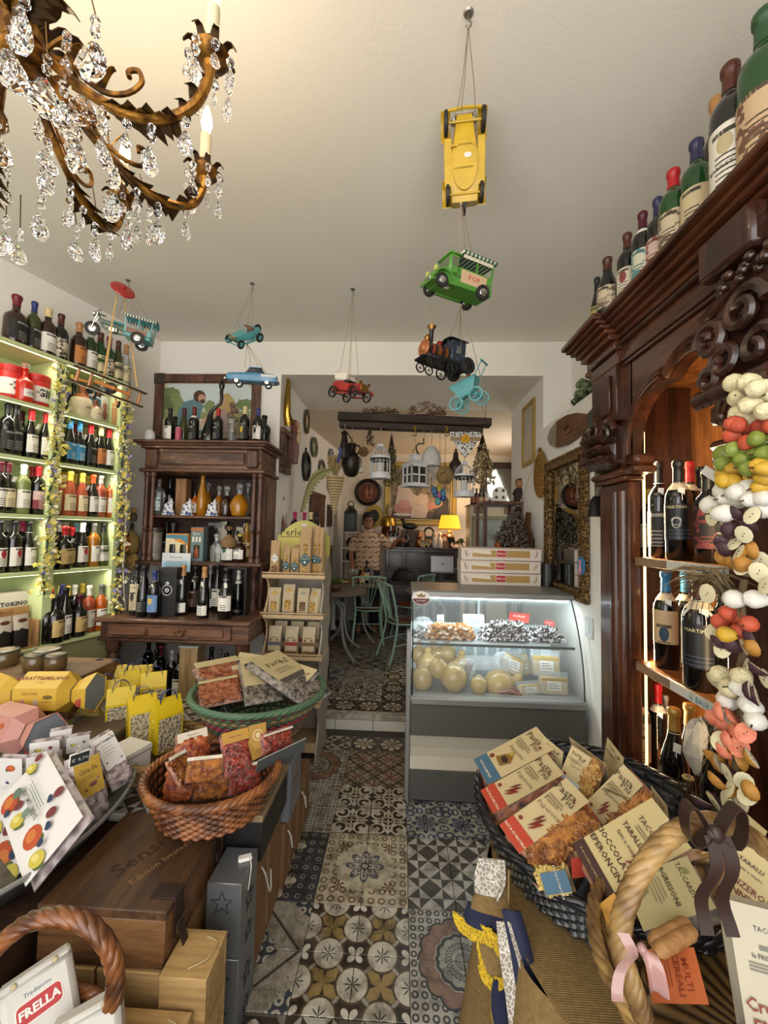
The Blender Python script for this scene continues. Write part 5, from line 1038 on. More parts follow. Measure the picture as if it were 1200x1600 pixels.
for i in rg(7):a=pi*i/6;cr_.at((.009*cos(a)*1.2,-R0-.0026,.118+.008*sin(a))).ball((0,0,0),(.0028,.001,.0028),6,4)
cr_.at().tube([(-.011,-R0-.002,.115),(-.008,-R0-.0026,.1),(0,-R0-.003,.095),(.008,-R0-.0026,.1),(.011,-R0-.002,.115)],.0016,5).tube([(-.012,-R0-.002,.105),(.012,-R0-.002,.105)],.0012,5)
ob('crest',cr_,silv,t)
kbot(1080,722,1.12,KS[2],'dark bottle with red capsule behind the large crest bottle',cp='red',neck=labmat('bdb49a'));kbot(1098,730,1.17,KS[2],'dark bottle with black capsule at back near the fruit string',neck=labmat('bdb49a'))
kbot(1108,735,1.03,KS[2],'dark bottle with vertical red lettering beside the fruit string',pp=labmat('1d1618','6a2c2c','6a2c2c',3),lz=(.15,.6),r=.04);kbot(1128,712,1.06,KS[2],'tall dark bottle with grey capsule partly behind the fruit string',cp='grey',pp=Bk,r=.042)
lb=labmat('b59a74','4a3a2c','1f3a4c',2)
kbot(1040,893,1.03,KS[1],'dark bottle with blue capsule and tan label with dark moon, middle shelf',cp='blue',pp=lb,lz=(.26,.6),r=.042,neck=labmat('bdb49a'),ptag=1)
kbot(1070,895,1.13,KS[1],'dark bottle with blue capsule behind the moon label bottle',cp='blue',neck=labmat('bdb49a'))
t=kbot(1092,898,1.0,KS[1],'large dark bottle with silver crest on the middle cabinet shelf',cp='brown',pp=blk,lz=(.2,.58),r=.05,neck=labmat('bdb49a'),ptag=1,word='MARTINO',wink='c9bf94',wz=.52,wsize=.013);put('crest',bpy.data.meshes['crest'],silv,t)
kbot(1130,905,1.05,KS[1],'dark bottle hidden by the dried straw on the middle cabinet shelf',cp='black',r=.044)
kbot(1000,1070,1.03,KS[0],'dark bottle with black capsule and tall grey label, leftmost on the lowest shelf',pp=labmat('9a9484','2c2824'),lz=(.16,.6),neck=labmat('bdb49a'),word='VULTURE',wsize=.014,wz=.54)
kbot(1026,1068,1.1,KS[0],'dark bottle with red capsule and white neck band, lowest cabinet shelf',cp='red',neck=Wt,ptag=1);kbot(1036,1085,1.14,KS[0],'dark bottle with clear capsule behind the gold foil bottle',cp='silver',r=.034)
kbot(1050,1105,1.0,KS[0],'burgundy shaped bottle with gold foil and hanging tag, lowest cabinet shelf','burgundy','dark','gold',Wt,ptag=1,r=.046,lz=(.08,.36));kbot(1074,1098,1.08,KS[0],'second gold foil bottle nearer the dried straw on the lowest shelf','burgundy','dark','gold',None,r=.044);kbot(1110,1100,1.02,KS[0],'dark bottle behind the dried leaves on the lowest shelf','bordeaux','dark','black',None)
crumple('tissue_paper','crumpled white tissue paper stuffed among the lowest shelf bottles','paper',(1.0,1.42,KS[0]+.2),.09,.09,.19,M('a9a59c',.8),31,14)
# ---- bottles on the cornice
TOPZ=2.5025
def cbot(px,py_top,lab,st,gl,cp,pp,X=.89,**k):
 z=TOPZ;h=at(px,py_top,'X',X).z-z;d=ray(px,py_top);Y=d.y*X/d.x
 return bottle((X,Y,z),-1.0,h,lab,st,gl,cp,pp,group='old bottles along the cabinet cornice',**k)
oldl=labmat('b3a488','3a3028','6a5a48',3);agew=labmat('c6bea8','4a4038','7a3a38',2)
for px,py,lab,st,gl,cp,pp,X,k in((933,435,'small dark bottle with black capsule, farthest on the cabinet cornice','burgundy','dark','black',labmat('a9a05c'),.9,dict(r=.03)),(949,404,'dark bottle with brown capsule and torn label, second from far end of cornice','burgundy','dark','brown',oldl,.87,dict(r=.043)),(980,366,'dark bottle with wax brown capsule and pink label, third from far end of cornice','bordeaux','dark','brown',agew,.9,dict(r=.038)),(1004,333,'dark bottle with white banded maroon capsule and teal label on the cornice','bordeaux','dark','maroon',labmat('b9b5a0','3a5a5a','4a8a8a',3),.9,dict(r=.038,neck=Wt)),(1028,311,'dark bottle with faded purple capsule and red white label on the cornice','bordeaux','dark','purple',labmat('c0a89c','6a3a34','8a4a44',3),.92,dict(r=.038)),(1052,267,'green bottle with bright red capsule and aged label on the cornice','bordeaux','emerald','red',oldl,.9,dict(r=.044)),(1088,221,'green bottle with torn dark red capsule on the cornice','bordeaux','emerald','purple',labmat('b9a884'),.92,dict(r=.044)),(1118,155,'bottle with orange brown capsule behind the white label bottle on the cornice','bordeaux','brown','cork',oldl,1.0,dict(r=.04)),(1141,103,'large brown capped bottle with big white label on the cornice','bordeaux','dark','brown',labmat('cbc6b8','3a342c','a89a78',2),.9,dict(r=.05,lz=(.05,.5),word='BARILETTO',wsize=.013,wz=.2)),(1196,20,'big green glass bottle nearest on the cabinet cornice','bordeaux','emerald','green',labmat('b59a78','4a3a2c','6a4a3a',3),.92,dict(r=.062,lz=(.05,.45)))):
 cbot(px,py,lab,st,gl,cp,pp,X,**k)
 # ---- strings of preserved fruit
fm={'c':mat('ivory_fruit',lambda:mix(smooth(voro(40,feat='DISTANCE_TO_EDGE'),0,.02),'8f8460','d4cba4'),.6),'w':mat('white_fruit',lambda:mix(smooth(voro(38,feat='DISTANCE_TO_EDGE'),0,.014),'aba79a','d8d4ca'),.65),'r':mat('red_fruit','c2543a',.6,var=.25,vs=40),'g':mat('green_fruit','7d8c38',.5,var=.25,vs=40),'y':mat('yellow_fruit','c9a032',.55,var=.2,vs=40),'p':mat('purple_rind','4a3038',.6,var=.4,vs=60),'o':mat('ochre_fruit','b07c34',.6,var=.3,vs=40),'k':mat('coral_slice',lambda:mix(voro(60),'c0604a','d98a6c'),.6),'f':mat('cream_flesh','cfc6a4',.7)}
stemm=M('3a2c1c',.8)
def fruit(o,kind,x,y,z,r,rn):
 a,b=rn.U(-.9,.9),rn.U(0,6.28);rot=(a,rn.U(1.2,1.9),b)
 if kind in 'cwrgy':
  e=.85 if kind in 'rg'else 1.05
  f=ob('pear'if kind in 'cwy'else 'plum',La([(0,-r*e),(r*.6,-r*e*.85),(r*.97,-r*.35),(r,0),(r*.82,r*.5),(r*.5,r*.95*e),(r*.22,r*1.1*e),(0,r*1.13*e)],11),fm[kind],o,loc=(x,y,z),rot=rot)
  ob('stalk',Tu([(0,0,r*1.05*e),(.002,0,r*1.6*e)],.0018,4),stemm,f)
 else:
  f=ob('fruit_half',MB().at(sc=1).la([(0,-r*.8),(r*.6,-r*.62),(r*.95,-r*.2),(r,0)],11,sx=1.2),fm[kind],o,loc=(x,y,z),rot=(rn.U(-.6,.6),rn.choice((rn.U(-2.2,-.6),rn.U(.4,1.6),rn.U(.4,1.6)))if kind!='f'else rn.U(-2,-.7),rn.U(-.6,.6)))
  ob('cut_face',La([(r*.97,0),(r*.8,r*.06),(0,r*.03)],11,sx=1.2),fm['f'if kind in 'po'else kind],f)
  ob('pips',MB().ball((-.004,.002,r*.06),(.002,.0012,.0012),5,4).ball((.003,-.002,r*.06),(.002,.0012,.0012),5,4),stemm,f)
def string(lab,spec,px0,py0,py1,X,seed):
 rn=Rn(seed);p=at(px0,py0,'X',X);q=at(px0-14,py1,'X',X)
 o=Th('dried_fruit_string',lab,'garland',p)
 ob('raffia_stem',Tu([(q-p)*(i/14)+V3((.012,.006*sin(i*1.3),0))for i in rg(15)],.008,7),mat('raffia','6a5a40',.8,var=.3,vs=60),o)
 for k,xs in spec:
  for(x,y)in xs:
   w=at(x,y,'X',X-rn.U(.0,.05));r=(23 if k in 'cw'else 20)*w.y/FPX*.62;v=w-p;fruit(o,k,v.x,v.y,v.z,r,rn)
 return o
z3=lambda*l:[(1060+a/4.707,560+b/4.707)for a,b in l];z4=lambda*l:[(1020+a/4,880+b/4)for a,b in l]
string('upper string of preserved pears, plums and fruit slices before the mahogany cabinet',[('c',z3((410,180),(515,175),(580,218),(440,288),(605,310),(525,340),(640,390),(450,405),(500,430),(690,260))),('r',z3((400,480),(500,500),(600,500),(440,490),(395,565),(500,620),(690,500))),('g',z3((325,700),(400,670),(475,680),(570,590),(640,620),(570,695),(330,775),(465,750),(510,810),(625,700))),('y',z3((410,820),(345,900),(400,905),(540,860),(595,790),(640,880),(610,940),(640,810),(345,850))),('w',z3((335,975),(430,985),(520,950),(365,1035),(440,1040),(535,1035),(630,1030),(240,1080),(335,1140),(630,1110))),('p',z3((440,1140),(540,1155),(325,1215),(520,1225),(380,1265),(480,1295),(330,1350),(415,1350),(530,1355),(245,1165),(340,1400))),('o',z3((440,1430),(545,1410),(390,1480),(475,1520),(330,1470))),('f',z3((605,1485),(590,1570)))],1170,580,900,.845,5)
string('lower string of preserved fruit with coral slices hanging below the straw tuft',[('r',z4((470,310),(505,330),(420,365),(600,380),(545,425))),('y',z4((460,445),)),('o',z4((565,515),(625,525),(390,735))),('f',z4((385,425),(560,20),(660,65),(700,140),(340,190))),('w',z4((510,225),(640,225),(470,855),(610,890),(640,985),(560,780))),('p',z4((420,490),(615,460),(490,510),(435,535),(580,650),(660,655),(700,720),(610,800),(650,830))),('c',z4((430,700),(555,710),(480,785))),('k',z4((385,970),(425,930),(510,960),(430,1000),(530,1065),(580,1060),(475,1110),(540,1150),(445,1170))),('o',z4((385,1205),(420,1255),(540,1235),(620,1215),(405,1355),(480,1405),(610,1420),(420,1110))),('p',z4((465,1315),(520,1350),(300,1480),(380,1490))),('f',z4((570,1365),(545,1490),(460,1490),(590,1450)))],1155,905,1275,.83,6)
def straw_tuft(px,py,X,lab,L,n,seed,down=0,col='857350',spread=1):
 p=at(px,py,'X',X);rn=Rn(seed);t=Th('straw_tuft',lab,'dried plant',p);m=[MB(),MB()]
 for i in rg(n):
  a=rn.U(-1.7,1.7)*spread;l=L*rn.U(.5,1);d=V3((rn.U(-.35,.1),sin(a),-cos(a)*.8-down)).normalized();s=V3((rn.U(-.02,.02),rn.U(-.03,.03),rn.U(-.02,.02)))
  w=rn.U(.003,.006);e=d.orthogonal().normalized()*w;b=V3((0,0,-.3*l))
  pts=[s,s+d*l*.5,s+d*l+b*.6];m[i%2].add([pts[0]-e*.5,pts[0]+e*.5,pts[1]+e,pts[1]-e,pts[2]],[(0,1,2,3),(3,2,4)])
 ob('straw',m[0],mat('straw_blades',col,.8,var=.3,vs=60),t,0)['kind']='stuff';ob('dried_leaves',m[1],mat('dried_leaf','6a5c44',.8,var=.3,vs=60),t,0)['kind']='stuff'
 ob('binding',Tu([(.012*cos(a),.012*sin(a),.0)for a in[i*pi/5 for i in rg(10)]],.005,5,True),M('a89468',.8),t)
straw_tuft(1112,900,.85,'tuft of dried straw hanging across the middle of the fruit strings',.17,90,8);straw_tuft(1125,1150,.87,'bundle of grey dried leaves beside the lower fruit string',.2,110,9,.6,'6c6250',.5);straw_tuft(1075,1215,.9,'small bundle of dried straw tied with blue twine near the lowest shelf',.13,50,10,.8,'756850',.35)
p=at(1113,742,'X',.86);t=Th('swing_tag','white paper tag hanging from the upper fruit string','tag',p,rot=(.2,.7,-1.2));ob('card',Bx(-.03,.03,-.0008,.0008,-.013,.013),M('c9c6be',.7),t);ob('cord',Tu([(.03,0,0),(.06,.01,.008)],.0012,4),M('c9c6be',.7),t)
# toys hung from the ceiling
cord=M('9a8a74',.8);tyre=M('1b1a19',.6);chrome=mat('chrome','b4b4b2',.18,1);redp=mat('red_tinplate','8e1f1a',.35,coat=.4);greenp=mat('green_tinplate','4c8430',.35,coat=.3,var=.1);yel=mat('yellow_tinplate','c09c1c',.38,coat=.2,var=.15,vs=20);tealp=mat('teal_tinplate','4d8e90',.4,coat=.2,var=.12,vs=30);bluep=mat('blue_tinplate','4a7c9c',.3,coat=.5,var=.1,vs=30);blackp=mat('black_tinplate','191716',.4)
def hook(px,py,lab):
 p=at(px,py,'Z',ZC);t=Th('ceiling_hook',lab,'hook',(p.x,p.y,ZC));ob('plate',La([(.0,-.006),(.012,-.005),(.016,0)],14),M('8a8680',.3,.8),t);ob('hook',Tu([(0,0,-.005),(0,0,-.02),(.008,0,-.03),(.008,0,-.042),(0,0,-.048),(-.007,0,-.04)],.0025,6),M('8a8680',.3,.8),t);return V3((p.x,p.y,ZC-.045))
def strings(lab,top,ends,r=.0015):
 t=Th('hanging_twine',lab,'cord',top)
 for e in ends:ob('cord',Tu([(0,0,0),tuple((V3(e)-top)*.5+V3((.004,0,.0))),tuple(V3(e)-top)],r,5),cord,t)
 ob('knot',MB().ball((0,0,0),.006,8,6),cord,t)
 return t
def toy(name,lab,loc,rot):return Th(name,lab,'toy',loc,rot=rot)
def wheel(par,c,r,w=.012,m=tyre,hub=chrome,spokes=0,hubm=None):
 t=ob('wheel',MB().at(c,rx=pi/2).la([(r*.8,-w/2),(r,-w/2*.8),(r*1.0,w/2*.8),(r*.8,w/2),(r*.76,0),(r*.8,-w/2)]if spokes else[(0,-w*.3),(r*.7,-w*.35),(r*.75,-w/2),(r*.97,-w/2*.8),(r,0),(r*.97,w/2*.8),(r*.75,w/2),(r*.7,w*.35),(0,w*.3)],22,cap=0),m,par)
 if spokes:
  q=MB().at(c,rx=pi/2)
  for i in rg(spokes):a=2*pi*i/spokes;q.tube([(0,0,0),(r*.72*cos(a),r*.72*sin(a),0)],r*.045,4)
  q.ball((0,0,0),(r*.16,r*.16,w*.7),8,5);ob('spokes',q,hubm or m,t)
 else:
  q=MB().at(c,rx=pi/2).la([(0,-w*.62),(r*.25,-w*.58),(r*.5,-w*.5),(r*.55,-w*.38)],14).la([(r*.55,w*.38),(r*.5,w*.5),(r*.25,w*.58),(0,w*.62)],14)
  for i in rg(6):
   a=i*pi/3
   for s in(-1,1):q.ball((r*.38*cos(a),r*.38*sin(a),s*w*.5),r*.07,6,4)
  ob('hub_cap',q,hub,t)
 return t
def axle(par,c,hw_,m=chrome):ob('axle',MB().at(c,rx=pi/2).cyl((0,0,0),.004,-hw_,hw_,8),m,par)
def carbody(par,name,secs,m):
 return ob(name,MB().loft([[(x,y,z)for(_a,y,z)in[(0,w_*cy,z0+(z1-z0)*cz)for cy,cz in((-1,.12),(-.9,0),(.9,0),(1,.12),(1,.7),(.8,1),(-.8,1),(-1,.7))]]for x,w_,z0,z1 in secs]),m,par,32)
 # green stall van
hk=hook(732,20,'ceiling hook holding the yellow and green toys')
def up(px,py,Y):return at(px,py,'Y',Y)
# 1 yellow roadster seen from below, nose up
yc=up(726,245,1.42)
t=toy('toy_car','yellow tinplate vintage roadster hanging nose up, underside showing',yc,(0,0,0))
def orient(o,fwd,upv):
 f=V3(fwd).normalized();l=V3(upv).cross(f).normalized();u=f.cross(l);o.rotation_euler=Matrix((f,l,u)).transposed().to_euler()
orient(t,(-.06,-.32,.95),(.05,.8,.3))
LC=.14
carbody(t,'body',[(-LC,.05,.0,.05),(-.1,.055,-.004,.06),(0,.055,-.006,.06),(.03,.045,-.004,.055),(.12,.03,0,.05),(.13,.028,.004,.045)],yel)
ob('chassis_pan',La([(0,0),(.045,0),(.045,-.006),(0,-.006)],20,(-.03,0,-.006),sx=1.7),yel,t)
for s in(-1,1):
 ob('running_board',Bx(-.09,.06,s*.06-.014,s*.06+.014,-.004,.003,.002),yel,t)
 ob('mudguard',MB().at((0,s*.066,0)).sheet(lambda u,v:(.105+.052*cos(.35+2.6*v),(u-.5)*.034,.002+.048*sin(.35+2.6*v)),3,10,.003),yel,t);ob('mudguard',MB().at((0,s*.066,0)).sheet(lambda u,v:(-.105+.046*cos(.35+2.6*v),(u-.5)*.03,.002+.044*sin(.35+2.6*v)),3,10,.003),yel,t)
 wheel(t,(.105,s*.066,.0),.038,.014,hub=brass);wheel(t,(-.115,s*.062,.0),.034,.013,hub=brass)
 ob('headlamp',MB().at((.13,s*.035,.045),ry=pi/2).la([(0,-.012),(.012,-.008),(.016,.004),(0,.006)],12),mat('lamp_silver','b0aa98',.3,.5),t)
axle(t,(.105,0,-.004),.062,yel);axle(t,(-.115,0,-.004),.06,yel)
ob('cross_bar',Bx(.03,.036,-.05,.03,-.012,-.006).box(-.04,-.034,-.04,.03,-.012,-.006),yel,t);ob('bumper',Tu([(.145,-.06,.005),(.15,0,.006),(.145,.06,.005)],.006,6),yel,t)
ob('radiator',Bx(.128,.14,-.034,.034,.0,.055,.004),mat('pale_grille','a39884',.5,var=.3,vs=60),t);wheel(t,(-.145,0,.03),.03,.012,hub=brass);ob('maker_sticker',La([(0,-.0132),(.014,-.0132),(.014,-.0125)],16,(0,.01,0),sx=.6),white_c,t);ob('windscreen',Bx(.02,.026,-.045,.045,.06,.095,.002),M('8a8a80',.1),t)
strings('cords from the ceiling hook to the yellow roadster',hk,[yc+V3((-.035,-.02,.13)),yc+V3((-.02,.0,.13)),yc+V3((.045,.02,.12))])
# 2 green van
gc=up(715,446,1.62)
t=toy('toy_van','green tinplate popcorn van with striped awning hanging below the roadster',gc,(0,0,0));orient(t,(-.88,-.42,.05),(.12,-.12,1))
carbody(t,'body',[(-.13,.055,-.03,.012),(.05,.055,-.03,.012),(.06,.055,-.03,.02),(.11,.052,-.03,.015),(.135,.04,-.026,.0)],greenp)
ob('cab',Bx(.03,.075,-.052,.052,.012,.085,.006),greenp,t);ob('cab_window',Bx(.038,.066,-.0535,.0535,.04,.075,.001).box(.0745,.0765,-.04,.04,.045,.075,.001),M('5a6048',.15),t);ob('cab_roof',Bx(.02,.08,-.054,.054,.0855,.093,.004),greenp,t)
for s in(-1,1):
 ob('counter_side',Bx(-.128,.03,s*.05-.003,s*.05+.003,.012,.042),greenp,t);pn=ob('popcorn_panel',Bx(-.1,.02,s*.0545-.0008,s*.0545+.0008,-.012,.036),M('b89a78',.6),t)
 text('POP',.03,M('b23a28',.5),pn,(-.04,s*.0565,.012),(0,0,0 if s<0 else pi))
 for x in(-.125,-.05):ob('post',Bx(x-.003,x+.003,s*.05-.003,s*.05+.003,.042,.092),greenp,t)
 ob('sign_board',Bx(-.12,.02,s*.056-.001,s*.056+.001,.08,.094),M('c9bfa8',.6),t)
 wheel(t,(.1,s*.052,-.028),.027,.013,hub=chrome);wheel(t,(-.085,s*.06,-.026),.03,.014,hub=chrome)
 ob('headlamp',MB().at((.125,s*.034,.018),ry=pi/2).la([(0,-.01),(.009,-.006),(.011,.004),(0,.006)],12),M('a9b85a',.3),t);ob('mudguard',MB().at((0,s*.056,0)).sheet(lambda u,v:(.1+.036*cos(.2+2.8*v),(u-.5)*.026,-.026+.034*sin(.2+2.8*v)),3,9,.003),greenp,t);ob('running_board',Bx(-.05,.07,s*.056-.008,s*.056+.008,-.036,-.03,.002),greenp,t)
axle(t,(.1,0,-.028),.05,greenp);axle(t,(-.085,0,-.026),.055,greenp)
aw=ob('awning',Bx(-.135,.03,-.066,.066,.094,.102,.002),white_c,t)
for i in rg(9):
 x=-.133+.0185*i;ob('awning_stripe',Bx(x,x+.0095,-.0672,.0672,.0925,.1032),M('2c5a38',.5),aw)
ob('grille',Bx(.133,.138,-.018,.018,-.02,.0,.002),chrome,t);ob('bumper',Bx(.136,.142,-.05,.05,-.034,-.026,.002),greenp,t);ob('floor_sticker',La([(0,-.0345),(.012,-.0345),(.012,-.034)],14,(.06,.02,0)),white_c,t)
strings('cords from the yellow roadster to the green van',yc+V3((-.005,.04,-.145)),[gc+V3((.085,.08,.095)),gc+V3((-.05,.0,.1)),gc+V3((.04,.05,.1)),gc+V3((0,-.03,.1))])
# 3 black steam engine and blue pram
ec=up(693,566,1.9);brassy=mat('old_brass','9a7038',.35,.8)
t=toy('toy_steam_engine','black tinplate steam engine with red and brass boiler hanging over passage',ec,(0,0,0));orient(t,(-.86,-.5,.06),(.1,.05,1))
ob('running_plate',Bx(-.13,.12,-.052,.052,-.02,.0,.006),blackp,t);ob('boiler',MB().at((.055,0,.035),ry=pi/2).la([(0,-.07),(.034,-.07),(.034,.055),(0,.058)],20),mat('boiler_bands',lambda:mix(fract(xyz()[0]*28)<.35,'2a1a16','8a3a22'),.35),t)
ob('smokebox_door',MB().at((.115,0,.035),ry=pi/2).la([(.039,-.008),(.042,0),(.036,.008),(.02,.006),(.016,.014),(0,.016)],22),mat('copper_orange','a8683c',.4,.3,var=.3,vs=40),t)
for x in(.05,.005):ob('boiler_band',MB().at((x,0,.035),ry=pi/2).la([(.0345,-.006),(.037,-.006),(.037,.006),(.0345,.006)],20),brassy,t)
ch=ob('chimney',La([(.011,.066),(.011,.13),(.013,.133)],14,(.08,0,0)),blackp,t);ob('chimney_cap',La([(.012,.133),(.022,.15),(.018,.152),(.012,.142)],16,(.08,0,0)),brassy,ch)
ob('steam_dome',La([(.012,.066),(.012,.085),(.016,.09),(.006,.105),(0,.107)],14,(.1,.0,0)),brassy,t);ob('safety_valve',La([(.01,.066),(.01,.082),(.014,.084),(.012,.09),(0,.092)],12,(.03,0,0)),redp,t)
ob('cab',Bx(-.09,-.01,-.05,.05,0,.1,.003),mat('starred_navy',lambda:mix(voro(55)<.16,'26303c','7a8490'),.4),t);ob('cab_window',Bx(-.07,-.03,-.0515,.0515,.03,.08,.008),M('5a5c54',.15),t);ob('cab_roof',MB().sheet(lambda u,v:(-.1+.1*u,-.06+.12*v,.1+.016*sin(pi*v)),1,8,.004),blackp,t)
ob('tender_rail',Tu([(-.09,-.045,.03),(-.135,-.045,.03),(-.135,.045,.03),(-.09,.045,.03)],.003,5).tube([(-.112,-.045,.0),(-.112,-.045,.03)],.002,4).tube([(-.135,-.045,.0),(-.135,-.045,.03)],.002,4).tube([(-.135,.045,.0),(-.135,.045,.03)],.002,4),mat('rail_copper','8a5a3c',.4,.5),t)
for s in(-1,1):
 for x,r in((.1,.024),(.05,.024),(-.02,.03)):wheel(t,(x,s*.045,-.038),r,.006,blackp,blackp,8)
 wheel(t,(-.1,s*.056,-.01),.04,.02,tyre,blackp);ob('driving_chain',Bx(-.06,.06,s*.054-.002,s*.054+.002,-.016,-.004),blackp,t)
ob('cow_catcher',Bx(.12,.14,-.04,.04,-.02,-.01,.003).tube([(.135,.03,-.015),(.16,.05,-.03)],.004,5),blackp,t)
strings('two twisted wires standing above the steam engine chimney',ec+V3((-.06,-.04,.15)),[ec+V3((-.1,-.05,.26)),ec+V3((-.05,-.04,.27))],.0022)
strings('cords from the green van to the steam engine and pram',gc+V3((.02,.04,-.06)),[ec+V3((.02,.03,.11)),ec+V3((.07,.05,.1)),ec+V3((.09,.08,.03)),up(751,590,1.98)])
pc=up(729,610,1.98)
t=toy('toy_pram','pale blue tinplate pram with spoked wheels hanging beneath the steam engine',pc,(0,0,0));orient(t,(.8,-.5,.28),(-.25,.1,1))
ob('basket',MB().loft([[(x*k-.0,y*k2,z)for x,y in((-.06,-.035),(.06,-.035),(.06,.035),(-.06,.035))]for k,k2,z in((.6,.7,-.03),(.85,.9,.0),(1.15,1,.04),(1.08,.93,.04),(.7,.75,-.02))],cap=0),tealp,t,0);ob('basket_floor',Bx(-.036,.036,-.024,.024,-.03,-.026),tealp,t);ob('rim',Tu([(-.07,-.036,.041),(.07,-.036,.041),(.07,.036,.041),(-.07,.036,.041)],.003,5,True),tealp,t)
ob('handle',Tu([(.06,-.034,.03),(.12,-.034,.09)],.003,5).tube([(.06,.034,.03),(.12,.034,.09)],.003,5).tube([(.12,-.045,.09),(.12,.045,.09)],.005,6),tealp,t)
for s in(-1,1):
 wheel(t,(-.055,s*.045,-.055),.036,.006,tealp,tealp,10);wheel(t,(.05,s*.045,-.055),.036,.006,tealp,tealp,10);ob('spring',Tu([(-.06,s*.038,-.05),(0,s*.038,-.035),(.055,s*.038,-.05)],.003,5),tealp,t)
axle(t,(-.055,0,-.055),.045,tealp);axle(t,(.05,0,-.055),.045,tealp);ob('doll',La([(.012,.02),(.015,.04),(.008,.055)],10,(.03,0,0)).ball((.03,0,.066),.012,8,6),M('a8604c',.6),t)
# 4 red car
hk2=hook(551,452,'ceiling hook holding the red vintage car')
rc=up(547,610,2.15)
t=toy('toy_car','red tinplate vintage car with white hood and black wheels',rc,(0,0,0));orient(t,(.75,-.55,-.2),(.12,-.1,1))
carbody(t,'body',[(-.1,.04,-.01,.04),(-.04,.045,-.012,.045),(.0,.045,-.012,.03),(.03,.035,-.01,.03),(.1,.03,-.008,.03)],redp);ob('hood',Bx(-.1,-.01,-.042,.042,.045,.09,.008),M('c9c2b4',.6),t);ob('hood_window',MB().at((-.101,0,.068),ry=-pi/2).la([(.012,0),(.012,.0015),(0,.0015)],14,sy=1.3),blackp,t);ob('seat',Bx(-.03,.01,-.035,.035,.03,.05,.004),blackp,t)
ob('windscreen',Tu([(.01,-.036,.03),(.015,-.036,.07),(.015,.036,.07),(.01,.036,.03)],.002,5),brassy,t);ob('radiator',Bx(.1,.106,-.028,.028,-.008,.032,.002),brassy,t)
for s in(-1,1):
 wheel(t,(.08,s*.055,-.022),.03,.01,tyre,redp,8,M('2a1412',.5));wheel(t,(-.075,s*.055,-.022),.032,.01,tyre,redp,8,M('2a1412',.5))
 ob('mudguard',MB().at((0,s*.055,0)).sheet(lambda u,v:(.08+.04*cos(.2+2.6*v),(u-.5)*.022,-.022+.038*sin(.2+2.6*v)),2,8,.003),redp,t);ob('running_board',Bx(-.04,.045,s*.052-.01,s*.052+.01,-.03,-.025),redp,t);ob('headlamp',MB().at((.1,s*.032,.035),ry=pi/2).la([(0,-.008),(.008,-.004),(.01,.004),(0,.005)],10),brassy,t)
wheel(t,(-.112,.0,.005),.028,.01,tyre,redp,8,M('2a1412',.5));axle(t,(.08,0,-.022),.055);axle(t,(-.075,0,-.022),.055)
strings('cords holding the red vintage car',hk2,[rc+V3((-.07,.03,.07)),rc+V3((-.02,.06,.06)),rc+V3((0,-.02,.06)),rc+V3((.05,-.03,.02))]);
# 5 teal roadster and blue saloon
hk3=hook(394,443,'ceiling hook holding the teal roadster and blue saloon')
tc=up(382,527,2.15)
t=toy('toy_car','small teal tinplate roadster hanging nose down above the blue saloon',tc,(0,0,0));orient(t,(-.45,-.6,-.55),(.3,-.45,.75))
carbody(t,'body',[(-.09,.035,-.005,.035),(-.02,.04,-.006,.04),(.01,.032,-.004,.032),(.08,.025,0,.03)],tealp);ob('seat',Bx(-.05,-.01,-.03,.03,.03,.05,.004),M('6a4a3c',.6),t);ob('windscreen',Bx(.005,.009,-.032,.032,.035,.065,.001),M('7d8a86',.1),t);ob('radiator',Bx(.08,.086,-.024,.024,.0,.034,.002),chrome,t);ob('bumper',Tu([(.1,-.045,.0),(.105,0,.0),(.1,.045,.0)],.004,5),tealp,t)
for s in(-1,1):
 wheel(t,(.07,s*.045,-.005),.024,.01,hub=tealp);wheel(t,(-.07,s*.045,-.005),.026,.01,hub=tealp);ob('running_board',Bx(-.04,.04,s*.042-.008,s*.042+.008,-.012,-.008),tealp,t);ob('headlamp',MB().at((.085,s*.024,.03),ry=pi/2).la([(0,-.006),(.008,-.002),(.008,.004),(0,.005)],10),chrome,t)
wheel(t,(-.1,0,.02),.026,.01,hub=tealp);axle(t,(.07,0,-.005),.045);axle(t,(-.07,0,-.005),.045)
bc=up(395,594,2.2)
t=toy('toy_car','long blue two tone tinplate saloon hanging above the hutch',bc,(0,0,0));orient(t,(-.97,-.22,-.02),(.02,-.16,1))
carbody(t,'body',[(-.135,.05,-.012,.022),(-.12,.056,-.016,.03),(-.04,.058,-.016,.032),(.05,.058,-.016,.03),(.12,.054,-.014,.026),(.132,.046,-.008,.02)],bluep);carbody(t,'cabin',[(-.07,.045,.03,.034),(-.045,.044,.03,.064),(.01,.043,.03,.064),(.035,.046,.03,.032)],mat('tinted_glass','20242a',.1));ob('roof',MB().sheet(lambda u,v:(-.05+.065*u,-.043+.086*v,.062+.006*sin(pi*v)),4,6,.004),bluep,t)
for s in(-1,1):
 ob('white_flash',Bx(-.13,-.05,s*.0575-.001,s*.0575+.001,.012,.024),M('b9b9b2',.4),t);wheel(t,(.08,s*.05,-.016),.021,.012,hub=chrome);wheel(t,(-.08,s*.05,-.016),.021,.012,hub=chrome);ob('headlamp',MB().at((.13,s*.034,.012),ry=pi/2).la([(0,-.004),(.01,0),(.008,.005),(0,.006)],10),chrome,t)
ob('front_bumper',Bx(.132,.145,-.052,.052,-.014,.002,.004),chrome,t);ob('rear_bumper',Bx(-.145,-.134,-.05,.05,-.012,.0,.004),chrome,t);ob('grille',Bx(.131,.136,-.03,.03,.004,.018,.001),chrome,t)
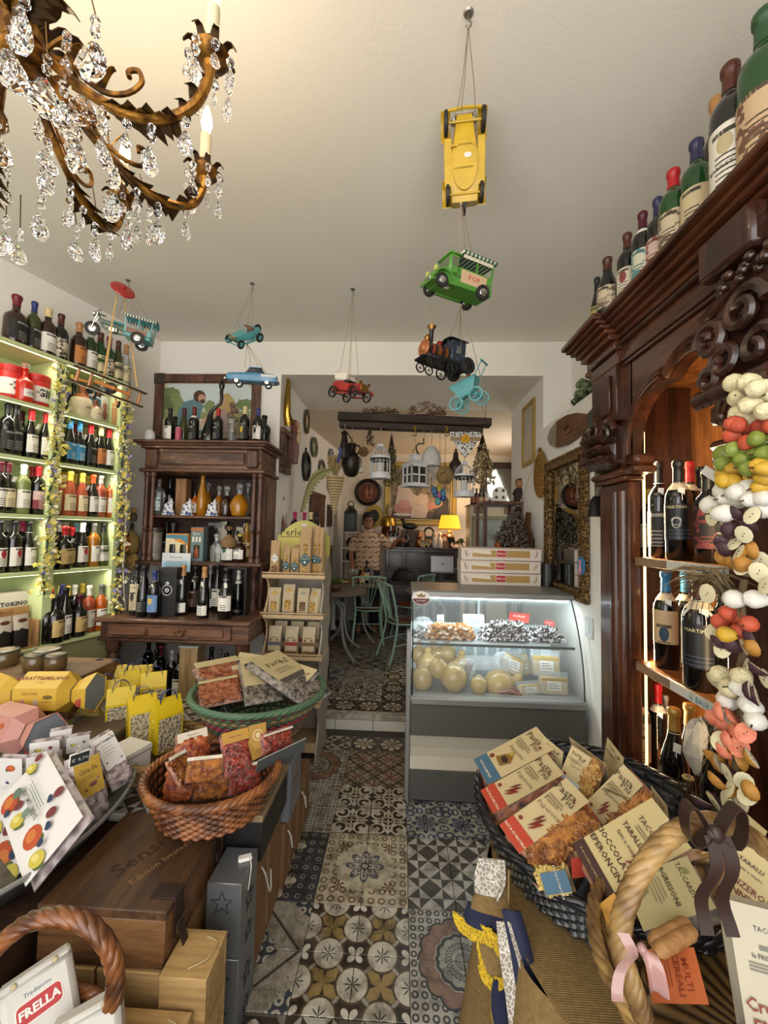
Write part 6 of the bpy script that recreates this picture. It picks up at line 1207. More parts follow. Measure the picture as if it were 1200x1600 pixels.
strings('cords holding the teal roadster',hk3,[tc+V3((-.06,0,.05)),tc+V3((.0,.02,.06)),tc+V3((.04,.0,.04))]);strings('cords from the teal roadster to the blue saloon',tc+V3((.01,.01,-.03)),[bc+V3((-.05,0,.07)),bc+V3((-.02,.03,.065)),bc+V3((.08,.0,.03)),bc+V3((.03,.03,.06))])
# 6 teal motor tricycle, red disc, biplane
hk4=hook(200,438,'ceiling hook holding the tricycle and biplane')
mc=up(197,517,1.95)
t=toy('toy_tricycle','teal tinplate motor tricycle with canopied cart hanging at left',mc,(0,0,0));orient(t,(-.9,-.42,.12),(.18,-.05,1))
ob('cart',Bx(-.12,.0,-.05,.05,-.035,-.015,.004).box(-.12,-.116,-.05,.05,-.015,.02).box(-.12,.0,-.05,-.046,-.015,.012).box(-.12,.0,.046,.05,-.015,.012),tealp,t);
for x in(-.118,-.06,-.002):
 for s in(-1,1):ob('canopy_post',Bx(x-.003,x+.003,s*.047-.003,s*.047+.003,.01,.07),tealp,t)
ob('canopy',MB().sheet(lambda u,v:(-.135+.15*u,-.058+.116*v,.07+.014*sin(pi*v)),1,8,.004),tealp,t);vl=ob('canopy_fringe',Bx(-.135,.015,-.06,-.057,.058,.07).box(-.135,.015,.057,.06,.058,.07),mat('fringe_stripe',lambda:mix(fract(xyz()[0]*80)<.5,'202420','b9b7a8'),.6),t)
for s in(-1,1):ob('side_panel',Bx(-.1,-.01,s*.051-.0005,s*.051+.0005,-.014,.01),mat('floral_panel',lambda:mix(noise(90,2),'3a2c2c','9a6a58'),.5),t)
ob('frame',Tu([(.0,0,-.02),(.06,0,-.03),(.1,0,-.01),(.125,0,.045)],.006,7).tube([(.0,0,.0),(.06,0,.012),(.11,0,.015)],.012,8),mat('dull_tinplate','5f7064',.45,.3,var=.3,vs=50),t);ob('engine',Bx(.03,.075,-.016,.016,-.03,.0,.006),chrome,t);ob('saddle',Bx(.01,.06,-.018,.018,.02,.03,.008),tealp,t);ob('handlebar',Tu([(.105,-.045,.055),(.125,-.02,.05),(.125,.02,.05),(.105,.045,.055)],.004,6),chrome,t);ob('headlamp',MB().at((.14,0,.04),ry=pi/2).la([(0,-.012),(.011,-.004),(.012,.004),(0,.006)],12),chrome,t)
ob('fork',Tu([(.125,-.012,.045),(.14,-.012,-.03)],.003,5).tube([(.125,.012,.045),(.14,.012,-.03)],.003,5),chrome,t);wheel(t,(.14,0,-.032),.034,.012)
for s in(-1,1):wheel(t,(-.065,s*.058,-.035),.032,.012)
rd=up(193,451,1.9);t=toy('toy_flying_disc','red lacquered disc tilted below the ceiling hook at left',rd,(.55,.9,0));ob('disc',La([(0,.006),(.03,.004),(.052,-.004),(.055,-.01),(.05,-.01),(0,0)],26),redp,t);ob('hub',La([(.01,.006),(.008,.016),(0,.017)],12),redp,t)
ribbon=mat('tan_ribbon','a88a54',.6)
bp=up(170,607,1.88);mahb=mat('varnished_brown','33140c',.3,coat=.5);owood=mat('orange_wood','a8672a',.4,coat=.3)
t=toy('toy_biplane','varnished wooden biplane with orange propellers hanging before the shelving',bp,(0,0,0));orient(t,(.72,-.62,-.2),(.2,.05,1))
for z in(-.03,.04):ob('wing',Bx(-.012,.04,-.155,.155,z-.004,z+.004,.004),mahb,t)
for y in(-.13,-.08,.08,.13):ob('strut',La([(.005,-.026),(.007,0),(.005,.036)],8,(.014,y,0)),owood,t)
ob('fuselage',MB().at(ry=pi/2).la([(0,-.1),(.016,-.09),(.024,-.02),(.026,.05),(.018,.075),(0,.08)],14),mat('navy_varnish','1d2230',.35),t)
for s in(-1,1):ob('roundel',MB().at((-.02,s*.026,.004),rx=pi/2).la([(0,-.001),(.008,-.001),(.008,.001),(0,.001)],12),white_c,t)
ob('propeller',Bx(.082,.088,-.075,.075,-.008,.008,.004).at((.09,0,0),ry=pi/2).la([(.012,-.01),(.008,.01),(0,.012)],10),owood,t);ob('propeller',MB().at((-.08,-.09,.0),rz=.6).box(-.06,.06,-.006,.006,-.006,.006,.004),owood,t)
for s in(-1,1):wheel(t,(.03,s*.05,-.06),.018,.012,blackp,owood);ob('leg',Tu([(.02,s*.03,-.03),(.03,s*.046,-.06)],.004,6),owood,t)
ob('tail',Bx(-.12,-.09,-.05,.05,-.003,.003,.002).box(-.12,-.09,-.003,.003,.0,.04,.002),mahb,t)
st_=strings('cords from the left ceiling hook to the tricycle',hk4,[mc+V3((-.05,0,.07)),mc+V3((.1,.05,.06)),mc+V3((.06,0,.08)),mc+V3((0,.06,.08))])
t=Th('hanging_ribbons','tan ribbons running from the red disc down to the biplane','ribbon',rd)
for a,b in((up(183,455,1.9),up(160,600,1.86)),(up(195,452,1.9),up(197,500,1.99)),(up(205,535,1.99),up(214,604,1.9)),(up(174,525,1.99),up(163,590,1.87))):
 ob('ribbon',MB().sheet(lambda u,v:tuple(a-rd+(b-a)*v+V3(((u-.5)*.008,0,0))),1,4,.0012),ribbon,t)
 # chandelier
gilt=mat('gilt_bronze',lambda:mix(smooth(noise(30,3),.35,.65),'4a2f14','a8742c'),.36,.75,bump=(60,2),bs=.15);giltd=mat('dark_gilt_leaf','4a3318',.45,.6,var=.3,vs=40)
crys=mat('crystal','ffffff',.0,trans=1,ior=1.5);candle=M('d0c4a4',.5);bulb=mat('lit_bulb','ffe6b8',.3,emit=22,ecol='ffd79a')
CX,CY,CZ=-.84,.76,2.58
t=ch_=Th('chandelier','gilt chandelier with curling leafy arms and crystal drops at upper left','chandelier',(CX,CY,CZ))
ob('hub',La([(0,-.1),(.02,-.095),(.03,-.08),(.018,-.06),(.05,-.04),(.07,-.01),(.06,.03),(.03,.05),(.02,.1),(.035,.14),(.02,.18),(.014,.3),(.03,.34),(.014,.38),(.01,.5),(.05,.53),(.06,.558),(0,.559)],20),gilt,t)
def drop_mb(w,h):
 v=[(0,0,0)];f=[]
 lv=((.18,.45),(.42,.85),(.66,1),(.86,.7));n=8
 for zf,rf in lv:v+=[(w*rf*cos(2*pi*i/n+zf*2),w*.62*rf*sin(2*pi*i/n+zf*2),-h*zf)for i in rg(n)]
 v.append((0,0,-h));e=len(v)-1
 for i in rg(n):
  k=(i+1)%n;f+=[(0,1+i,1+k),(e,e-n+k,e-n+i)]
  for j in rg(3):f+=[(1+j*n+i,1+(j+1)*n+i,1+(j+1)*n+k),(1+j*n+i,1+(j+1)*n+k,1+j*n+k)]
 return MB().add(v,f)
DR={k:mesh('crystal_drop',drop_mb(w,h),0)for k,w,h in(('s',.011,.036),('m',.016,.058),('l',.024,.066),('xl',.033,.08))}
bead=mesh('crystal_bead',MB().ball((0,0,0),.0095,6,4),0);wire=M('6a5030',.4,.8)
def spl(P,n=4):
 P=[V3(p)for p in P];out=[]
 for i in rg(len(P)-1):
  a,b,c_,d=P[max(i-1,0)],P[i],P[i+1],P[min(i+2,len(P)-1)]
  for k in rg(n):t=k/n;out.append(.5*((2*b)+(c_-a)*t+(2*a-5*b+4*c_-d)*t*t+(3*b-a-3*c_+d)*t**3))
 return out+[P[-1]]
def pend(par,x,y,z,k,nb,rn):
 for i in rg(nb):put('crystal_bead',bead,crys,par,(x,y,z-.014-.021*i),(0,0,rn.random()*3))
 z-=.01+.021*nb;put('crystal_drop',DR[k],crys,par,(x,y,z),(rn.U(-.12,.12),0,rn.random()*3))
rn=Rn(2)
AP=[(.04,.0),(.1,-.055),(.18,-.115),(.26,-.15),(.33,-.15),(.385,-.115),(.41,-.06),(.415,-.02)]
for a in rg(8):
 an=radians(6+a*45);ca,sa=cos(an),sin(an);P_=lambda r,z,s=0:(ca*r-sa*s,sa*r+ca*s,z)
 arm=ob('arm',Tu(spl([P_(r,z)for r,z in AP]),.0105,8),gilt,t)
 vis=a in(0,1,2,3,7,4)
 ob('leaf_scroll',Tu(spl([P_(.09,-.035),P_(.13,-.05),P_(.17,-.085),P_(.21,-.105),P_(.25,-.1),P_(.275,-.075),P_(.268,-.05),P_(.248,-.052),P_(.25,-.066)]),.0055,6).tube(spl([P_(.08,-.02),P_(.1,-.0),P_(.12,.01),P_(.125,-.01),P_(.11,-.012)]),.005,6),gilt,arm)
 for q in rg(3):ob('scroll_leaf',MB().sheet(lambda u,v:P_(.12+.035*q+.03*v,-.055-.022*q+.05*sin(v*1.7),(u-.5)*.022*(1-v*.6)),2,5,.002),gilt,arm)
 lf=MB()
 for i in rg(11):
  f=i/10;r=.2+.19*f;z=-.128-.028*sin(pi*(f*.9))if f<.8 else-.115+.07*(f-.8)/.2
  w=.042*sin(pi*(.12+.8*f))+.006
  for s in(-1,1):
   w2=w*(1 if i%2 else .72);lf.add([P_(r,z+.008),P_(r+.022,z+.004,0),P_(r+.018,z-.012,s*w2),P_(r-.004,z-.004,s*w2*.55)],[(0,1,2,3)])
 ob('acanthus_leaf',lf,giltd,arm,0)
 cup=ob('candle_cup',La([(.006,-.04),(.014,-.02),(.032,-.012),(.04,.0),(.036,.004),(.02,.0),(.017,.03),(.0,.03)],14,P_(.415,0)),gilt,arm)
 for i in rg(7):
  b=2*pi*i/7;x,y,_=P_(.415,0);cup_l=MB().sheet(lambda u,v:(x+cos(b)*(.02+.034*v)-sin(b)*(u-.5)*.022*(1-v*.7),y+sin(b)*(.02+.034*v)+cos(b)*(u-.5)*.022*(1-v*.7),-.006+.03*sin(v*2.6)),2,4,.002);ob('cup_leaf',cup_l,giltd,arm)
 ob('candle_tube',La([(.0145,.0),(.0145,.11),(.011,.112),(0,.112)],14,P_(.415,0)),candle,arm)
 ob('bulb',La([(.009,.112),(.011,.125),(.0155,.145),(.012,.17),(.004,.195),(0,.2)],12,P_(.415,0)),bulb,arm)
 if vis:
  for s in rg(7):
   b=2*pi*s/7;x,y,_=P_(.415,0);pend(arm,x+.043*cos(b),y+.043*sin(b),-.004,'sm'[s%2],1+s%2,rn)
  pend(arm,*P_(.3,-.16),'l',2,rn);pend(arm,*P_(.2,-.13),'m',3,rn);pend(arm,*P_(.37,-.14),'m',1,rn);pend(arm,*P_(.12,-.075),'xl'if a%2 else 'l',2,rn);pend(arm,*P_(.25,-.155),'s',1,rn)
 l_=light('bulb_light','POINT',V3((CX,CY,CZ))+V3(P_(.415,.235)),1.15,(1,.78,.5),.03)
for i in rg(10):
 b=2*pi*i/10;ob('hub_leaf',MB().sheet(lambda u,v:(cos(b)*(.05+.1*v)-sin(b)*(u-.5)*.07*(1-v*.8)*(.8+.2*sin(v*20)),sin(b)*(.05+.1*v)+cos(b)*(u-.5)*.07*(1-v*.8)*(.8+.2*sin(v*20)),.02+.05*sin(v*2.8)),3,9,.002),giltd,t)
 pend(t,cos(b)*.13,sin(b)*.13,.01,('m','xl','l')[i%3],2,rn)
for px,py,k in((148,62,'xl'),(72,120,'xl'),(180,300,'xl'),(63,330,'xl'),(118,375,'l'),(152,370,'m'),(200,355,'l'),(232,350,'m'),(75,262,'l'),(165,225,'l'),(30,380,'l'),(8,360,'xl')):
 p=at(px,py,'Z',2.47 if py<250 else 2.42)-V3((CX,CY,CZ));pend(t,p.x,p.y,p.z+.05,k,2,rn)
 ob('wire',Tu([(p.x,p.y,p.z+.045),(p.x*.9,p.y*.9,p.z+.12)],.0015,4),wire,t)
 # passage: beam and what hangs from it
BY=3.75
oldw=wood('old_black_beam','1e1612','43352a','x',1.2,.7)
t=Th('hanging_beam','old dark timber beam hung across the passage on cords','beam',(.1,BY,2.58),rot=(0,.033,0))
ob('upper_plank',Bx(-.71,.71,-.06,.05,0,.075,.008),oldw,t);ob('lower_plank',Bx(-.695,.64,-.03,.06,-.062,-.001,.008),oldw,t)
for x in(-.66,.66):
 for dx in(-.03,.03):ob('suspension_cord',Tu([(x,0,.076),(x+dx*.5-.02*x,0,.17),(x+dx-.04*x,0,.277)],.004,5),cord,t)
df=MB();rn=Rn(4)
dfl=mat('dried_flower','7d5a40',.85,var=.5,vs=90)
for g_,(x0,n)in en(((-.32,120),(.12,170))):
 df=MB()
 for i in rg(n):
  f=rn.random();x=f*.34-.17;z=rn.random()*(.07+.07*(g_==1))*(1-abs(f-.5));y=rn.U(-.05,.04);r=rn.U(.008,.018)
  a,b=rn.U(0,6.3),rn.U(0,3);u=V3((cos(a)*sin(b),sin(a)*sin(b),cos(b)));w=u.orthogonal().normalized();q=u.cross(w);p=V3((x,y,z))
  for k in rg(3):c1=w*cos(k*2.1)+q*sin(k*2.1);c2=w*cos(k*2.1+.8)+q*sin(k*2.1+.8);df.add([p,p+c1*r,p+(c1+c2)*r*.8+u*r*.3,p+c2*r],[(0,1,2,3)])
 t=Th('dried_flowers',('smaller','larger')[g_]+' bunch of brown dried flowers lying on the hanging beam','dried plant',(.1+x0,BY,2.663-.033*x0));ob('blossoms',df,dfl,t,0)['kind']='stuff'
 ob('stems',Tu([(-.2,0,.005),(0,0,.012),(.18,0,.02)],.006,5).tube([(-.18,.02,.006),(0,.015,.015),(.16,-.02,.04)],.005,5),stemm,t)
def hang(px,py,name,lab,cat,y=BY,cordlen=None,**k):
 p=at(px,py,'Y',y);t=Th(name,lab,cat,p,k.get('rz',0),k.get('group'));top=2.52-.033*(p.x-.1)-p.z
 if cordlen is not None:ob('hanging_cord',Tu([(0,0,cordlen),(.004,0,(cordlen+top)/2),(0,0,top)],.003,5),cord,t)
 return t
whm=mat('white_painted_metal','c9c9ca',.45)
bronze=mat('dark_bronze','2c231d',.4,.5,var=.2)
t=hang(549,725,'bronze_amphora','dark bronze amphora hanging at left end of the beam','vase',BY-.02,.19);ob('body',La([(.03,-.12),(.06,-.1),(.095,-.0),(.085,.06),(.05,.09),(.035,.12),(.045,.19),(0,.185)],18),bronze,t)
for s in(-1,1):ob('handle',Tu([(s*.05,0,.09),(s*.085,0,.13),(s*.07,0,.17),(s*.042,0,.175)],.008,6),bronze,t)
t=hang(538,692,'bronze_ewer','slim bronze ewer with long handle hanging before the amphora','jug',BY-.14,.1);ob('body',La([(.03,-.14),(.042,-.1),(.04,-.04),(.028,.03),(.022,.07),(.034,.09),(.015,.11),(0,.12)],14),bronze,t);ob('handle',Tu([(.03,0,.08),(.07,0,.03),(.065,0,-.06),(.04,0,-.09)],.006,6),bronze,t);ob('blue_ribbon',MB().sheet(lambda u,v:(-.05+.03*u+.01*sin(v*5),-.045,-.05-.14*v),2,6,.003),M('2c3660',.7),t)
t=hang(568,706,'wicker_ball','small brown wicker ball hanging near the left of the beam','decoration',BY,.045)
def wicker(par,r,m,n=13,th=.004,seed=0):
 rn=Rn(seed)
 for i in rg(n):
  u=V3((rn.U(-1,1),rn.U(-1,1),rn.U(-1,1))).normalized();w=u.orthogonal().normalized();q=u.cross(w)
  ob('cane',Tu([tuple((w*cos(a)+q*sin(a))*r*rn.U(.93,1))for a in[k*pi/10 for k in rg(20)]],th,5,True),m,par)
cane=mat('brown_cane','7d5c36',.7,var=.3,vs=40);wicker(t,.046,cane,11,.005,1);ob('core',MB().ball((0,0,0),.036,10,8),M('4a3420',.8),t)
t=hang(564,732,'white_gourd','small white gourd hanging below the wicker ball','decoration',BY,.07);ob('gourd',La([(0,-.045),(.03,-.035),(.035,-.01),(.016,.02),(.02,.045),(.008,.065),(0,.07)],14),M('b9b09c',.5),t);ob('stalk',Tu([(0,0,.065),(.003,0,.08)],.004,5),stemm,t)
def plantbunch(t,n,L,w,m1,m2,seed,blob=.008,core=1):
 rn=Rn(seed);st_=MB();bl=MB()
 for i in rg(n):
  a=rn.U(0,6.3);R=w*sqrt(rn.random());z=-L*(.25+.75*rn.random());e=(R*cos(a)*(-z/L),R*sin(a)*(-z/L),z)
  if i%3==0:st_.tube([(0,0,0),tuple(c*.5 for c in e),e],.0018,3)
  for k in rg(2):bl.ball((e[0]+rn.U(-.01,.01),e[1]+rn.U(-.01,.01),e[2]+rn.U(-.012,.012)),blob*rn.U(.6,1.2),5,3)
 ob('stems',st_,m1,t,0)['kind']='stuff';ob('seed_heads',bl,m2,t,0)['kind']='stuff';ob('tie',Tu([(.012*cos(a),.012*sin(a),-.03)for a in[i*pi/4 for i in rg(8)]],.004,5,True),cord,t)
oliv=mat('dried_green','6a6240',.85,var=.4,vs=60);palef=mat('pale_dried_flower','a8946c',.85,var=.3,vs=60)
t=hang(578,664,'dried_herbs','short dark bunch of dried herbs tied to the beam','dried plant');plantbunch(t,40,.2,.05,stemm,M('4a3a2c',.9),3)
t=hang(612,676,'dried_herbs','long drab green dried bunch hanging right of the first birdcage','dried plant',BY+.05);plantbunch(t,160,.5,.1,stemm,oliv,4,.011)
t=hang(754,676,'dried_flowers','large bunch of pale dried flowers hanging at right end of the beam','dried plant',BY+.02);plantbunch(t,260,.48,.14,stemm,palef,5,.011)
def cage(px,py,lab,y=BY-.06):
 t=hang(px,py,'birdcage_lantern',lab,'lantern',y,.2,group='white birdcage lanterns');R=.092;n=16
 ob('base',La([(R,-.12),(R*1.03,-.11),(R,-.075),(R*.92,-.06),(0,-.06)],24),whm,t);ob('black_band',La([(R*1.0,.042),(R*1.02,.045),(R*1.02,.062),(R,.065),(R*.97,.053),(R*1.0,.042)],24,cap=0),M('1c1c1e',.4),t)
 for i in rg(n):
  a=2*pi*i/n;ob('bar',Tu([(R*cos(a),R*sin(a),-.07),(R*cos(a),R*sin(a),.05),(R*.9*cos(a),R*.9*sin(a),.1),(R*.62*cos(a),R*.62*sin(a),.15),(.018*cos(a),.018*sin(a),.18)],.0028,4),whm,t)
 ob('lace_rim',La([(R*1.01,.066),(R*1.0,.085),(R*.98,.085),(R*.99,.066),(R*1.01,.066)],24,cap=0),whm,t);ob('finial',La([(.02,.178),(.024,.186),(.008,.196),(.006,.205),(0,.207)],12),whm,t);ob('candle',MB().cyl((0,0,0),.035,-.06,.03,16),M('c4c2ba',.6),t)
 ob('bow',MB().at((0,-.01,.205),ry=.6).ball((.02,0,0),(.02,.006,.009),8,5).at((0,-.01,.205),ry=-.6).ball((-.02,0,0),(.02,.006,.009),8,5),whm,t)
cage(594,728,'white birdcage lantern with black band hanging left of the lantern house');cage(725,756,'white birdcage lantern with black band hanging beneath the crochet heart')
# lantern house
t=hang(648,740,'lantern_house','white wooden lantern house with windowpanes hanging at middle of the beam','lantern',BY-.05,.23,rz=.5);W=.085
ob('base',Bx(-W*1.12,W*1.12,-W*1.12,W*1.12,-.125,-.105,.003),whm,t);ob('candle',MB().cyl((0,0,0),.03,-.105,-.02,14),M('c4c2ba',.6),t)
ob('dark_liner',Bx(-W*.86,W*.86,-W*.86,W*.86,-.1,.06),mat('smoked_pane','1c1a18',.1,alpha=.6),t)
for rz in rg(4):
 s_=ob('window_side',Bx(-W,-W+.014,-W,-W+.012,-.105,.07).box(W-.014,W,-W,-W+.012,-.105,.07).box(-W,W,-W,-W+.012,.055,.07).box(-W,W,-W,-W+.012,-.105,-.09).box(-.006,.006,-W+.001,-W+.011,-.09,.055).box(-W,W,-W+.001,-W+.011,-.024,-.012),whm,t,0,rot=(0,0,rz*pi/2))
ob('roof',MB().loft([[(x*k,y*k,z)for x,y in((-1,-1),(1,-1),(1,1),(-1,1))]for k,z in((W*1.1,.07),(W*1.1,.078),(.04,.125))]),whm,t,0);ob('lantern_top',Bx(-.034,.034,-.034,.034,.125,.165,.002).box(-.042,.042,-.042,.042,.165,.175,.002),whm,t);ob('ring',Tu([(.025*cos(a),0,.2+.025*sin(a))for a in[i*pi/8 for i in rg(16)]],.003,5,True),blackp,t)
# crochet pieces
lace=mat('white_crochet',lambda:mix(smooth(voro(110,feat='DISTANCE_TO_EDGE'),.1,.25),'cac9c4','a09c94'),.85,bump=lambda:voro(110),bs=.6)
t=hang(674,712,'crochet_jellyfish','white crochet lampshade with fringe hanging right of the lantern house','decoration',BY-.02,.09);ob('crochet_dome',La([(.0,.09),(.03,.085),(.062,.05),(.085,0),(.09,-.07),(.095,-.1),(.09,-.1),(.08,0),(.03,.08)],22),lace,t)
for i in rg(7):x=-.05+.017*i;ob('tassel',Tu([(x,.02*sin(i*2),-.09),(x+.004,.02*sin(i*2),-.16),(x,.02*sin(i*2),-.2-.07*(i%3))],.005,5),lace,t)
t=hang(727,690,'crochet_heart','white crochet heart with jute band and yellow felt flower on the beam','decoration',BY-.1,.085);ob('crochet_panel',MB().add([(x,y,z)for y in(-.006,.006)for x,z in((-.14,.085),(-.05,.09),(0,.08),(.05,.09),(.14,.085),(.12,.02),(.06,-.08),(0,-.15),(-.06,-.08),(-.12,.02))],[tuple(rg(10)),tuple(rg(19,9,-1))]+[(i,(i+1)%10,10+(i+1)%10,10+i)for i in rg(10)]),mat('open_crochet',lambda:mix(smooth(voro(40,feat='DISTANCE_TO_EDGE'),.1,.2),'d3d2cd','5a5048'),.85),t,0)
ob('jute_band',Bx(-.135,.135,-.01,.0,.005,.04,.002),mat('jute_band','9a8060',.85),t);fl_=MB()
for i in rg(5):a=2*pi*i/5+pi/2;fl_.ball((.024*cos(a),-.014,.022+.024*sin(a)),(.019,.005,.019),10,6)
ob('felt_flower',fl_,M('cf9a24',.8),t);ob('button',MB().ball((0,-.02,.022),(.008,.004,.008),8,5),M('a06a1c',.5),t)
for px,lab in((648,'brass hook on the beam above the lantern house'),(698,'brass hook on the beam left of the crochet heart')):
 t=hang(px,676,'brass_hook',lab,'hook',BY-.05);ob('hook',Tu([(0,0,.035),(.006,0,.02),(0,0,.005)]+[(.02*cos(a),0,-.012+.02*sin(a))for a in(1.4,.7,0,-.8,-1.6,-2.4,-3.1)],.005,6).tube([(.012*cos(a),0,.045+.012*sin(a))for a in[i*pi/6 for i in rg(12)]],.004,5,True),mat('bright_brass','a8883c',.25,1),t)
t=hang(662,690,'iron_hook','black iron hook hanging between the lantern house and crochet lampshade','hook',BY-.01,.03);ob('hook',Tu([(0,0,.03),(0,0,-.02),(-.05,0,-.02),(-.07,0,-.05),(-.06,0,-.1),(-.03,0,-.13)],.007,6),blackp,t)
t=hang(695,743,'wicker_ball','large straw coloured wicker ball hanging right of the crochet lampshade','decoration',BY-.04,.12);wicker(t,.078,mat('straw_cane','8f7446',.75,var=.3,vs=40),22,.007,2);ob('core',MB().ball((0,0,0),.064,12,9),M('6a5230',.85),t);ob('knot',La([(.03,.07),(.012,.1),(.006,.125)],8),M('8f7446',.8),t)
t=hang(686,772,'hanging_eggs','cluster of painted blue and pink eggs hanging before the painting','decoration',BY,.1)
for i,(x,z,c_)in en(((-.03,0,'2f5a86'),(.035,.01,'3f7a94'),(.003,-.005,'b04468'),(-.01,-.07,'4f9a94'),(.04,-.03,'2f4a86'),(-.045,.03,'3f6a96'),(0,.05,'b09a34'))):ob('painted_egg',La([(0,-.038),(.02,-.032),(.03,-.008),(.024,.02),(.012,.036),(0,.04)],12),mat('egg_'+c_,c_,.3,var=.3,vs=60),t,loc=(x,-.02*(i%2),z))
t=hang(712,728,'brown_gourd','dark brown gourd flask hanging behind the crochet heart','flask',BY+.08,.14);ob('gourd',La([(0,-.11),(.05,-.1),(.075,-.05),(.06,.02),(.03,.06),(.02,.13),(0,.14)],16),M('33241a',.4),t);ob('stopper',La([(.012,.135),(.014,.16),(0,.162)],8),M('5a4630',.7),t)
# wheat cone
t=hang(524,735,'wheat_cone','cream wicker cone of dried wheat ears hanging in the passage','decoration',3.9);ob('hanging_cord',Tu([(0,.05,0),(0,.05,.5),(0,.02,2.859-at(524,735,'Y',3.9).z)],.002,5),cord,t)
cn=mat('cream_cane',lambda:mix((fract(xyz()[2]*55)<.5),'c4b088','8f7a52'),.7);
for k in rg(14):f=k/13;r=.075*(1-f)**.8+.006;ob('cane_coil',Tu([(r*cos(a),r*sin(a),-.07-.34*f+.004*sin(a*9))for a in[i*pi/9 for i in rg(18)]],.011,6,True),M('bda87c',.7),t)
wh=MB();rn=Rn(8)
for i in rg(60):
 a,b=rn.U(0,6.3),rn.random();d=V3((cos(a)*.45*b,sin(a)*.45*b,1)).normalized();L=rn.U(.1,.24);e=d*L+V3((0,0,-.1));wh.tube([(0,0,-.1),tuple(e)],.002,3);wh.la([(0,-.03),(.011,-.01),(.009,.015),(0,.035)],5,tuple(e))
ob('wheat_ears',wh,mat('wheat','a89060',.8,var=.2,vs=40),t,20)['kind']='stuff'
# ---- passage left wall
LX=-1.02
def lw(px,py,name,lab,cat,dx=.0):p=at(px,py,'X',LX+dx);return Th(name,lab,cat,p,pi/2)
t=lw(450,628,'brass_ornament','shiny brass horn shaped ornament on the passage left wall','wall decoration',.03);ob('horn',Tu([(-.02,0,.2),(.0,0,.12),(-.02,0,.02),(-.015,0,-.1),(.02,0,-.17),(.07,0,-.14)],[.012,.022,.026,.03,.045,.034],9),mat('polished_brass','a8863c',.22,1,bump=(40,2),bs=.3),t);ob('spur',Tu([(.02,0,.02),(.08,0,.02)],.005,5),brass,t)
t=lw(479,659,'oval_frame','small oval gilt framed mirror highest on the passage left wall','picture',.015);ob('frame',MB().at(rx=pi/2).la([(.06,-.01),(.085,.0),(.085,.015),(.06,.01),(.06,-.01)],22,sy=1.5,cap=0),dbrass,t);ob('glass',MB().at(rx=pi/2).la([(.062,.002),(0,.002)],22,sy=1.5,cap=0),M('bdb8a8',.1),t)
t=lw(461,690,'madonna_relief','painted relief of a veiled woman holding a child on passage wall','wall decoration',.03);ob('robe',MB().at().la([(.06,-.2),(.08,-.1),(.075,.02),(.05,.1),(.03,.14)],14,sy=.45),mat('relief_robe',lambda:mix(noise(14,2),'3a4a5c','9a5a44'),.5),t);ob('head',MB().ball((0,-.01,.15),(.035,.03,.042),10,7),M('b98f70',.5),t);ob('veil',La([(.06,.08),(.055,.15),(.035,.195),(0,.205)],12,(0,.01,0),sy=.6),M('7a4a38',.6),t);ob('child',MB().ball((-.03,-.04,.02),(.03,.022,.055),9,6).ball((-.03,-.045,.09),.025,8,6),M('c2a480',.5),t)
t=lw(443,706,'dark_picture','dark wood framed small picture lowest left on the passage wall','picture',.0);ob('frame',frame_mb(-.12,.12,-.19,.19,.055,.04,.008),walz,t);ob('painting',Bx(-.066,.066,-.014,-.006,-.136,.136),mat('murky_painting',lambda:mix(noise(12,3),'2c241c','6a5c48'),.4),t)
t=lw(476,729,'round_mirror','black round framed mirror on the passage left wall','mirror',.0);ob('frame',MB().at(rx=pi/2).la([(.1,.0),(.13,.0),(.135,.03),(.11,.045),(.1,.03),(.1,0)],24,cap=0,sy=1.15),blackp,t);ob('glass',MB().at(rx=pi/2).la([(.102,.015),(0,.015)],24,cap=0,sy=1.15),M('a4a69e',.08,.6),t);ob('peg',MB().cyl((0,-.01,0),.01,.15,.2,8),blackp,t)
# plates on the back room's left wall
def bl_(px,py):
 d=ray(px,py);P0=V3((-1.24,YP,0));dd=V3((.24,2.42,0)).normalized();n=V3((dd.y,-dd.x,0));k=(P0-EYEV).dot(n)/d.dot(n);return EYEV+d*k+n*.004
RB=atan2(2.42,.24)
def plate(px,py,r,lab,m,m2):
 t=Th('wall_plate',lab,'plate',bl_(px,py),RB,'plates on the back room wall');ob('plate',MB().at(rx=pi/2).la([(r*.55,.0),(r,.02),(r*1.01,.025),(r*.6,.008),(0,.008)],26),m,t);ob('painted_centre',MB().at(rx=pi/2).la([(r*.5,.0095),(0,.0095)],20,cap=0),m2,t)
fl1=mat('floral_glaze',lambda:mix(noise(26,2)>.5,'a9a494','4a5a7a'),.2);fl2=mat('green_glaze',lambda:mix(noise(20,2)>.5,'5a6450','2c3a30'),.2)
plate(489,699,.13,'green glazed plate highest on the back room left wall',fl2,M('8f9480',.2));plate(516,717,.15,'blue and white plate right of the green plate',fl1,fl1);plate(501,733,.13,'dark rimmed white plate left of the blue and white one',M('3c3630',.3),M('aaa698',.2));plate(514,756,.13,'small flowered plate behind the wheat cone',fl1,M('b5b0a0',.2))
t=Th('dark_door_panel','dark brown wooden panel leaning in the back room left corner','panel',bl_(494,800)-V3((0,0,0)),RB);ob('panel',Bx(-.3,.3,-.03,-.005,-.35,.25,.006),walz,t);ob('rail',Bx(-.3,.3,-.04,-.031,.2,.25,.004),walz,t)
t=Th('small_icon','small dark framed icon low on the back room left wall','picture',bl_(514,806),RB);ob('frame',frame_mb(-.12,.12,-.16,.16,.02,.02,.003),walz,t);ob('painting',Bx(-.1,.1,-.01,-.002,-.14,.14),mat('icon_paint',lambda:mix(noise(14,3),'2a1e16','5a3c28'),.4),t)
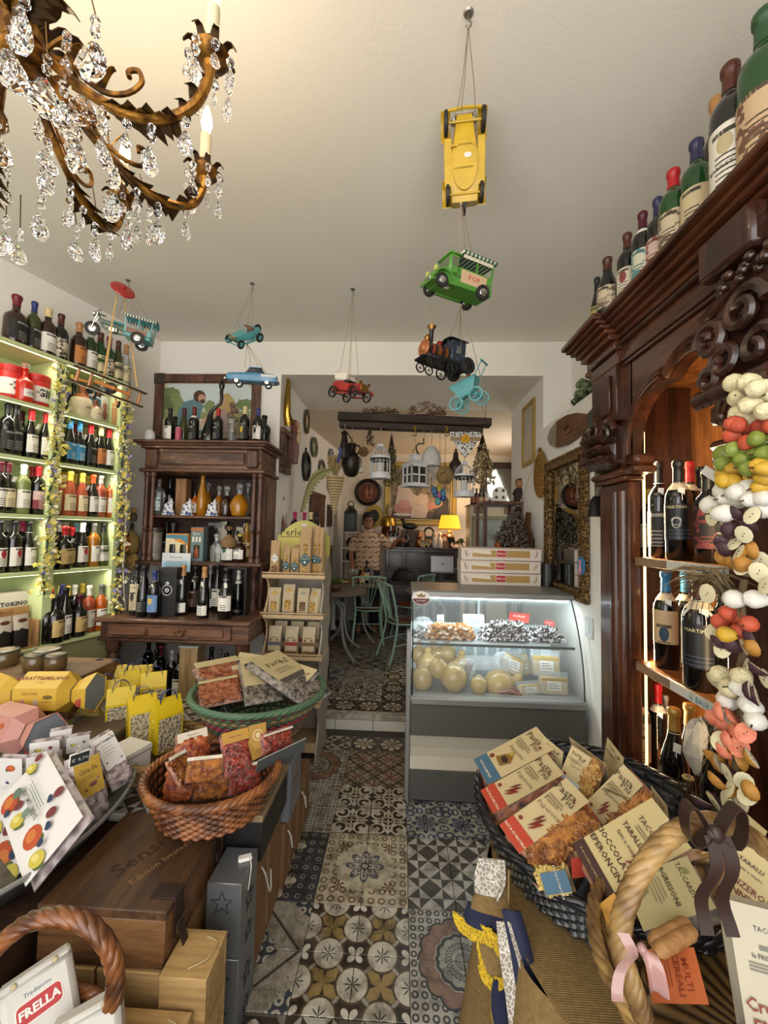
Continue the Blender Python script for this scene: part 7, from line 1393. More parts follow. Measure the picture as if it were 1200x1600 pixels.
# low wine rack behind the display stand with horn and feather
t=Th('wine_cupboard','dark low cupboard with bottles behind the pasta display stand','cabinet',(-.9,3.75,0));ob('cupboard',Bx(-.1,.23,-.3,.25,UF,1.4,.006),wald,t);ob('top',Bx(-.11,.24,-.31,.26,1.4,1.43,.004),walz,t)
for k,(px,c_)in en(((461,'wine'),(474,'wine'),(486,'cream'),(493,'black'))):
 p=at(px,800,'Y',3.6);bottle((p.x,3.6+.05*(k%2),1.4305),0,.3,f'dark bottle with {("magenta", "magenta", "cream", "black")[k]} capsule, {ORD[k]} from left behind stand header','bordeaux','dark',('magenta','magenta','cream','black')[k],Bk,group='bottles behind the display stand',r=.04)
p=at(443,790,'Y',3.45);t=Th('wooden_horn','tall twisting polished wooden horn beside the display stand header','sculpture',(p.x,p.y,1.4315));ob('horn',Tu([(0,0,0),(.0,0,.1),(-.02,0,.2),(-.035,0,.3),(-.02,0,.38),(.005,0,.42)],[.045,.042,.034,.024,.014,.004],10),wood('horn_wood','4a2a16','7a4a28','z',1,.3,.3),t);ob('foot',MB().cyl((0,0,0),.05,-.0,.012,14),walz,t)
tag(ob('support_shelf',Bx(-1.015,-.86,3.36,3.56,1.41,1.43,.003),walz),'small dark wall shelf under the wooden horn','shelf')
p=at(470,800,'Y',3.7);q=at(520,733,'Y',3.85);t=Th('palm_leaf','long dried pale green palm leaf arching over the bottles','dried plant',p);pf=MB()
for i in rg(14):
 f=i/13;c0=(q-p)*f+V3((-.05*sin(pi*f),0,.1*sin(pi*f)));c1=(q-p)*min(1,f+.09)+V3((-.05*sin(pi*min(1,f+.09)),0,.1*sin(pi*min(1,f+.09))));w=.05*sin(pi*(.1+.85*f))
 for s in(-1,1):pf.add([c0,c1,c1+V3((s*w*.7+.03,0,-s*w)),c0+V3((s*w*.4+.01,0,-s*w*.5))],[(0,1,2,3)])
ob('fronds',pf,mat('dried_palm','8c8858',.8),t,0);ob('midrib',Tu([(q-p)*f+V3((-.05*sin(pi*f),-.004,.1*sin(pi*f)))for f in[i/10 for i in rg(11)]],.004,5),oliv,t)
# back room
UFZ=UF+.0008
# piano
pdark=wood('piano_wood','1d0f0b','38211a','x',1,.35,.3)
p0,p1=at(600,852,'Y',6.1),at(720,858,'Y',6.1);PT=1.355;pcx=(p0.x+p1.x)/2;phw=(p1.x-p0.x)/2
t=piano=Th('upright_piano','dark upright piano with panelled front against the back wall','piano',(pcx,6.3,UFZ));hz=PT-UFZ
def qb(n,x0,x1,y0,y1,z0,z1,m=pdark,b=.006,par=None):return ob(n,Bx(x0,x1,y0,y1,z0,z1,b),m,par or t)
qb('body',-phw+.02,phw-.02,-.1,.3,.0,hz-.03);qb('lid',-phw,phw,-.22,.31,hz-.03,hz)
fp_=qb('front_panel',-phw+.03,phw-.03,-.17,-.1,hz-.36,hz-.03);xs=(-phw+.06,-phw+.3,phw-.3,phw-.06)
for a,b in zip(xs,xs[1:]):ob('raised_panel',frame_mb(a+.015,b-.015,hz-.33,hz-.07,.02,.02),pdark,fp_,loc=(0,-.17,0));ob('field',Bx(a+.06,b-.06,-.178,-.171,hz-.29,hz-.11,.004),pdark,fp_)
qb('key_bed',-phw+.02,phw-.02,-.42,-.1,.56,.66);qb('key_slip',-phw+.02,phw-.02,-.44,-.42,.55,.7)
for i in rg(3):qb('slat',-phw+.03,phw-.03,-.43+.1*i,-.37+.1*i,.7+.015*i,.72+.015*i)
for x in(-phw+.07,phw-.07):qb('leg',x-.04,x+.04,-.42,-.34,0,.56)
qb('lower_panel',-phw+.03,phw-.03,-.12,-.101,.08,.54)
def onp(px,name,lab,cat,y=6.22,grp=None):p=at(px,850,'Y',y);return Th(name,lab,cat,(p.x,y,PT+.001),0,grp)
t=onp(692+10,'table_lamp','lit table lamp with yellow shade and dark leafy base on the piano','lamp',6.15)
ob('base',La([(.06,0),(.065,.01),(.03,.03),(.025,.06),(.07,.12),(.075,.16),(.05,.2),(.02,.215)],16),M('2a2620',.3),t);ob('stem',La([(.03,.215),(.035,.235),(.015,.25),(.012,.34)],12),brass,t)
ob('lamp_shade',La([(.17,.27),(.145,.4),(.125,.49)],24,cap=0),mat('lit_lamp_shade','d8982c',.8,emit=1.5,ecol='f0a428'),t);ob('shade_trim',La([(.1715,.268),(.173,.278),(.17,.285)],24,cap=0).la([(.126,.483),(.127,.492),(.124,.492)],24,cap=0),M('b9822c',.7),t)
ob('bulb',MB().ball((0,0,.37),.03,10,7),bulb,t);lp_=at(702,815,'Y',6.15);light('lamp_bulb','POINT',(lp_.x,6.15,PT+.46),9,(1,.7,.34),.05);light('lamp_down','POINT',(lp_.x,6.1,PT+.25),2,(1,.7,.34),.04)
lv=MB()
for i in rg(16):a=i*.39;lv.add([(.1,0,.05),(.1+.05*cos(a)+.02,.05*sin(a)-.03,.11+.04*sin(i)),(.1+.13*cos(a)*.8+.03,.12*sin(a)-.03,.07+.06*sin(i*1.7)),(.1+.05*cos(a)-.005,.05*sin(a),.09)],[(0,1,2,3)])
ob('dark_leaves',lv,M('22301c',.6),t,0)
t=onp(606,'copper_still','copper still with brass cap on left end of the piano','still',6.2);ob('pot',La([(.1,0),(.11,.02),(.12,.16),(.1,.26),(.085,.3)],18),mat('copper','5a2e1e',.3,.7),t);ob('brass_cap',La([(.12,.3),(.125,.34),(.11,.42),(.07,.45),(.03,.46)],18),mat('still_brass','a87c34',.25,.9),t);ob('jar',La([(.03,.46),(.05,.5),(.05,.58),(.03,.6),(.035,.63),(0,.63)],12),M('8a7a58',.4),t)
for k,(px,st,gl,cp,hh)in en(((610,'bordeaux','dark','silver',.3),(617,'bordeaux','dark','purple',.31),(622,'liqueur','brown','black',.28),(636,'flute','dark','black',.24))):
 p=at(px,850,'Y',6.05);bottle((p.x,6.1,PT+.001),0,hh,f'{gl} bottle with {cp} top, {ORD[k]} from left on the piano lid',st,gl,cp,Wt if k<2 else None,group='bottles on the piano')
t=onp(640,'duck_figurine','black wooden duck figurine standing on a box on the piano','figurine',6.25);ob('box',Bx(-.14,.14,-.08,.08,0,.26,.005),mat('box_brown','5a4636',.6,var=.3),t);ob('body',MB().ball((0,0,.31),(.12,.05,.055),14,8),blackp,t);ob('head',Tu([(-.08,0,.33),(-.11,0,.39),(-.1,0,.42)],[.03,.024,.028],8).tube([(-.1,0,.42),(-.155,0,.41)],[.018,.006],6),blackp,t)
t=onp(655,'copper_alembic','small copper alembic on the piano lid','ornament',6.12);ob('pot',La([(.04,0),(.06,.03),(.055,.09),(.025,.12),(.04,.15),(.035,.19),(.01,.22),(.008,.26),(0,.262)],14),mat('copper_bright','a8683a',.25,.8),t);ob('tube',Tu([(.01,0,.25),(.05,0,.24),(.08,0,.15),(.07,0,.05)],.008,6),mat('copper_bright',''),t)
t=onp(664,'brass_tram','brass toy tram before the alembic on the piano','toy',6.02);ob('body',Bx(-.085,.085,-.03,.03,.03,.1,.008),mat('tram_brass','8a6a34',.35,.6),t);ob('roof',Bx(-.09,.09,-.034,.034,.101,.112,.004),M('a8804a',.4),t)
for x in(-.05,.05):wheel(t,(x,-.03,.02),.02,.008)
for x in(-.05,0,.05):ob('window',Bx(x-.018,x+.018,-.0325,-.0305,.055,.09),M('2a2620',.2),t)
t=onp(670,'horseshoe','dark horseshoe standing behind the brass tram','ornament',6.3);ob('shoe',Tu([(.07*cos(a),0,.22+.075*sin(a))for a in[-.8+i*4.7/14 for i in rg(15)]],.016,6).box(-.06,.06,-.02,.02,0,.165,.004),blackp,t)
for k,px in en((679,687)):t=onp(px,'white_figurine',('left','right')[k]+' of two white porcelain bird figurines on the piano','figurine',6.1,'white bird figurines');ob('body',La([(.03,0),(.045,.05),(.04,.12),(.02,.16),(.028,.19),(.02,.22),(0,.23)],14),M('b9b4a8',.3),t);ob('beak',MB().at((0,-.026,.195),rx=pi/2).la([(.01,0),(0,.02)],8),M('a88a4a',.5),t)
t=onp(694,'mantel_clock','small brown arched mantel clock beside the lamp on the piano','clock',6.12);ob('case',MB().at(rx=pi/2).prism([(-.06,0),(.06,0),(.06,.14)]+[(.06*cos(a),.14+.07*sin(a))for a in(.5,1.1,1.6,2.2,2.7)]+[(-.06,.14)],-.03,.03),M('6a4a30',.5),t);ob('face',MB().at((0,-.031,.13),rx=pi/2).la([(.035,0),(.035,.003),(0,.003)],16),M('b5a888',.4),t)
# laptop on its stand before the piano
p=at(691,892,'Y',5.4);t=Th('laptop','silver laptop seen from behind, open on a black stand before the piano','laptop',(p.x,5.4,p.z-.02));ob('screen_lid',MB().at(rx=-.15).box(-.15,.15,-.004,.004,.01,.215,.003),mat('silver_lid','8f8c8c',.35,.6),t);ob('keyboard_base',Bx(-.15,.15,.0,.22,-.006,.008,.003),mat('silver_lid',''),t);ob('emblem',MB().at((0,-.0215,.115),rx=pi/2-.15).la([(.012,0),(.012,.001),(0,.001)],14),M('1c1a1a',.4),t)
t=Th('laptop_stand','black folding stand holding the laptop','stand',(p.x,5.5,UFZ));hh=p.z-.028-UFZ;ob('platform',Bx(-.12,.12,-.1,.12,hh-.015,hh,.003),blackp,t);ob('column',Bx(-.04,.04,-.03,.03,.02,hh-.0155,.004),blackp,t);ob('foot',Bx(-.15,.15,-.15,.15,0,.02,.004),blackp,t)
p=at(713,890,'Y',5.5);t=Th('card_reader','small black card terminal standing right of the laptop','device',(p.x,5.5,UFZ));hh=at(713,905,'Y',5.5).z-UFZ;ob('column',Bx(-.02,.02,-.02,.02,.011,hh),blackp,t);ob('foot',Bx(-.1,.1,-.1,.1,0,.011),blackp,t);ob('terminal',MB().at((0,0,hh),rx=-.4).box(-.045,.045,-.015,.015,0,.15,.006),blackp,t);ob('screen',MB().at((0,0,hh),rx=-.4).box(-.035,.035,-.0165,-.0152,.08,.135),M('4a5058',.2),t)
t=Th('black_bag','rounded black bag lying on the piano keys','bag',(at(630,885,'Y',5.9).x,5.95,UFZ+.75));ob('bag',La([(.16,0),(.17,.03),(.13,.11),(.05,.15),(0,.155)],16,sy=.7),M('131212',.7),t);ob('strap',Tu([(-.12,-.02,.08),(-.06,-.03,.17),(.06,-.03,.17),(.12,-.02,.08)],.008,6),M('131212',.7),t)
# painting
q0,q1=at(602,700,'Y',6.6),at(713,822,'Y',6.6);pw=(q1.x-q0.x)/2;z0,z1=q1.z,2.72
t=Th('large_painting','large gold framed painting of a pink frilled dress and cake behind piano','painting',((q0.x+q1.x)/2,6.638,0));pg=mat('pale_gold','');ob('frame',frame_mb(-pw,pw,z0,z1,.075,.045,.012),pg,t);ob('inner_frame',frame_mb(-pw+.08,pw-.08,z0+.08,z1-.08,.02,.035,.004),M('b9a468',.4,.3),t)
cv=ob('canvas',Bx(-pw+.07,pw-.07,-.02,-.008,z0+.07,z1-.07),mat('canvas_ground',lambda:mix(smooth(noise(9,3),.35,.65),'5a4a38','8c7a5c'),.5),t)
zm=z0+.1
def pv(n,pts,c,k):flat(n,pts,mat('paint_'+c,lambda:mix(noise(16,3),lin(c),tuple(min(1,x*1.5)for x in lin(c))),.5),cv,(0,-.022-.0014*k,0))
pv('painted_ground',[(-pw+.1,zm),(pw-.1,zm),(pw-.1,zm+.12),(-pw+.1,zm+.12)],'4a3a30',1);pv('painted_pillow',[(-.42,zm+.12),(-.36,zm+.55),(-.25,zm+.62),(-.12,zm+.42),(-.02,zm+.36),(-.06,zm+.1)],'a8988a',2);pv('painted_dress',[(-.15,zm+.02),(-.12,zm+.3),(.0,zm+.42),(.12,zm+.4),(.14,zm+.2),(.1,zm+.02)],'a89484',3);pv('painted_cake',ell(-.28,zm+.16,.15,.1),'9a6a62',4);pv('painted_cake_top',ell(-.26,zm+.24,.09,.07),'a87a70',5);pv('painted_arm',[(.1,zm+.26),(.35,zm+.3),(.36,zm+.24),(.14,zm+.14)],'9a6a58',4);pv('painted_coat',[(.2,zm),(.24,zm+.16),(.36,zm+.22),(.42,zm+.4),(.46,zm+.3),(.46,zm)],'26211e',5);pv('painted_plate',ell(-.27,zm+.07,.17,.025),'b5aca0',6)
# plaque, hat, lantern rack
p=at(575,769,'Y',6.6);t=Th('round_plaque','round dark framed terracotta relief plaque on the back wall','wall decoration',(p.x,6.638,p.z));ob('frame',MB().at(rx=pi/2).la([(.17,.005),(.21,0),(.225,.03),(.19,.045),(.17,.02),(.17,.005)],32,cap=0),blackp,t);ob('disc',MB().at(rx=pi/2).la([(.175,.012),(0,.014)],28,cap=0),mat('terracotta','6a3c24',.6,var=.3,vs=14),t);ob('relief_figures',MB().ball((-.03,-.02,.0),(.035,.016,.08),10,8).ball((.045,-.02,.02),(.03,.016,.07),10,8).ball((-.03,-.025,.09),.022,8,6).ball((.05,-.025,.1),.02,8,6).ball((.0,-.018,-.09),(.07,.012,.025),10,6),mat('terracotta_light','8a563a',.5,var=.2),t)
p=at(584,806,'Y',6.55);t=Th('straw_hat','straw hat hung on the back wall behind the man','hat',(p.x,6.63,p.z));ob('brim',MB().at(rx=pi/2).la([(.08,.0),(.15,.01),(.155,.016),(.08,.02)],24,sy=1.25,cap=0),M('a8904c',.8),t);ob('crown',MB().at(rx=pi/2).la([(.085,.01),(.08,.07),(0,.08)],20,sy=1.25),M('2a241c',.7),t)
p=at(548,845,'Y',6.2);t=Th('white_shelf_rack','narrow white stepped shelf rack left of the man','shelf',(p.x,6.3,UFZ))
for k,y in en((831,855,876)):ob('shelf',Bx(-.12,.14,-.12,.14,at(548,y,'Y',6.18).z-UFZ-.02,at(548,y,'Y',6.18).z-UFZ,.003),whm,t)
rt_=at(548,831,'Y',6.18).z-UFZ
for x in(-.13,.15):ob('upright',Bx(x-.01,x+.01,-.12,.14,0,rt_),whm,t)
t=Th('storm_lantern','tall dark storm lantern standing on the white rack','lantern',(p.x-.02,6.27,UFZ+rt_+.001));ob('body',Bx(-.09,.09,-.09,.09,.0,.3,.008),mat('dark_lantern','23282a',.4),t);ob('roof',La([(.11,.3),(.08,.34),(.05,.37),(.05,.4),(.0,.41)],10),blackp,t);ob('ring',Tu([(.045*cos(a),0,.43+.045*sin(a))for a in[i*pi/8 for i in rg(16)]],.008,6,True),blackp,t);ob('glass',Bx(-.06,.06,-.094,-.0905,.05,.26),M('4a5658',.1),t)
for k in rg(2):
 z=at(548,(855,876)[k],'Y',6.18).z;t=Th('dark_pot',('upper','lower')[k]+' dark pot on the white rack left of the man','pot',(p.x,6.28,z+.001));ob('pot',La([(.05,0),(.08,.04),(.085,.08),(.06,.12),(.065,.13),(0,.13)],14),M('2c221c',.5),t);ob('lid',La([(.062,.131),(.03,.142),(.012,.15),(0,.152)],14),M('1f1814',.5),t)
p=at(562,822,'Y',6.5);t=Th('wall_thermometer','pale narrow board with small lettering on the back wall','sign',(p.x,6.638,p.z));ob('board',Bx(-.05,.05,-.02,0,-.2,.2,.003),M('a8a294',.6),t);ob('printed_scale',Bx(-.006,.006,-.0225,-.0205,-.15,.15).box(-.025,.025,-.0225,-.0205,.02,.026).box(-.025,.025,-.0225,-.0205,-.06,-.054).box(-.025,.025,-.0225,-.0205,.1,.106),M('6a6458',.6),t)
# ---- chairs and tables
mint=mat('mint_metal','8fb09c',.4,var=.08);seatm=mat('brown_seat','5a2c16',.3,coat=.3);greyl=mat('grey_leg','8f8d88',.45)
def chair(x,y,rz,lab):
 t=Th('bistro_chair',lab,'chair',(x,y,UFZ),rz,'mint metal bistro chairs')
 ob('seat',La([(.0,.44),(.185,.44),(.195,.452),(.19,.462),(0,.466)],26),seatm,t);ob('seat_ring',Tu([(.19*cos(a),.19*sin(a),.43)for a in[i*pi/12 for i in rg(24)]],.011,6,True),mint,t)
 for s in(-1,1):
  ob('front_leg',Tu(spl([(s*.15,.12,.43),(s*.17,.16,.25),(s*.2,.2,.011)],3),.0115,7),mint,t);ob('rear_leg',Tu(spl([(s*.2,-.26,.011),(s*.18,-.2,.2),(s*.165,-.16,.43),(s*.185,-.2,.65),(s*.21,-.26,.86)],4),.0125,7),mint,t)
  ob('side_stretcher',Tu([(s*.18,-.2,.2),(s*.17,.16,.25)],.007,6),mint,t)
 ob('cross_stretcher',Tu([(-.175,.0,.225),(.175,.0,.225)],.007,6),mint,t);ob('top_rail',Tu(spl([(-.21,-.26,.86),(-.1,-.285,.875),(.1,-.285,.875),(.21,-.26,.86)],4),.0125,7),mint,t)
 ob('lower_rail',Tu([(-.166,-.165,.47),(.166,-.165,.47)],.008,6),mint,t)
 for i in rg(5):ob('fan_rod',Tu([(-.03+.015*i,-.166,.47),(-.13+.065*i,-.28,.87)],.005,5),mint,t)
 return t
chair(.06,4.72,-1.15,'mint metal chair with brown seat nearest the fridge');chair(-.42,5.42,.12,'mint metal chair with its back turned, pushed up to the round table');chair(.16,5.75,.95,'mint metal chair farther back between table and piano');chair(-1.0,5.95,-2.3,'mint metal chair behind the round table beside the man')
wood_t=mat('grey_tabletop','6a6258',.4,var=.15)
def btable(x,y,r,lab,h=.75):
 t=Th('bistro_table',lab,'table',(x,y,UFZ),.3);ob('tabletop',La([(0,h-.03),(r*.96,h-.03),(r,h-.02),(r,h-.005),(r*.98,h),(0,h)],36),wood_t,t);ob('column',La([(.05,.3),(.03,.36),(.03,h-.09),(.08,h-.031)],12),greyl,t)
 for k in rg(4):a=k*pi/2+.5;ob('curved_leg',Tu(spl([(.02*cos(a),.02*sin(a),h-.1),(.16*cos(a),.16*sin(a),h-.2),(.17*cos(a),.17*sin(a),.4),(.24*cos(a),.24*sin(a),.16),(.42*cos(a),.42*sin(a),.014)],4),.017,7),greyl,t)
 return t
btable(-.78,4.78,.4,'round grey table with curved legs nearest the step');btable(-.62,5.58,.45,'round table laid with glasses and food before the man');btable(.42,5.0,.36,'round table partly hidden behind the fridge')
TZ=UFZ+.7505
def ont(px,y,name,lab,cat,g=None):return Th(name,lab,cat,(at(px,905,'Y',y).x,y,TZ),0,g)
pm=M('b9b2a0',.35)
for k,(px,y,r)in en(((545,5.45,.1),(560,5.6,.11),(533,5.4,.09))):
 t=ont(px,y,'food_plate',('plate of snacks at the front of the laid table','plate of snacks at the centre of the laid table','plate with cheese at left of the laid table')[k],'plate');ob('plate',La([(r*.5,0),(r,.016),(r*1.01,.02),(r*.5,.006),(0,.006)],22),pm,t);rn=Rn(k)
 for i in rg(6):ob('snack',MB().ball((rn.U(-.05,.05),rn.U(-.05,.05),.022),(.024,.02,.018),7,5),M(rn.choice(('b08a3c','8a3a2c','a89a70','5a6a34')),.6),t)
for k,px in en((550,556)):
 t=ont(px,5.35,'wine_glass',('left','right')[k]+' of two stemmed glasses on the laid table','glass','glasses on the laid table');ob('glass',La([(.035,0),(.034,.004),(.006,.008),(.005,.09),(.03,.12),(.04,.16),(.034,.2),(.032,.2),(.038,.16),(.028,.122),(0,.1)],14),GL['clear'],t);ob('wine',La([(.0,.108),(.026,.124),(.034,.15),(0,.15)],12),M('c8a850',.1),t)
p=at(572,905,'Y',5.5);bottle((p.x,5.55,TZ),0,.3,'dark bottle with pale label standing on the laid table','bordeaux','dark','black',Cr);p=at(580,905,'Y',5.5);bottle((p.x,5.5,TZ),0,.26,'clear glass bottle on the laid table','flute','clear',None,None);p=at(566,905,'Y',5.4);bottle((p.x,5.42,TZ),0,.2,'short amber bottle on the laid table','squat','amber','gold',Cr)
t=ont(590,5.5,'patterned_tin','small patterned cup at right of the laid table','cup');ob('cup',La([(.035,0),(.04,.1),(.037,.1),(.033,.006),(0,.006)],16),mat('patterned_glaze',lambda:mix(voro(40)<.4,'a8a48c','3a5038'),.3),t);ob('rim',La([(.04,.097),(.042,.101),(.038,.103)],16,cap=0),M('a8a48c',.3),t)
t=Th('fruit_bowl','wooden bowl with green leaves on the nearest round table','bowl',(at(524,915,'Y',4.7).x,4.72,TZ));ob('bowl',La([(.04,0),(.08,.04),(.085,.09),(.078,.09),(.07,.045),(0,.02)],18),walz,t);lv=MB()
for i in rg(22):a=i*.7;r=.03+.04*((i*7)%5)/5;lv.add([(r*cos(a),r*sin(a),.08),(1.6*r*cos(a+.3),1.6*r*sin(a+.3),.14),(2.1*r*cos(a),2.1*r*sin(a),.12+.03*sin(i)),(1.6*r*cos(a-.3),1.6*r*sin(a-.3),.15)],[(0,1,2,3)])
ob('leaves',lv,M('5a6a30',.7),t,0)
# ---- man
def skinmesh(name,J,edges,root,m,parent,sub=1):
 names=list(J);me=bpy.data.meshes.new(name);me.from_pydata([J[k][:3]for k in names],[(names.index(a),names.index(b))for a,b in edges],[])
 o=bpy.data.objects.new(name,me);COL.objects.link(o);md=o.modifiers.new('skin','SKIN');md.use_smooth_shade=True
 for i,k in en(names):
  r=J[k][3];sv=me.skin_vertices[0].data[i];sv.radius=(r,r)if not isinstance(r,tuple)else r;sv.use_root=(k==root)
 if sub:s_=o.modifiers.new('sub','SUBSURF');s_.levels=s_.render_levels=sub
 me.materials.append(m);o.parent=parent;return o
skin=mat('skin','8a5c44',.55);
mp=at(575,880,'Y',5.95);man=Th('person','man in a cream patterned short sleeved shirt standing beside the piano','person',(mp.x-.01,5.95,UFZ),.12)
def C_(z,w,d,y=0,n=14):return[(w*cos(2*pi*i/n),y+d*sin(2*pi*i/n),z)for i in rg(n)]
J=dict(pel=(0,.0,.93,.13),sp=(0,.0,1.1,.125),ch=(0,.0,1.28,.135),nk=(0,.01,1.43,.055),n2=(0,0,1.5,.05),hd=(0,-.01,1.58,.075),ht=(0,.0,1.655,.06),sl=(-.17,.0,1.39,.058),el=(-.24,.03,1.12,.042),wl=(-.21,-.1,.9,.03),hl=(-.19,-.14,.82,.03),sr=(.17,.0,1.39,.058),er=(.33,.06,1.2,.042),wr=(.44,-.03,1.34,.03),hr=(.49,-.07,1.34,.028),tl=(-.095,0,.87,.09),kl=(-.105,-.02,.49,.06),al=(-.11,.02,.09,.042),fl=(-.12,-.13,.035,.036),tr=(.095,0,.87,.09),kr=(.105,-.01,.49,.06),ar=(.115,.03,.09,.042),fr=(.14,-.11,.035,.036))
Ed=[('pel','sp'),('sp','ch'),('ch','nk'),('nk','n2'),('n2','hd'),('hd','ht'),('ch','sl'),('sl','el'),('el','wl'),('wl','hl'),('ch','sr'),('sr','er'),('er','wr'),('wr','hr'),('pel','tl'),('tl','kl'),('kl','al'),('al','fl'),('pel','tr'),('tr','kr'),('kr','ar'),('ar','fr')]
for s,w in(('l',(-.19,-.14,.82)),('r',(.49,-.07,1.34))):
 for k in rg(4):
  d=V3((0,-.02,-.06))if s=='l'else V3((.06,-.03,-.01));e=V3((.014*(k-1.5),-.004,0))if s=='l'else V3((0,-.006,.014*(k-1.5)));L=(.85,1,.95,.75)[k]
  b=V3(w)+e*1.2;J[f'{s}f{k}']=(*(b+d*.55*L),.0095);J[f'{s}g{k}']=(*(b+d*1.15*L+V3((0,.01,0))),.008);Ed+=[('h'+s,f'{s}f{k}'),(f'{s}f{k}',f'{s}g{k}')]
 b=V3(w)+(V3((.03,-.02,.0))if s=='l'else V3((-.01,-.03,.03)));J[f'{s}t']=(*b,.011);Ed.append(('h'+s,f'{s}t'))
body=skinmesh('body',J,Ed,'pel',skin,man,2)
hm=M('1a1310',.7)
ob('hair',MB().loft([C_(1.61,.088,.095,.012),C_(1.66,.089,.094,.01),C_(1.7,.08,.085,.005),C_(1.73,.05,.055,.0),C_(1.738,.01,.01,.0)]).box(-.09,-.075,-.03,.05,1.54,1.64,.006).box(.075,.09,-.03,.05,1.54,1.64,.006),hm,man)
face=ob('face',MB().loft([C_(1.475,.03,.03,-.04),C_(1.49,.05,.06,-.03),C_(1.53,.066,.083,-.012),C_(1.57,.074,.09,-.006),C_(1.61,.077,.092,-.002),C_(1.65,.075,.09,0)]).ball((-.08,.01,1.575),(.012,.018,.03),8,6).ball((.08,.01,1.575),(.012,.018,.03),8,6),skin,man)
ob('nose',MB().loft([[(-.008,-.09,1.6),(.008,-.09,1.6),(0,-.1,1.6)],[(-.017,-.088,1.55),(.017,-.088,1.55),(0,-.116,1.553)],[(-.01,-.085,1.543),(.01,-.085,1.543),(0,-.1,1.543)]]),skin,face)
for s in(-1,1):ob('eye',MB().ball((s*.031,-.086,1.597),(.014,.008,.008),8,6),M('1c1410',.2),face);ob('eyebrow',Tu([(s*.016,-.095,1.617),(s*.035,-.093,1.622),(s*.052,-.082,1.615)],.005,5),hm,face)
ob('mouth',Tu([(-.024,-.083,1.521),(0,-.092,1.519),(.024,-.083,1.521)],.006,6,flat=.7),M('6a342c',.5),face);ob('beard_shadow',MB().loft([C_(1.472,.03,.031,-.04),C_(1.488,.052,.062,-.03),C_(1.508,.061,.074,-.02)]),mat('stubble','6a4636',.7),face)
shirt=mat('patterned_shirt',lambda:mix((fract(xyz()[2]*14+esin(xyz()[0]*70)*.12)<.3)&(noise(34,1)>.47),'b79c80','5a3226'),.8)
ob('shirt',MB().loft([C_(.9,.185,.135),C_(.98,.18,.13),C_(1.12,.178,.128),C_(1.25,.188,.135),C_(1.34,.19,.125),C_(1.4,.165,.1),C_(1.44,.1,.075),C_(1.47,.066,.062)]).tube([(-.15,0,1.385),(-.2,.012,1.28),(-.228,.025,1.17)],[.07,.072,.074],12).tube([(.15,0,1.385),(.235,.025,1.31),(.305,.05,1.235)],[.07,.072,.074],12),shirt,man)
ob('collar',La([(.07,1.45),(.082,1.46),(.072,1.492),(.062,1.485)],14,(0,.004,0),cap=0),shirt,man)
trs=M('16151a',.8)
ob('trousers',MB().loft([C_(.84,.155,.125),C_(.93,.17,.13),C_(.97,.168,.127)]).tube([(-.085,0,.88),(-.1,-.02,.5),(-.11,.015,.08)],[.1,.078,.068],12).tube([(.085,0,.88),(.105,-.01,.5),(.115,.025,.08)],[.1,.078,.068],12),trs,man)
for s,x,y in((-1,-.118,-.05),(1,.132,-.03)):ob('shoe',MB().loft([ring(.085,.24,0,y),ring(.092,.25,.025,y),ring(.08,.2,.055,y+.02),ring(.06,.1,.08,y+.06)]),blackp,man)
# ---- right side of the back room
p0,p1=at(735,788,'Y',5.2),at(806,790,'Y',5.2);sbz=p0.z
creamb=mat('cream_sideboard','b5a88c',.55,var=.05)
t=Th('cream_dresser','cream dresser with small pictures and grey glazed door in the back right','cabinet',((p0.x+p1.x)/2+.1,5.35,UFZ));wdr=(p1.x-p0.x)/2+.1;hz=sbz-UFZ
ob('carcass',Bx(-wdr,wdr,-.13,.2,0,hz-.012,.004),creamb,t);ob('top',Bx(-wdr-.02,wdr,-.15,.21,hz-.012,hz,.003),M('6a6252',.5),t)
dz0,dz1=at(745,880,'Y',5.2).z-UFZ,at(745,806,'Y',5.2).z-UFZ
ob('door_frame',frame_mb(-wdr+.03,wdr-.02,dz0-.4,dz1,.045,.02),M('7d7658',.5),t,loc=(0,-.131,0));ob('door_pane',Bx(-wdr+.075,wdr-.065,-.138,-.132,dz0-.35,dz1-.045),mat('frosted_pane',lambda:mix(smooth(noise(3,2),.4,.6),'5f6461','8d928e'),.15),t)
for x,lab in((-wdr+.1,'a'),(.1,'b')):q=ob('small_picture',Bx(x-.05,x+.1,-.14,-.131,dz1+.03,dz1+.13,.002),mat('picture_brown',lambda:mix(noise(20,3),'3a2a1c','8a7048'),.5),t)
z=sbz+.001
for k,px in en((739,745,751,757)):p=at(px,780,'Y',5.25);bottle((p.x,5.27,z),0,.21,f'small dark bottle with orange label, {ORD[k]} from left on the cream dresser','liqueur','brown','black',labmat(('8a4a2c','8a4a2c','b09a70','a8704a')[k]),group='small bottles on the dresser',r=.03)
starm=mat('black_star_print',lambda:mix(voro(16)<.27,'b5b2a4','161514'),.5)
t=Th('starred_plaque','white arched plaque printed with black stars on the dresser','ornament',(at(783,780,'Y',5.3).x,5.38,z));ob('plaque',MB().at(rx=pi/2).prism([(-.09,0),(.09,0),(.09,.16)]+[(.09*cos(a),.16+.09*sin(a))for a in[i*pi/10 for i in rg(1,10)]]+[(-.09,.16)],-.015,.015),M('b5b2a4',.5),t)
for x,q in((-.045,.2),(.045,.2),(-.045,.11),(.045,.11),(0,.04)):ob('black_star',MB().at((x,-.0155,q),rx=pi/2).prism([((.028 if i%2==0 else .013)*cos(i*pi/8),(.028 if i%2==0 else .013)*sin(i*pi/8))for i in rg(16)],0,.002),M('161514',.5),t)
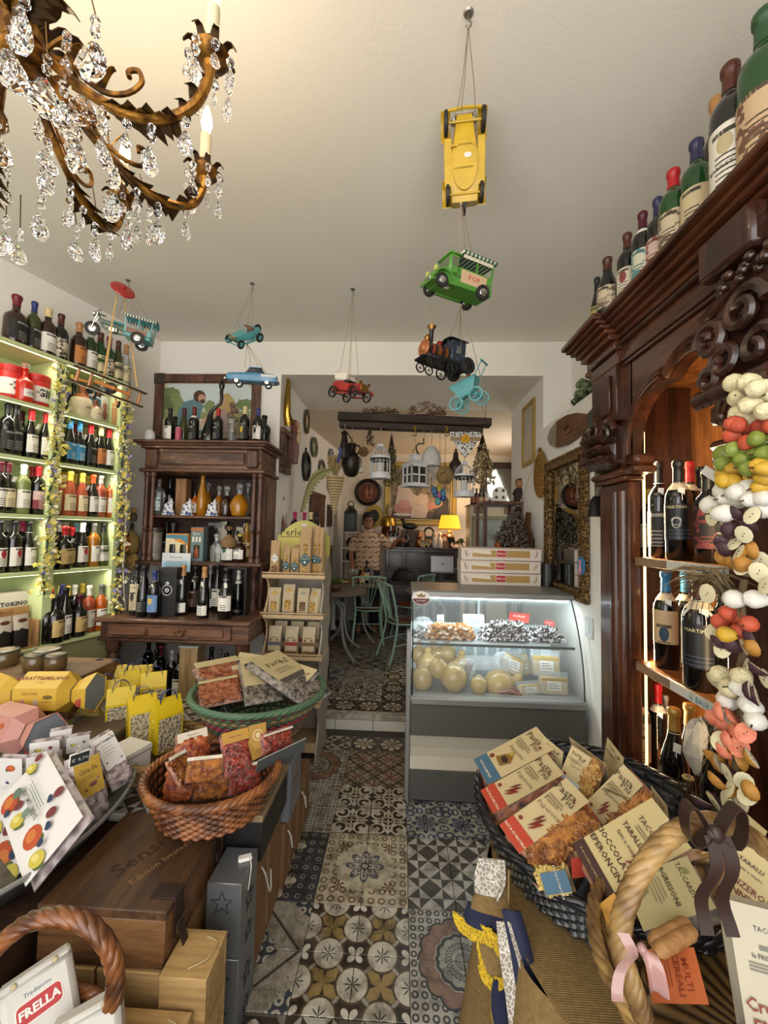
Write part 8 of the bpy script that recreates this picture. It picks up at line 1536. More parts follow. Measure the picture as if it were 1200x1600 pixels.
t=Th('starred_heart','small white ornament with a black star, left of the starred plaque','ornament',(at(767,780,'Y',5.2).x,5.27,z));ob('body',MB().at((0,0,.05),rx=pi/2).prism(ell(0,0,.05,.05,14),-.012,.012),M('b5b2a4',.5),t);ob('black_star',MB().at((0,-.0125,.05),rx=pi/2).prism([((.03 if i%2==0 else .013)*cos(i*pi/8),(.03 if i%2==0 else .013)*sin(i*pi/8))for i in rg(16)],0,.002),M('161514',.5),t)
m0,m1=at(752,722,'Y',6.6),at(811,800,'Y',6.6);w_=(m1.x-m0.x)/2
t=Th('dark_mirror','dark wood framed mirror on the back wall right of the painting','mirror',((m0.x+m1.x)/2,6.638,(m0.z+m1.z)/2));hh=(m0.z-m1.z)/2;ob('frame',frame_mb(-w_,w_,-hh,hh,.1,.04,.01),wald,t);ob('mirror_glass',Bx(-w_+.1,w_-.1,-.012,-.004,-hh+.1,hh-.1),M('8d8f88',.08,.8),t)
# doll, radio, lavender, bellows, bottles by the passage's right end: on a small console
t=Th('wall_console','dark narrow console at the passage right end behind the fridge','console',(.93,4.0,UFZ));zc_=at(815,785,'Y',3.9).z-UFZ;ob('top',Bx(-.17,.19,-.22,.2,zc_-.03,zc_,.004),walz,t)
for x in(-.15,.17):
 for y in(-.2,.18):ob('leg',Bx(x-.015,x+.015,y-.015,y+.015,0,zc_-.03),walz,t)
ob('lower_shelf',Bx(-.35,.19,-.22,.2,1.17,1.19,.004),walz,t);zc_+=UFZ+.001
p=at(812,770,'Y',3.85);t=Th('sitting_doll','small puppet doll with dark hair sitting on the console','doll',(p.x,3.87,zc_));ob('body',La([(.05,0),(.05,.06),(.035,.12),(.02,.14)],12),mat('doll_cloth','3a2a26',.8,var=.4,vs=40),t);ob('head',MB().ball((0,-.01,.17),(.037,.036,.042),10,8),M('9a6a48',.6),t);ob('hair',MB().ball((.008,.008,.185),(.042,.038,.042),10,8),M('3a2216',.9),t)
for s in(-1,1):ob('leg',Tu([(s*.03,-.02,.03),(s*.04,-.1,.02),(s*.045,-.14,-.0+.015)],.014,7),mat('doll_cloth',''),t);ob('arm',Tu([(s*.035,0,.11),(s*.065,-.04,.07)],.012,6),mat('doll_cloth',''),t)
p=at(826,780,'Y',3.8);t=Th('toy_house','small red tin house with grey roof on the console','toy',(p.x,3.86,zc_),-.4);ob('walls',Bx(-.05,.05,-.04,.04,0,.075,.002),M('7a201c',.4),t);ob('roof',MB().loft([[(-.06,-.05,.0755),(.06,-.05,.0755),(.06,.05,.0755),(-.06,.05,.0755)],[(-.05,-.03,.11),(.05,-.03,.11),(.05,.03,.11),(-.05,.03,.11)]]),M('4a4642',.5),t,0);ob('base',Bx(-.07,.07,-.06,-.041,0,.02),M('a8a294',.5),t)
p=at(846,800,'Y',3.55);t=Th('wooden_bellows','worn wooden bellows standing against the wall below the brass tray','bellows',(1.06,p.y,1.2055+.16),rot=(0,.15,-1.2));ob('board',MB().at(rx=pi/2).prism([(-.06,-.12),(.06,-.12),(.1,.05),(.08,.2),(.03,.28),(.02,.4),(-.02,.4),(-.03,.28),(-.08,.2),(-.1,.05)],-.012,.012),wood('bellows_wood','3a2414','6a4628','z',1,.6),t);ob('leather',MB().at((0,.03,0),rx=pi/2).prism([(-.05,-.1),(.05,-.1),(.085,.05),(.07,.18),(-.07,.18),(-.085,.05)],-.018,.018),M('2c1c12',.8),t)
tag(ob('bracket_shelf',Bx(.98,1.128,3.2,3.75,1.2,1.225,.003),walz),'small dark bracket shelf under the wooden bellows','shelf')
p=at(815,800,'Y',3.3);t=Th('dried_lavender','big grey dried lavender bunch hanging over the console corner','dried plant',(p.x,3.35,p.z+.08),rot=(0,.25,0));plantbunch(t,240,.36,.17,stemm,mat('dried_lavender','5f574e',.9,var=.4,vs=60),9,.012)
ob('hanging_cord',Tu([(0,0,-.02),(.04,.05,.3),(.05,.1,.9)],.003,4),cord,t)
for k,(px,gl,cp)in en(((779,'orange','cork'),(788,'dark','wine'),(795,'dark','red'),(801,'amber','black'))):p=at(px,850,'Y',3.95);bottle((p.x,3.95-.04*(k%2),UFZ+1.1905),0,.26 if k<3 else .2,f'{gl} bottle with {cp} top behind the spaghetti boxes, {ORD[k]} from left','bordeaux',gl,cp,None,group='bottles behind the spaghetti boxes',r=.04)
# foreground: wicker, packs and boxes
def weave(name,c1,c2,s=1,tang=1):
 def pat():
  x,y,z=xyz();a=eatan(y,x)*(9*s/pi*2);b=z*(42*s);k=mth('FLOOR',b)
  return eabs(esin((a+k*.5)*pi))*eabs(esin(fract(b)*pi))
 return mat(name,lambda:mix(smooth(pat(),.05,.6),c1,c2),.5,bump=pat,bs=1,coat=.15)
def basket(name,lab,c,rx,ry,z0,z1,m,mr,k=.72,rimr=.016,strands=3,n=64,rows=None,rot=0,group=None,stakes=0,rowm=None):
 t=Th(name,lab,'basket',(c[0],c[1],z0),rot,group);H=z1-z0
 E_=lambda f,a,d=0:((rx*(k+(1-k)*f)+d)*cos(a),(ry*(k+(1-k)*f)+d)*sin(a))
 ob('liner',MB().loft([[(*E_(f,2*pi*i/40,-.012),.004+H*f)for i in rg(40)]for f in(0,.3,.6,.97)],cap=0).la([(0,.004),(1,.004)],40,sx=rx*k-.012,sy=ry*k-.012,cap=0),m,t)
 R=rows or max(4,int(H/.014));ns=stakes or int(2*pi*(rx+ry)/2/.045)//2*2+1
 for j in rg(R):
  f=(j+.5)/R;pts=[]
  nn=ns*4
  for i in rg(nn):
   a=2*pi*i/nn;d=.0055*cos(a*ns+pi*j);x,y=E_(f,a,d);pts.append((x,y,.006+H*f))
  ob('cane_row',Tu(pts,H/R*.56,5,True),(rowm[j%len(rowm)]if rowm else mr),t,60)
 for s in rg(strands):
  pts=[]
  for i in rg(n*2):
   a=2*pi*i/(n*2);q=a*14+2*pi*s/strands;x,y=E_(1,a,rimr*.75*cos(q));pts.append((x,y,H+rimr*.75*sin(q)))
  ob('rim_strand',Tu(pts,rimr*.72,6,True),mr,t,60)
 return t
def qframe(px,zs):
 P=[at(*p,'Z',z)for p,z in zip(px,zs)];TL,TR,BR,BL=P
 xv=((TR-TL)+(BR-BL))/2;zv=((TL-BL)+(TR-BR))/2;w,h_=xv.length,zv.length;X=xv.normalized();Zd=(zv-X*zv.dot(X)).normalized();Y=Zd.cross(X);o=sum(P,V3())/4
 return Matrix(((X.x,Y.x,Zd.x,o.x),(X.y,Y.y,Zd.y,o.y),(X.z,Y.z,Zd.z,o.z),(0,0,0,1))),w,h_
def pillow(w,h_,d,e=3,nu=10,nv=12,x0=0,z0=0,ruf=0,seed=0):
 rn=Rn(seed);f=lambda u,v:d/2*max(0,1-abs(2*u-1)**e)**.6*max(0,1-abs(2*v-1)**e)**.6;vs=[];fs=[];m=nu+1
 for s in(-1,1):
  for j in rg(nv+1):
   for i in rg(m):u,v=i/nu,j/nv;vs.append((x0+(u-.5)*w,s*f(u,v)*(1+ruf*rn.U(-1,1)),z0+(v-.5)*h_))
 N=m*(nv+1)
 for j in rg(nv):
  for i in rg(nu):a=(j*m+i,j*m+i+1,(j+1)*m+i+1,(j+1)*m+i);fs+=[a,tuple(k+N for k in a[::-1])]
 return MB().add(vs,fs)
def prints(t,w,h_,y,items):
 k=0
 for it in items:
  k+=1;yy=y-.0004-.0005*k;q=it[0]
  if q=='t':text(it[1],it[2]*h_,M(it[6]if len(it)>6 else '3a2c24',.6),t,(it[3]*w,yy,it[4]*h_),(0,it[5]if len(it)>5 else 0,0),bold=it[7]*h_ if len(it)>7 else 0)
  elif q=='r':flat('printed_panel',[(it[1]*w,it[3]*h_),(it[2]*w,it[3]*h_),(it[2]*w,it[4]*h_),(it[1]*w,it[4]*h_)],M(it[5],.6),t,(0,yy,0),th=.0004)
  elif q=='e':flat('printed_mark',ell(it[1]*w,it[2]*h_,it[3]*w,it[4]*w,14,it[6]if len(it)>6 else 0),M(it[5],.6),t,(0,yy,0),th=.0004)
  elif q=='p':flat('printed_shape',[(x*w,z*h_)for x,z in it[1]],M(it[2],.6),t,(0,yy,0),th=.0004)
  elif q=='l':
   for i in rg(it[5]):a,b=it[1]*w,(it[1]+(it[2]-it[1])*(.8+.2*((i*37)%5)/5))*w;z=(it[3]-it[4]*i)*h_;flat('printed_line',[(a,z),(b,z),(b,z+.010*h_),(a,z+.010*h_)],M(it[6]if len(it)>6 else '6a5a48',.7),t,(0,yy,0),th=.0004)
def pack(name,lab,cat,px,zs,d,cardcol,items,content=None,group=None,cz=(-.5,.5),cextra=(.04,.06),film=1,seed=0,shift=0,dz=0):
 Mx,w,h_=qframe(px,[z-dz for z in zs]);t=Th(name,lab,cat,group=group);t.matrix_world=Mx
 z0,z1=cz
 ob('label_card',MB().sheet(lambda u,v:((u-.5)*w,-d/2-.001,(z0+(z1-z0)*v)*h_),1,1,.0012),M(cardcol,.7),t,0)
 if content:ob('contents',pillow(w*(1+cextra[0]),h_*(1+cextra[1]),d*.98,3.5,14,18,shift*w,-h_*cextra[1]*.35,.06,seed),content,t)
 pk=PIECES.get(content.name)if content else None
 if pk:
  nm,kind,L_,R_,n_,cc=pk;rn=Rn(seed+50);q=MB();W2,H2=w*(1+cextra[0]),h_*(1+cextra[1]);zo=-h_*cextra[1]*.35
  for i in rg(n_):
   u,v=rn.U(.07,.93),rn.U(.06,.94);x,z=shift*w+(u-.5)*W2,zo+(v-.5)*H2
   if abs(x)<w*.49 and z0*h_<z<z1*h_:continue
   y=-d*.49*max(0,1-abs(2*u-1)**3.5)**.6*max(0,1-abs(2*v-1)**3.5)**.6;a=rn.U(0,pi);e=V3((cos(a),rn.U(-.1,.1),sin(a)))*L_*rn.U(.7,1.1)/2;c=V3((x,y,z))
   if kind=='tube':q.tube([c-e,c+V3((0,-R_*.3,0)),c+e],R_,5)
   elif kind=='ball':q.ball(c,(L_*.5*rn.U(.7,1.1),R_,L_*.5*rn.U(.7,1.1)),6,4)
   else:s_=e.cross(V3((0,1,0)))*.5;q.add([c-e,c+s_*.9+V3((0,-R_,0)),c+e*.9,c-s_],[(0,1,2,3)])
  if q.v:ob(nm,q,cc,t,40)['kind']='stuff'
 if film:ob('clear_bag',pillow(w*(1.02+cextra[0]),h_*(1.02+cextra[1]),d*1.0,3.5,12,14,shift*w,-h_*cextra[1]*.35,.03,seed+1),clear2,t)
 prints(t,w,h_,-d/2-.0016,items);return t
clear2=mat('pack_film','ffffff',.12,alpha=.07,spec=.6)
def noisy(name,c1,c2,s,kind='v',rough=.45):
 f=(lambda:voro(s))if kind=='v'else(lambda:noise(s,3));return mat(name,lambda:mix(smooth(f(),.15,.7),c1,c2),rough,bump=f,bs=.9)
penne=mat('chili_pasta',lambda:mix(smooth(voro(38),.1,.6),'3a1608','a85f30'),.45,bump=lambda:voro(38),bs=1.2)
pc=lambda n,a,b,s=40:mat(n,lambda:mix(smooth(noise(s,3),.35,.65),a,b),.45)
PIECES={'chili_pasta':('penne','tube',.026,.0042,520,pc('penne_colour','70401c','b57a3c')),'sugared_sweets':('sweets','ball',.022,.009,260,pc('sweet_colour','6f5c60','b3a6a4')),'pink_pasta':('pasta_pieces','tube',.034,.0042,360,pc('pink_pasta_colour','7a3c24','ad7050')),'grey_pasta':('pasta_pieces','tube',.03,.0036,420,pc('grey_pasta_colour','3a332e','8a7e70')),'red_pepper_flakes':('pepper_flakes','flake',.013,.003,500,pc('flake_colour','5a140c','a8402a')),'dried_pepper':('dried_peppers','ball',.034,.007,110,pc('pepper_colour','6a2410','a85a2c')),'orange_spice':('dried_peppers','flake',.026,.005,260,pc('spice_colour','6a3010','b0702f')),'twisted_pasta':('twisted_pasta','tube',.03,.005,300,pc('twist_colour','8a5a24','c09a5a')),'plain_pasta':('penne','tube',.026,.004,200,pc('plain_pasta_colour','8f7434','bfa662')),'taralli':('taralli','ball',.032,.009,120,pc('taralli_colour','7a4c22','b0864c'))}
# left support tables
trit=mat('triangle_tablecloth',lambda:(lambda x,y:t_pin(fract(x*7)*2-1,fract(y*7)*2-1))(*xyz()[:2]),.6)
t=Th('low_table','low dark table with triangle patterned top under the sweets tray','table',(-1.35,1.9,0));ob('tabletop',Bx(-.65,.68,-.43,.55,.505,.535,.004),trit,t)
for x in(-.6,.62):
 for y in(-.38,.5):ob('leg',Bx(x-.03,x+.03,y-.03,y+.03,0,.505,.004),wald,t)
t=Th('dark_crate','dark wooden crate under the near end of the sweets tray','crate',(-1.4,1.15,0));ob('crate',Bx(-.42,.43,-.28,.3,.03,.52,.006),wald,t)
for k in rg(4):ob('slat',Bx(-.42,.43,-.295,-.281,.05+.12*k,.15+.12*k,.003),wald,t)
ob('base_rail',Bx(-.42,.43,-.28,.3,0,.029),wald,t)
# sweets tray
galv=mat('galvanised_tray',lambda:mix(voro(30),'5f6462','8c918f'),.35,.85)
t=Th('metal_tray','oval galvanised metal tray holding white sweet bags','tray',(-1.32,1.31,.536));rx,ry=.38,.44
ob('tray',MB().loft([[(a_*cos(2*pi*i/48)*(abs(cos(2*pi*i/48))**-.12 if abs(cos(2*pi*i/48))>.2 else 1.2),b_*sin(2*pi*i/48)*1.0,z)for i in rg(48)]for a_,b_,z in((rx*.82,ry*.84,0),(rx*.93,ry*.94,.05),(rx*.985,ry*.985,.082),(rx*.99,ry*.99,.086),(rx*.965,ry*.965,.082),(rx*.9,ry*.91,.05),(rx*.8,ry*.82,.008))]),galv,t,50);ob('rim',Tu([(rx*cos(2*pi*i/48)*(abs(cos(2*pi*i/48))**-.12 if abs(cos(2*pi*i/48))>.2 else 1.2),ry*sin(2*pi*i/48),.086)for i in rg(48)],.0075,7,True),steel,t)
# white fruit-printed sweet bags
WH='cfcac6';candy=noisy('sugared_sweets','5f4a4c','a89a98',34)
MANGO=lambda x,z,s=1,r=0:[('e',x-.05*s,z-.02*s,.085*s,.05*s,'4c5a30',r+.5),('e',x,z,.105*s,.075*s,'a8482c',r),('e',x+.02*s,z+.015*s,.06*s,.04*s,'b86a34',r)]
LEMON=lambda x,z,s=1:[('e',x-.08*s,z+.02*s,.05*s,.022*s,'4c5a30',.8),('e',x,z,.085*s,.058*s,'b5a544',.3),('e',x+.02*s,z+.012*s,.045*s,.025*s,'c8bc6a',.3)]
PLUM=lambda x,z,s=1:[('e',x,z,.05*s,.042*s,'6a2c30',.5)]
BERRY=lambda x,z,s=1:[('e',x,z,.035*s,.03*s,'2a3450'),('e',x+.03*s,z-.02*s,.02*s,.018*s,'2a3450')]
def sweetbag(px,zs,lab,items,d=.05,**k):return pack('sweet_bag',lab,'sweet bag',px,zs,d,WH,items,candy,'fruit printed sweet bags',dz=.05,**k)
BM=lambda x,z,r,s:[('t','BARATTI&MILANO',s,x,z,r,'3a4a44')]
sweetbag([(63,1367),(5,1232),(87,1200),(134,1298)],(.66,.7,.79,.75),'white bag with mango and lemon prints lying foremost in the metal tray',MANGO(-.2,.2,0.9)+MANGO(.33,.32,0.9)+LEMON(.08,.3,0.83)+LEMON(-.42,.24,0.83)+PLUM(.2,.2,0.79)+BERRY(.24,.4,0.72)+BERRY(-.28,-.06,0.79)+PLUM(-.2,-.18,0.86)+PLUM(-.1,-.4,0.86)+BERRY(-.08,-.25,0.79)+LEMON(.42,-.2,0.65)+PLUM(.45,-.38,0.72)+BERRY(-.36,.1,0.72)+[('t','BARATTI&MILANO',.12,.08,.02,0,'33443c',.001),('l',-.08,.3,-.07,.04,3,'6a7a70'),('e',.3,.12,.05,.035,'5a6a5c'),('e',.02,.12,.04,.03,'6a7a6c')])
sweetbag([(25,1235),(72,1340),(28,1373),(-30,1260)],(.68,.62,.57,.6),'white fruit printed bag half cut by the left frame edge in tray',MANGO(.2,-.3,1.3)+LEMON(.42,-.3,1.2)+LEMON(-.1,-.2,1.1)+BERRY(.3,-.05)+PLUM(.05,.1,1.2)+[('e',.2,.1,.045,.04,'5a6a5c')])
for k,(p4,zz,items)in en((([(2,1178),(40,1180),(46,1222),(8,1222)],(.8,.8,.7,.7),MANGO(.05,.15,1.7)+BERRY(-.1,-.35,1.6)),([(42,1178),(94,1172),(98,1210),(48,1220)],(.8,.8,.7,.7),MANGO(-.05,.12,1.5)+LEMON(.38,.0,1)+BERRY(-.2,-.36,1.4)),([(48,1158),(95,1150),(98,1176),(52,1180)],(.82,.82,.76,.76),LEMON(-.2,0,1.2)+PLUM(.2,.1,1.4)),([(78,1140),(112,1133),(114,1160),(80,1166)],(.84,.84,.77,.77),MANGO(0,.1,1.4)),([(104,1150),(140,1142),(142,1166),(106,1172)],(.82,.82,.76,.76),LEMON(-.2,0,1.3)+PLUM(.25,.1,1.3)))):
 sweetbag(p4,zz,('white mango printed bag standing at left of the tray','white mango printed bag standing second from left in the tray','white bag with lemon print behind the second standing bag','white mango bag standing farthest back in the tray','white bag with plum print at back before the yellow boxes')[k],items,.04,seed=k)
sweetbag([(143,1163),(170,1143),(196,1190),(162,1207)],(.82,.83,.74,.72),'white bag with small print and mauve sweets at right of tray',[('l',-.3,.3,.2,.1,4,'4a5a54'),('t','BARATTI&MILANO',.1,0,.32,0,'3a4a44',.0006)]+PLUM(-.35,-.3)+BERRY(.35,.35)+PLUM(.35,-.35)+LEMON(.3,.42,.7),.05,cextra=(.1,.7))
t=sweetbag([(98,1198),(140,1182),(163,1220),(125,1250)],(.82,.82,.72,.7),'clear bag of mauve sweets with yellow header card in tray',[('r',-.5,.5,-.5,.5,'b8963c'),('t','Giada',.2,0,.2,0,'5a4a2a',.0006),('e',.1,-.22,.16,.1,'7a4a4c'),('e',-.2,-.3,.06,.05,'7a3a2c'),('e',.3,-.12,.07,.05,'a0707a'),('l',-.3,.3,.05,.07,2)],.06,cextra=(.25,1.0))
Mx,w,h_=qframe([(108,1180),(140,1170),(140,1188),(108,1200)],(.86,.86,.82,.82));t=Th('chalk_price_sign','small black chalk price sign clipped above the yellow header','sign');t.matrix_world=Mx;ob('board',Bx(-w/2,w/2,-.003,.003,-h_/2,h_/2,.001),white_c,t);flat('slate',[(-w*.45,-h_*.42),(w*.45,-h_*.42),(w*.45,h_*.42),(-w*.45,h_*.42)],M('1d2020',.6),t,(0,-.0045,0));text('\u20ac 4,90',h_*.4,M('a8aca8',.7),t,(0,-.006,0));ob('clip',Bx(-w*.2,w*.0,-.006,.006,h_*.5,h_*.95,.002),GL['clear'],t)
p=at(198,1195,'Z',.62);t=Th('lined_white_box','small white box with dark edge lines at the far end of tray','box',(p.x-.02,p.y+.03,.56),-.3);ob('box',Bx(-.06,.06,-.06,.06,0,.11,.002),M('cdc8c0',.6),t);ob('lid',Bx(-.063,.063,-.063,.063,.085,.115,.002),M('cdc8c0',.6),t);ob('edge_line',Bx(-.0636,.0636,-.0636,.0636,.094,.097),M('4a2c28',.6),t);ob('badge',MB().at((0,-.0605,.045),rx=pi/2).la([(.018,0),(.018,.0012),(0,.0012)],14),M('6a3a34',.6),t)
# candy shaped boxes
ygold='c4a03c'
def candybox(c,L,r,rz,lab,col,tilt=0,words=1,pk='b87a70'):
 t=Th('candy_shaped_box',lab,'gift box',c,group='candy shaped boxes',rot=(tilt,0,rz));m=mat('candybox_'+col,col,.45,var=.06)
 hx=lambda x,q:[(x,q*cos(pi/6+pi/3*i),q*sin(pi/6+pi/3*i))for i in rg(6)]
 ob('body',MB().loft([hx(-L*.5,r*.5),hx(-L*.36,r),hx(L*.36,r),hx(L*.5,r*.5)]),m,t,0)
 for s in(-1,1):e_=ob('flared_end',MB().loft([hx(s*L*.5,r*.48),hx(s*L*.66,r*.75),hx(s*L*.84,r*.95),hx(s*L*.83,r*.9),hx(s*L*.67,r*.66)]),m,t,0);ob('end_lining',MB().loft([hx(s*L*.66,r*.62),hx(s*L*.825,r*.88)],cap=1),mat('end_lining','7c8590',.5),e_,0)
 for s in(-1,1):ob('neck_band',MB().loft([hx(s*L*.49,r*.53),hx(s*L*.51,r*.53)]),M('5a4a20',.5),t,0)
 ap=r*cos(pi/6);
 def face(lst,an):
  for it in lst:
   if it[0]=='t':o=text(it[1],it[2]*r,M(it[5],.6),t,(0,0,0),bold=it[6]*r if len(it)>6 else 0);lx,lz=it[3]*L,it[4]*r
   else:o=flat('printed_mark',ell(0,0,it[3]*r,it[4]*r,14),M(it[5],.6),t);lx,lz=it[1]*L,it[2]*r
   k=.0012 if it[0]=='t'else .0006
   o.matrix_local=Matrix.Rotation(an,4,'X')@Matrix.Translation((lx,-ap-k,lz))
 if words:face([('t','BARATTI&MILANO',.28,0,.08,'6a2420',.004),('t','TORINO',.1,0,-.16,'6a2420')],-radians(60));face([('t','GELATINE',.16,-.08,.26,'7a5a28'),('e',.22,.1,.22,.1,'6a5420'),('t','Gelatine',.14,.2,-.1,'7a5a28'),('e',-.2,-.1,.1,.13,pk),('e',.02,-.14,.12,.15,'b09a8a')],0)
 else:face([('e',-.1,0,.3,.2,pk),('e',.2,.1,.14,.12,'a8542c')],-radians(60))
 for s in(-1,1):o=ob('printed_fruit',MB().ball((0,0,0),(.001,r*.22,r*.2),10,6),M('a03c2c',.6),t);o.matrix_local=Matrix.Translation((s*L*.74,-r*.74,-.02))@Matrix.Rotation(pi/2+s*.35,4,'Z')
 return t
p=at(66,1086,'Z',.8);candybox(p+V3((0,.03,0)),.25,.095,.12,'yellow candy shaped gift box with dark red lettering, uppermost at left',ygold)
p=at(8,1142,'Z',.72);candybox(p+V3((0,.03,0)),.24,.09,-.25,'pink and yellow candy shaped box below the lettered one at left edge','b98278',.6,False,'a8483c')
p=at(118,1128,'Z',.66);candybox(p+V3((-.03,.08,-.02)),.2,.075,.5,'olive yellow candy shaped box lying low behind the white bags','8f7a2c',.4,False,'6a5a28')
p=at(62,1150,'Z',.62);candybox(p+V3((-.05,.03,.0)),.22,.08,.1,'green candy shaped box beneath the pink one','6a6a34',.3,False,'7a6a3c')
t=Th('carton_riser','plain carton riser holding the candy shaped boxes up','box',(-1.42,1.7,.536));ob('carton',Bx(-.3,.2,-.03,.2,0,.13,.003),M('5a4a38',.8),t);ob('lid',Bx(-.303,.203,-.033,.203,.11,.135,.003),M('5a4a38',.8),t)
# jars
for k,(px,py,r,h_)in en(((73,1013,.065,.12),(55,1038,.05,.1),(87,1036,.046,.1),(8,1030,.06,.12))):
 p=at(px,py,'Y',2.02-.05*(k in(1,2)));t=Th('glass_jar',('largest glass jar with metal lid behind the candy boxes','small glass jar with metal lid in front of the largest jar','small glass jar right of the other small one','glass jar with metal lid at the left frame edge')[k],'jar',(p.x,p.y,.851));h_=max(.08,p.z-.851)
 ob('glass_body',La([(r*.9,0),(r,.01),(r,h_*.7),(r*.88,h_*.82)],22),mat('jar_glass','6a5434',.06,trans=.3,coat=.4),t);ob('lid',La([(r*.92,h_*.8),(r*.94,h_*.82),(r*.94,h_*.97),(r*.88,h_),(0,h_)],26),mat('jar_lid','7d7a72',.3,.8),t);ob('lid_print',La([(r*.6,h_+.0008),(0,h_+.0008)],20,cap=0),mat('lid_paper',lambda:mix(noise(60,2),'a89c80','7a6a50'),.5),t)
t=Th('wood_riser','dark wooden riser box standing under the glass jars','box',(-1.75,1.98,.536));ob('box',Bx(-.3,.24,-.13,.2,0,.314,.004),wood('riser_wood','4a3420','7a5c3a','x',1,.6),t);ob('front_board',Bx(-.3,.24,-.142,-.131,.0,.17,.003).box(-.3,.24,-.142,-.131,.175,.314,.003),wood('riser_wood','',''),t)
# cartons at the left edge on the green counter
s0,_=Lpx(34,.14);t=Th('dark_lettered_carton','white carton lettered in black on the green counter','box',Lw(s0,.12,.8755),RZL);ob('carton',Bx(-.14,.13,-.05,.05,0,.3,.002),M('b9b3a4',.6),t);text('TOKINOKA',.034,M('1f1c1a',.6),t,(.0,-.0515,.235),bold=.001);ob('lid',Bx(-.141,.131,-.051,.051,.275,.302,.002),M('b9b3a4',.6),t)
s1,_=Lpx(16,.27);kx=Lw(s1,.26,.8755)
t=Th('kraft_display_box','kraft display box of dark chocolate bags at left edge below the green shelving','display box',kx,RZL);ob('box',Bx(-.17,.15,.04,.05,0,.225,.002).box(.14,.15,-.06,.039,0,.15,.002).box(-.17,.139,-.06,.039,0,.01),mat('kraft_card','9a7448',.75,var=.08),t);text('RICA',.028,M('6a3c20',.6),t,(.04,.038,.2))
for k,x in en((-.11,-.03,.05)):
 q=Th('chocolate_bag',('left','middle','right')[k]+' of three dark chocolate bags in the kraft display box','bag',group='chocolate bags in the kraft box');q.matrix_world=Matrix.Translation(kx)@Matrix.Rotation(RZL,4,'Z')@Matrix.Translation((x+.02,-.03,.011));ob('bag',bag_mb(.075,.05,.18),mat('cocoa_bag',lambda:mix(xyz()[2]+noise(25,2)*.06>.13,'1c1614','b5ab9a'),.4),q);ob('oval_label',MB().at((0,-.02,.15),rx=pi/2).la([(.022,0),(.022,.001),(0,.001)],14,sy=.5),M('5a3420',.5),q)
 # yellow house-shaped bags in a shallow basket
straww=weave('straw_basket','5a3f20','a07c46');basket('straw_basket','shallow straw basket under the yellow ribboned bags',(-1.14,1.78),.33,.21,.536,.62,straww,mat('straw_cane2','8f6c3c',.6,var=.25,vs=30),.85,.012,2,rows=5)
yb=mat('yellow_bag','c8ac14',.4,coat=.2);ybs=mat('beige_sweets_window',lambda:mix(smooth(voro(85),.1,.6),'5f5644','b5a88c'),.3,bump=lambda:voro(85),bs=.8,coat=.5);rib=M('1c2a5a',.5)
yprt=mat('yellow_print','8a7a20',.5)
def ybag(px,py,rz,lab,s=1,z=.585,tilt=0):
 p=at(px,py+20,'Z',z);t=Th('yellow_ribbon_bag',lab,'sweet bag',p,group='yellow ribboned bags',rot=(tilt,0,rz));t.scale=(s*.93,s*.93,s*.9);W,D,H=.062,.038,.17
 ob('carton',MB().add([(x,y,zz)for zz in(0,H)for x,y in((-W,-D),(W,-D),(W,D),(-W,D))]+[(-W,-.004,H+.075),(W,-.004,H+.075),(W,.004,H+.075),(-W,.004,H+.075)],[(3,2,1,0),(0,1,5,4),(1,2,6,5),(2,3,7,6),(3,0,4,7),(4,5,9,8),(5,6,10,9),(6,7,11,10),(7,4,8,11),(8,9,10,11)]),yb,t,0)
 for y in(-1,1):ob('window',Bx(-W*.86,W*.86,y*(D+.001)-.0008,y*(D+.001)+.0008,.004,H*.94),ybs,t)
 flat('gable_emblem',rrect(-.016,.016,-.01,.024,.003),yprt,t,(0,-D*.62,H+.024),(-.47,0,0))
 for x in(-1,1):
  for k in rg(7):ob('printed_line',Bx(x*(W+.0003),x*(W+.0008),-.018+.003*(k%3),.018-.002*(k%2),.03+.013*k,.034+.013*k),yprt,t)
  ob('side_emblem',MB().at((x*(W+.0006),0,H*.86),ry=pi/2).la([(.008,0),(.008,.0006),(0,.0006)],10),M('d8c860',.5),t)
 ob('ribbon_handle',MB().sheet(lambda u,v:(-.04*cos(pi*v),(u-.5)*.016-.008,H+.055+.06*sin(pi*v)),2,10,.0014),rib,t)
 return t
for k,(px,py,rz,tl)in en(((163,1115,.5,0),(186,1128,.6,0),(222,1148,.75,-.25),(258,1148,1.0,0),(152,1085,.2,0),(176,1085,.4,0),(203,1095,.7,0),(238,1098,.5,0),(217,1084,.3,0))):
 ybag(px,py,rz,('yellow ribboned bag at left front of the straw basket','yellow ribboned bag second along the front of the straw basket','yellow ribboned bag leaning with looped ribbon at centre of the front row','yellow ribboned bag foremost at right with printed side showing','yellow ribboned bag at back left of the straw basket','yellow ribboned bag behind the second front bag','yellow ribboned bag behind the leaning one','yellow ribboned bag behind the foremost right one','yellow ribboned bag farthest back in the straw basket')[k],1,.6 if k>3 else .585,tl)
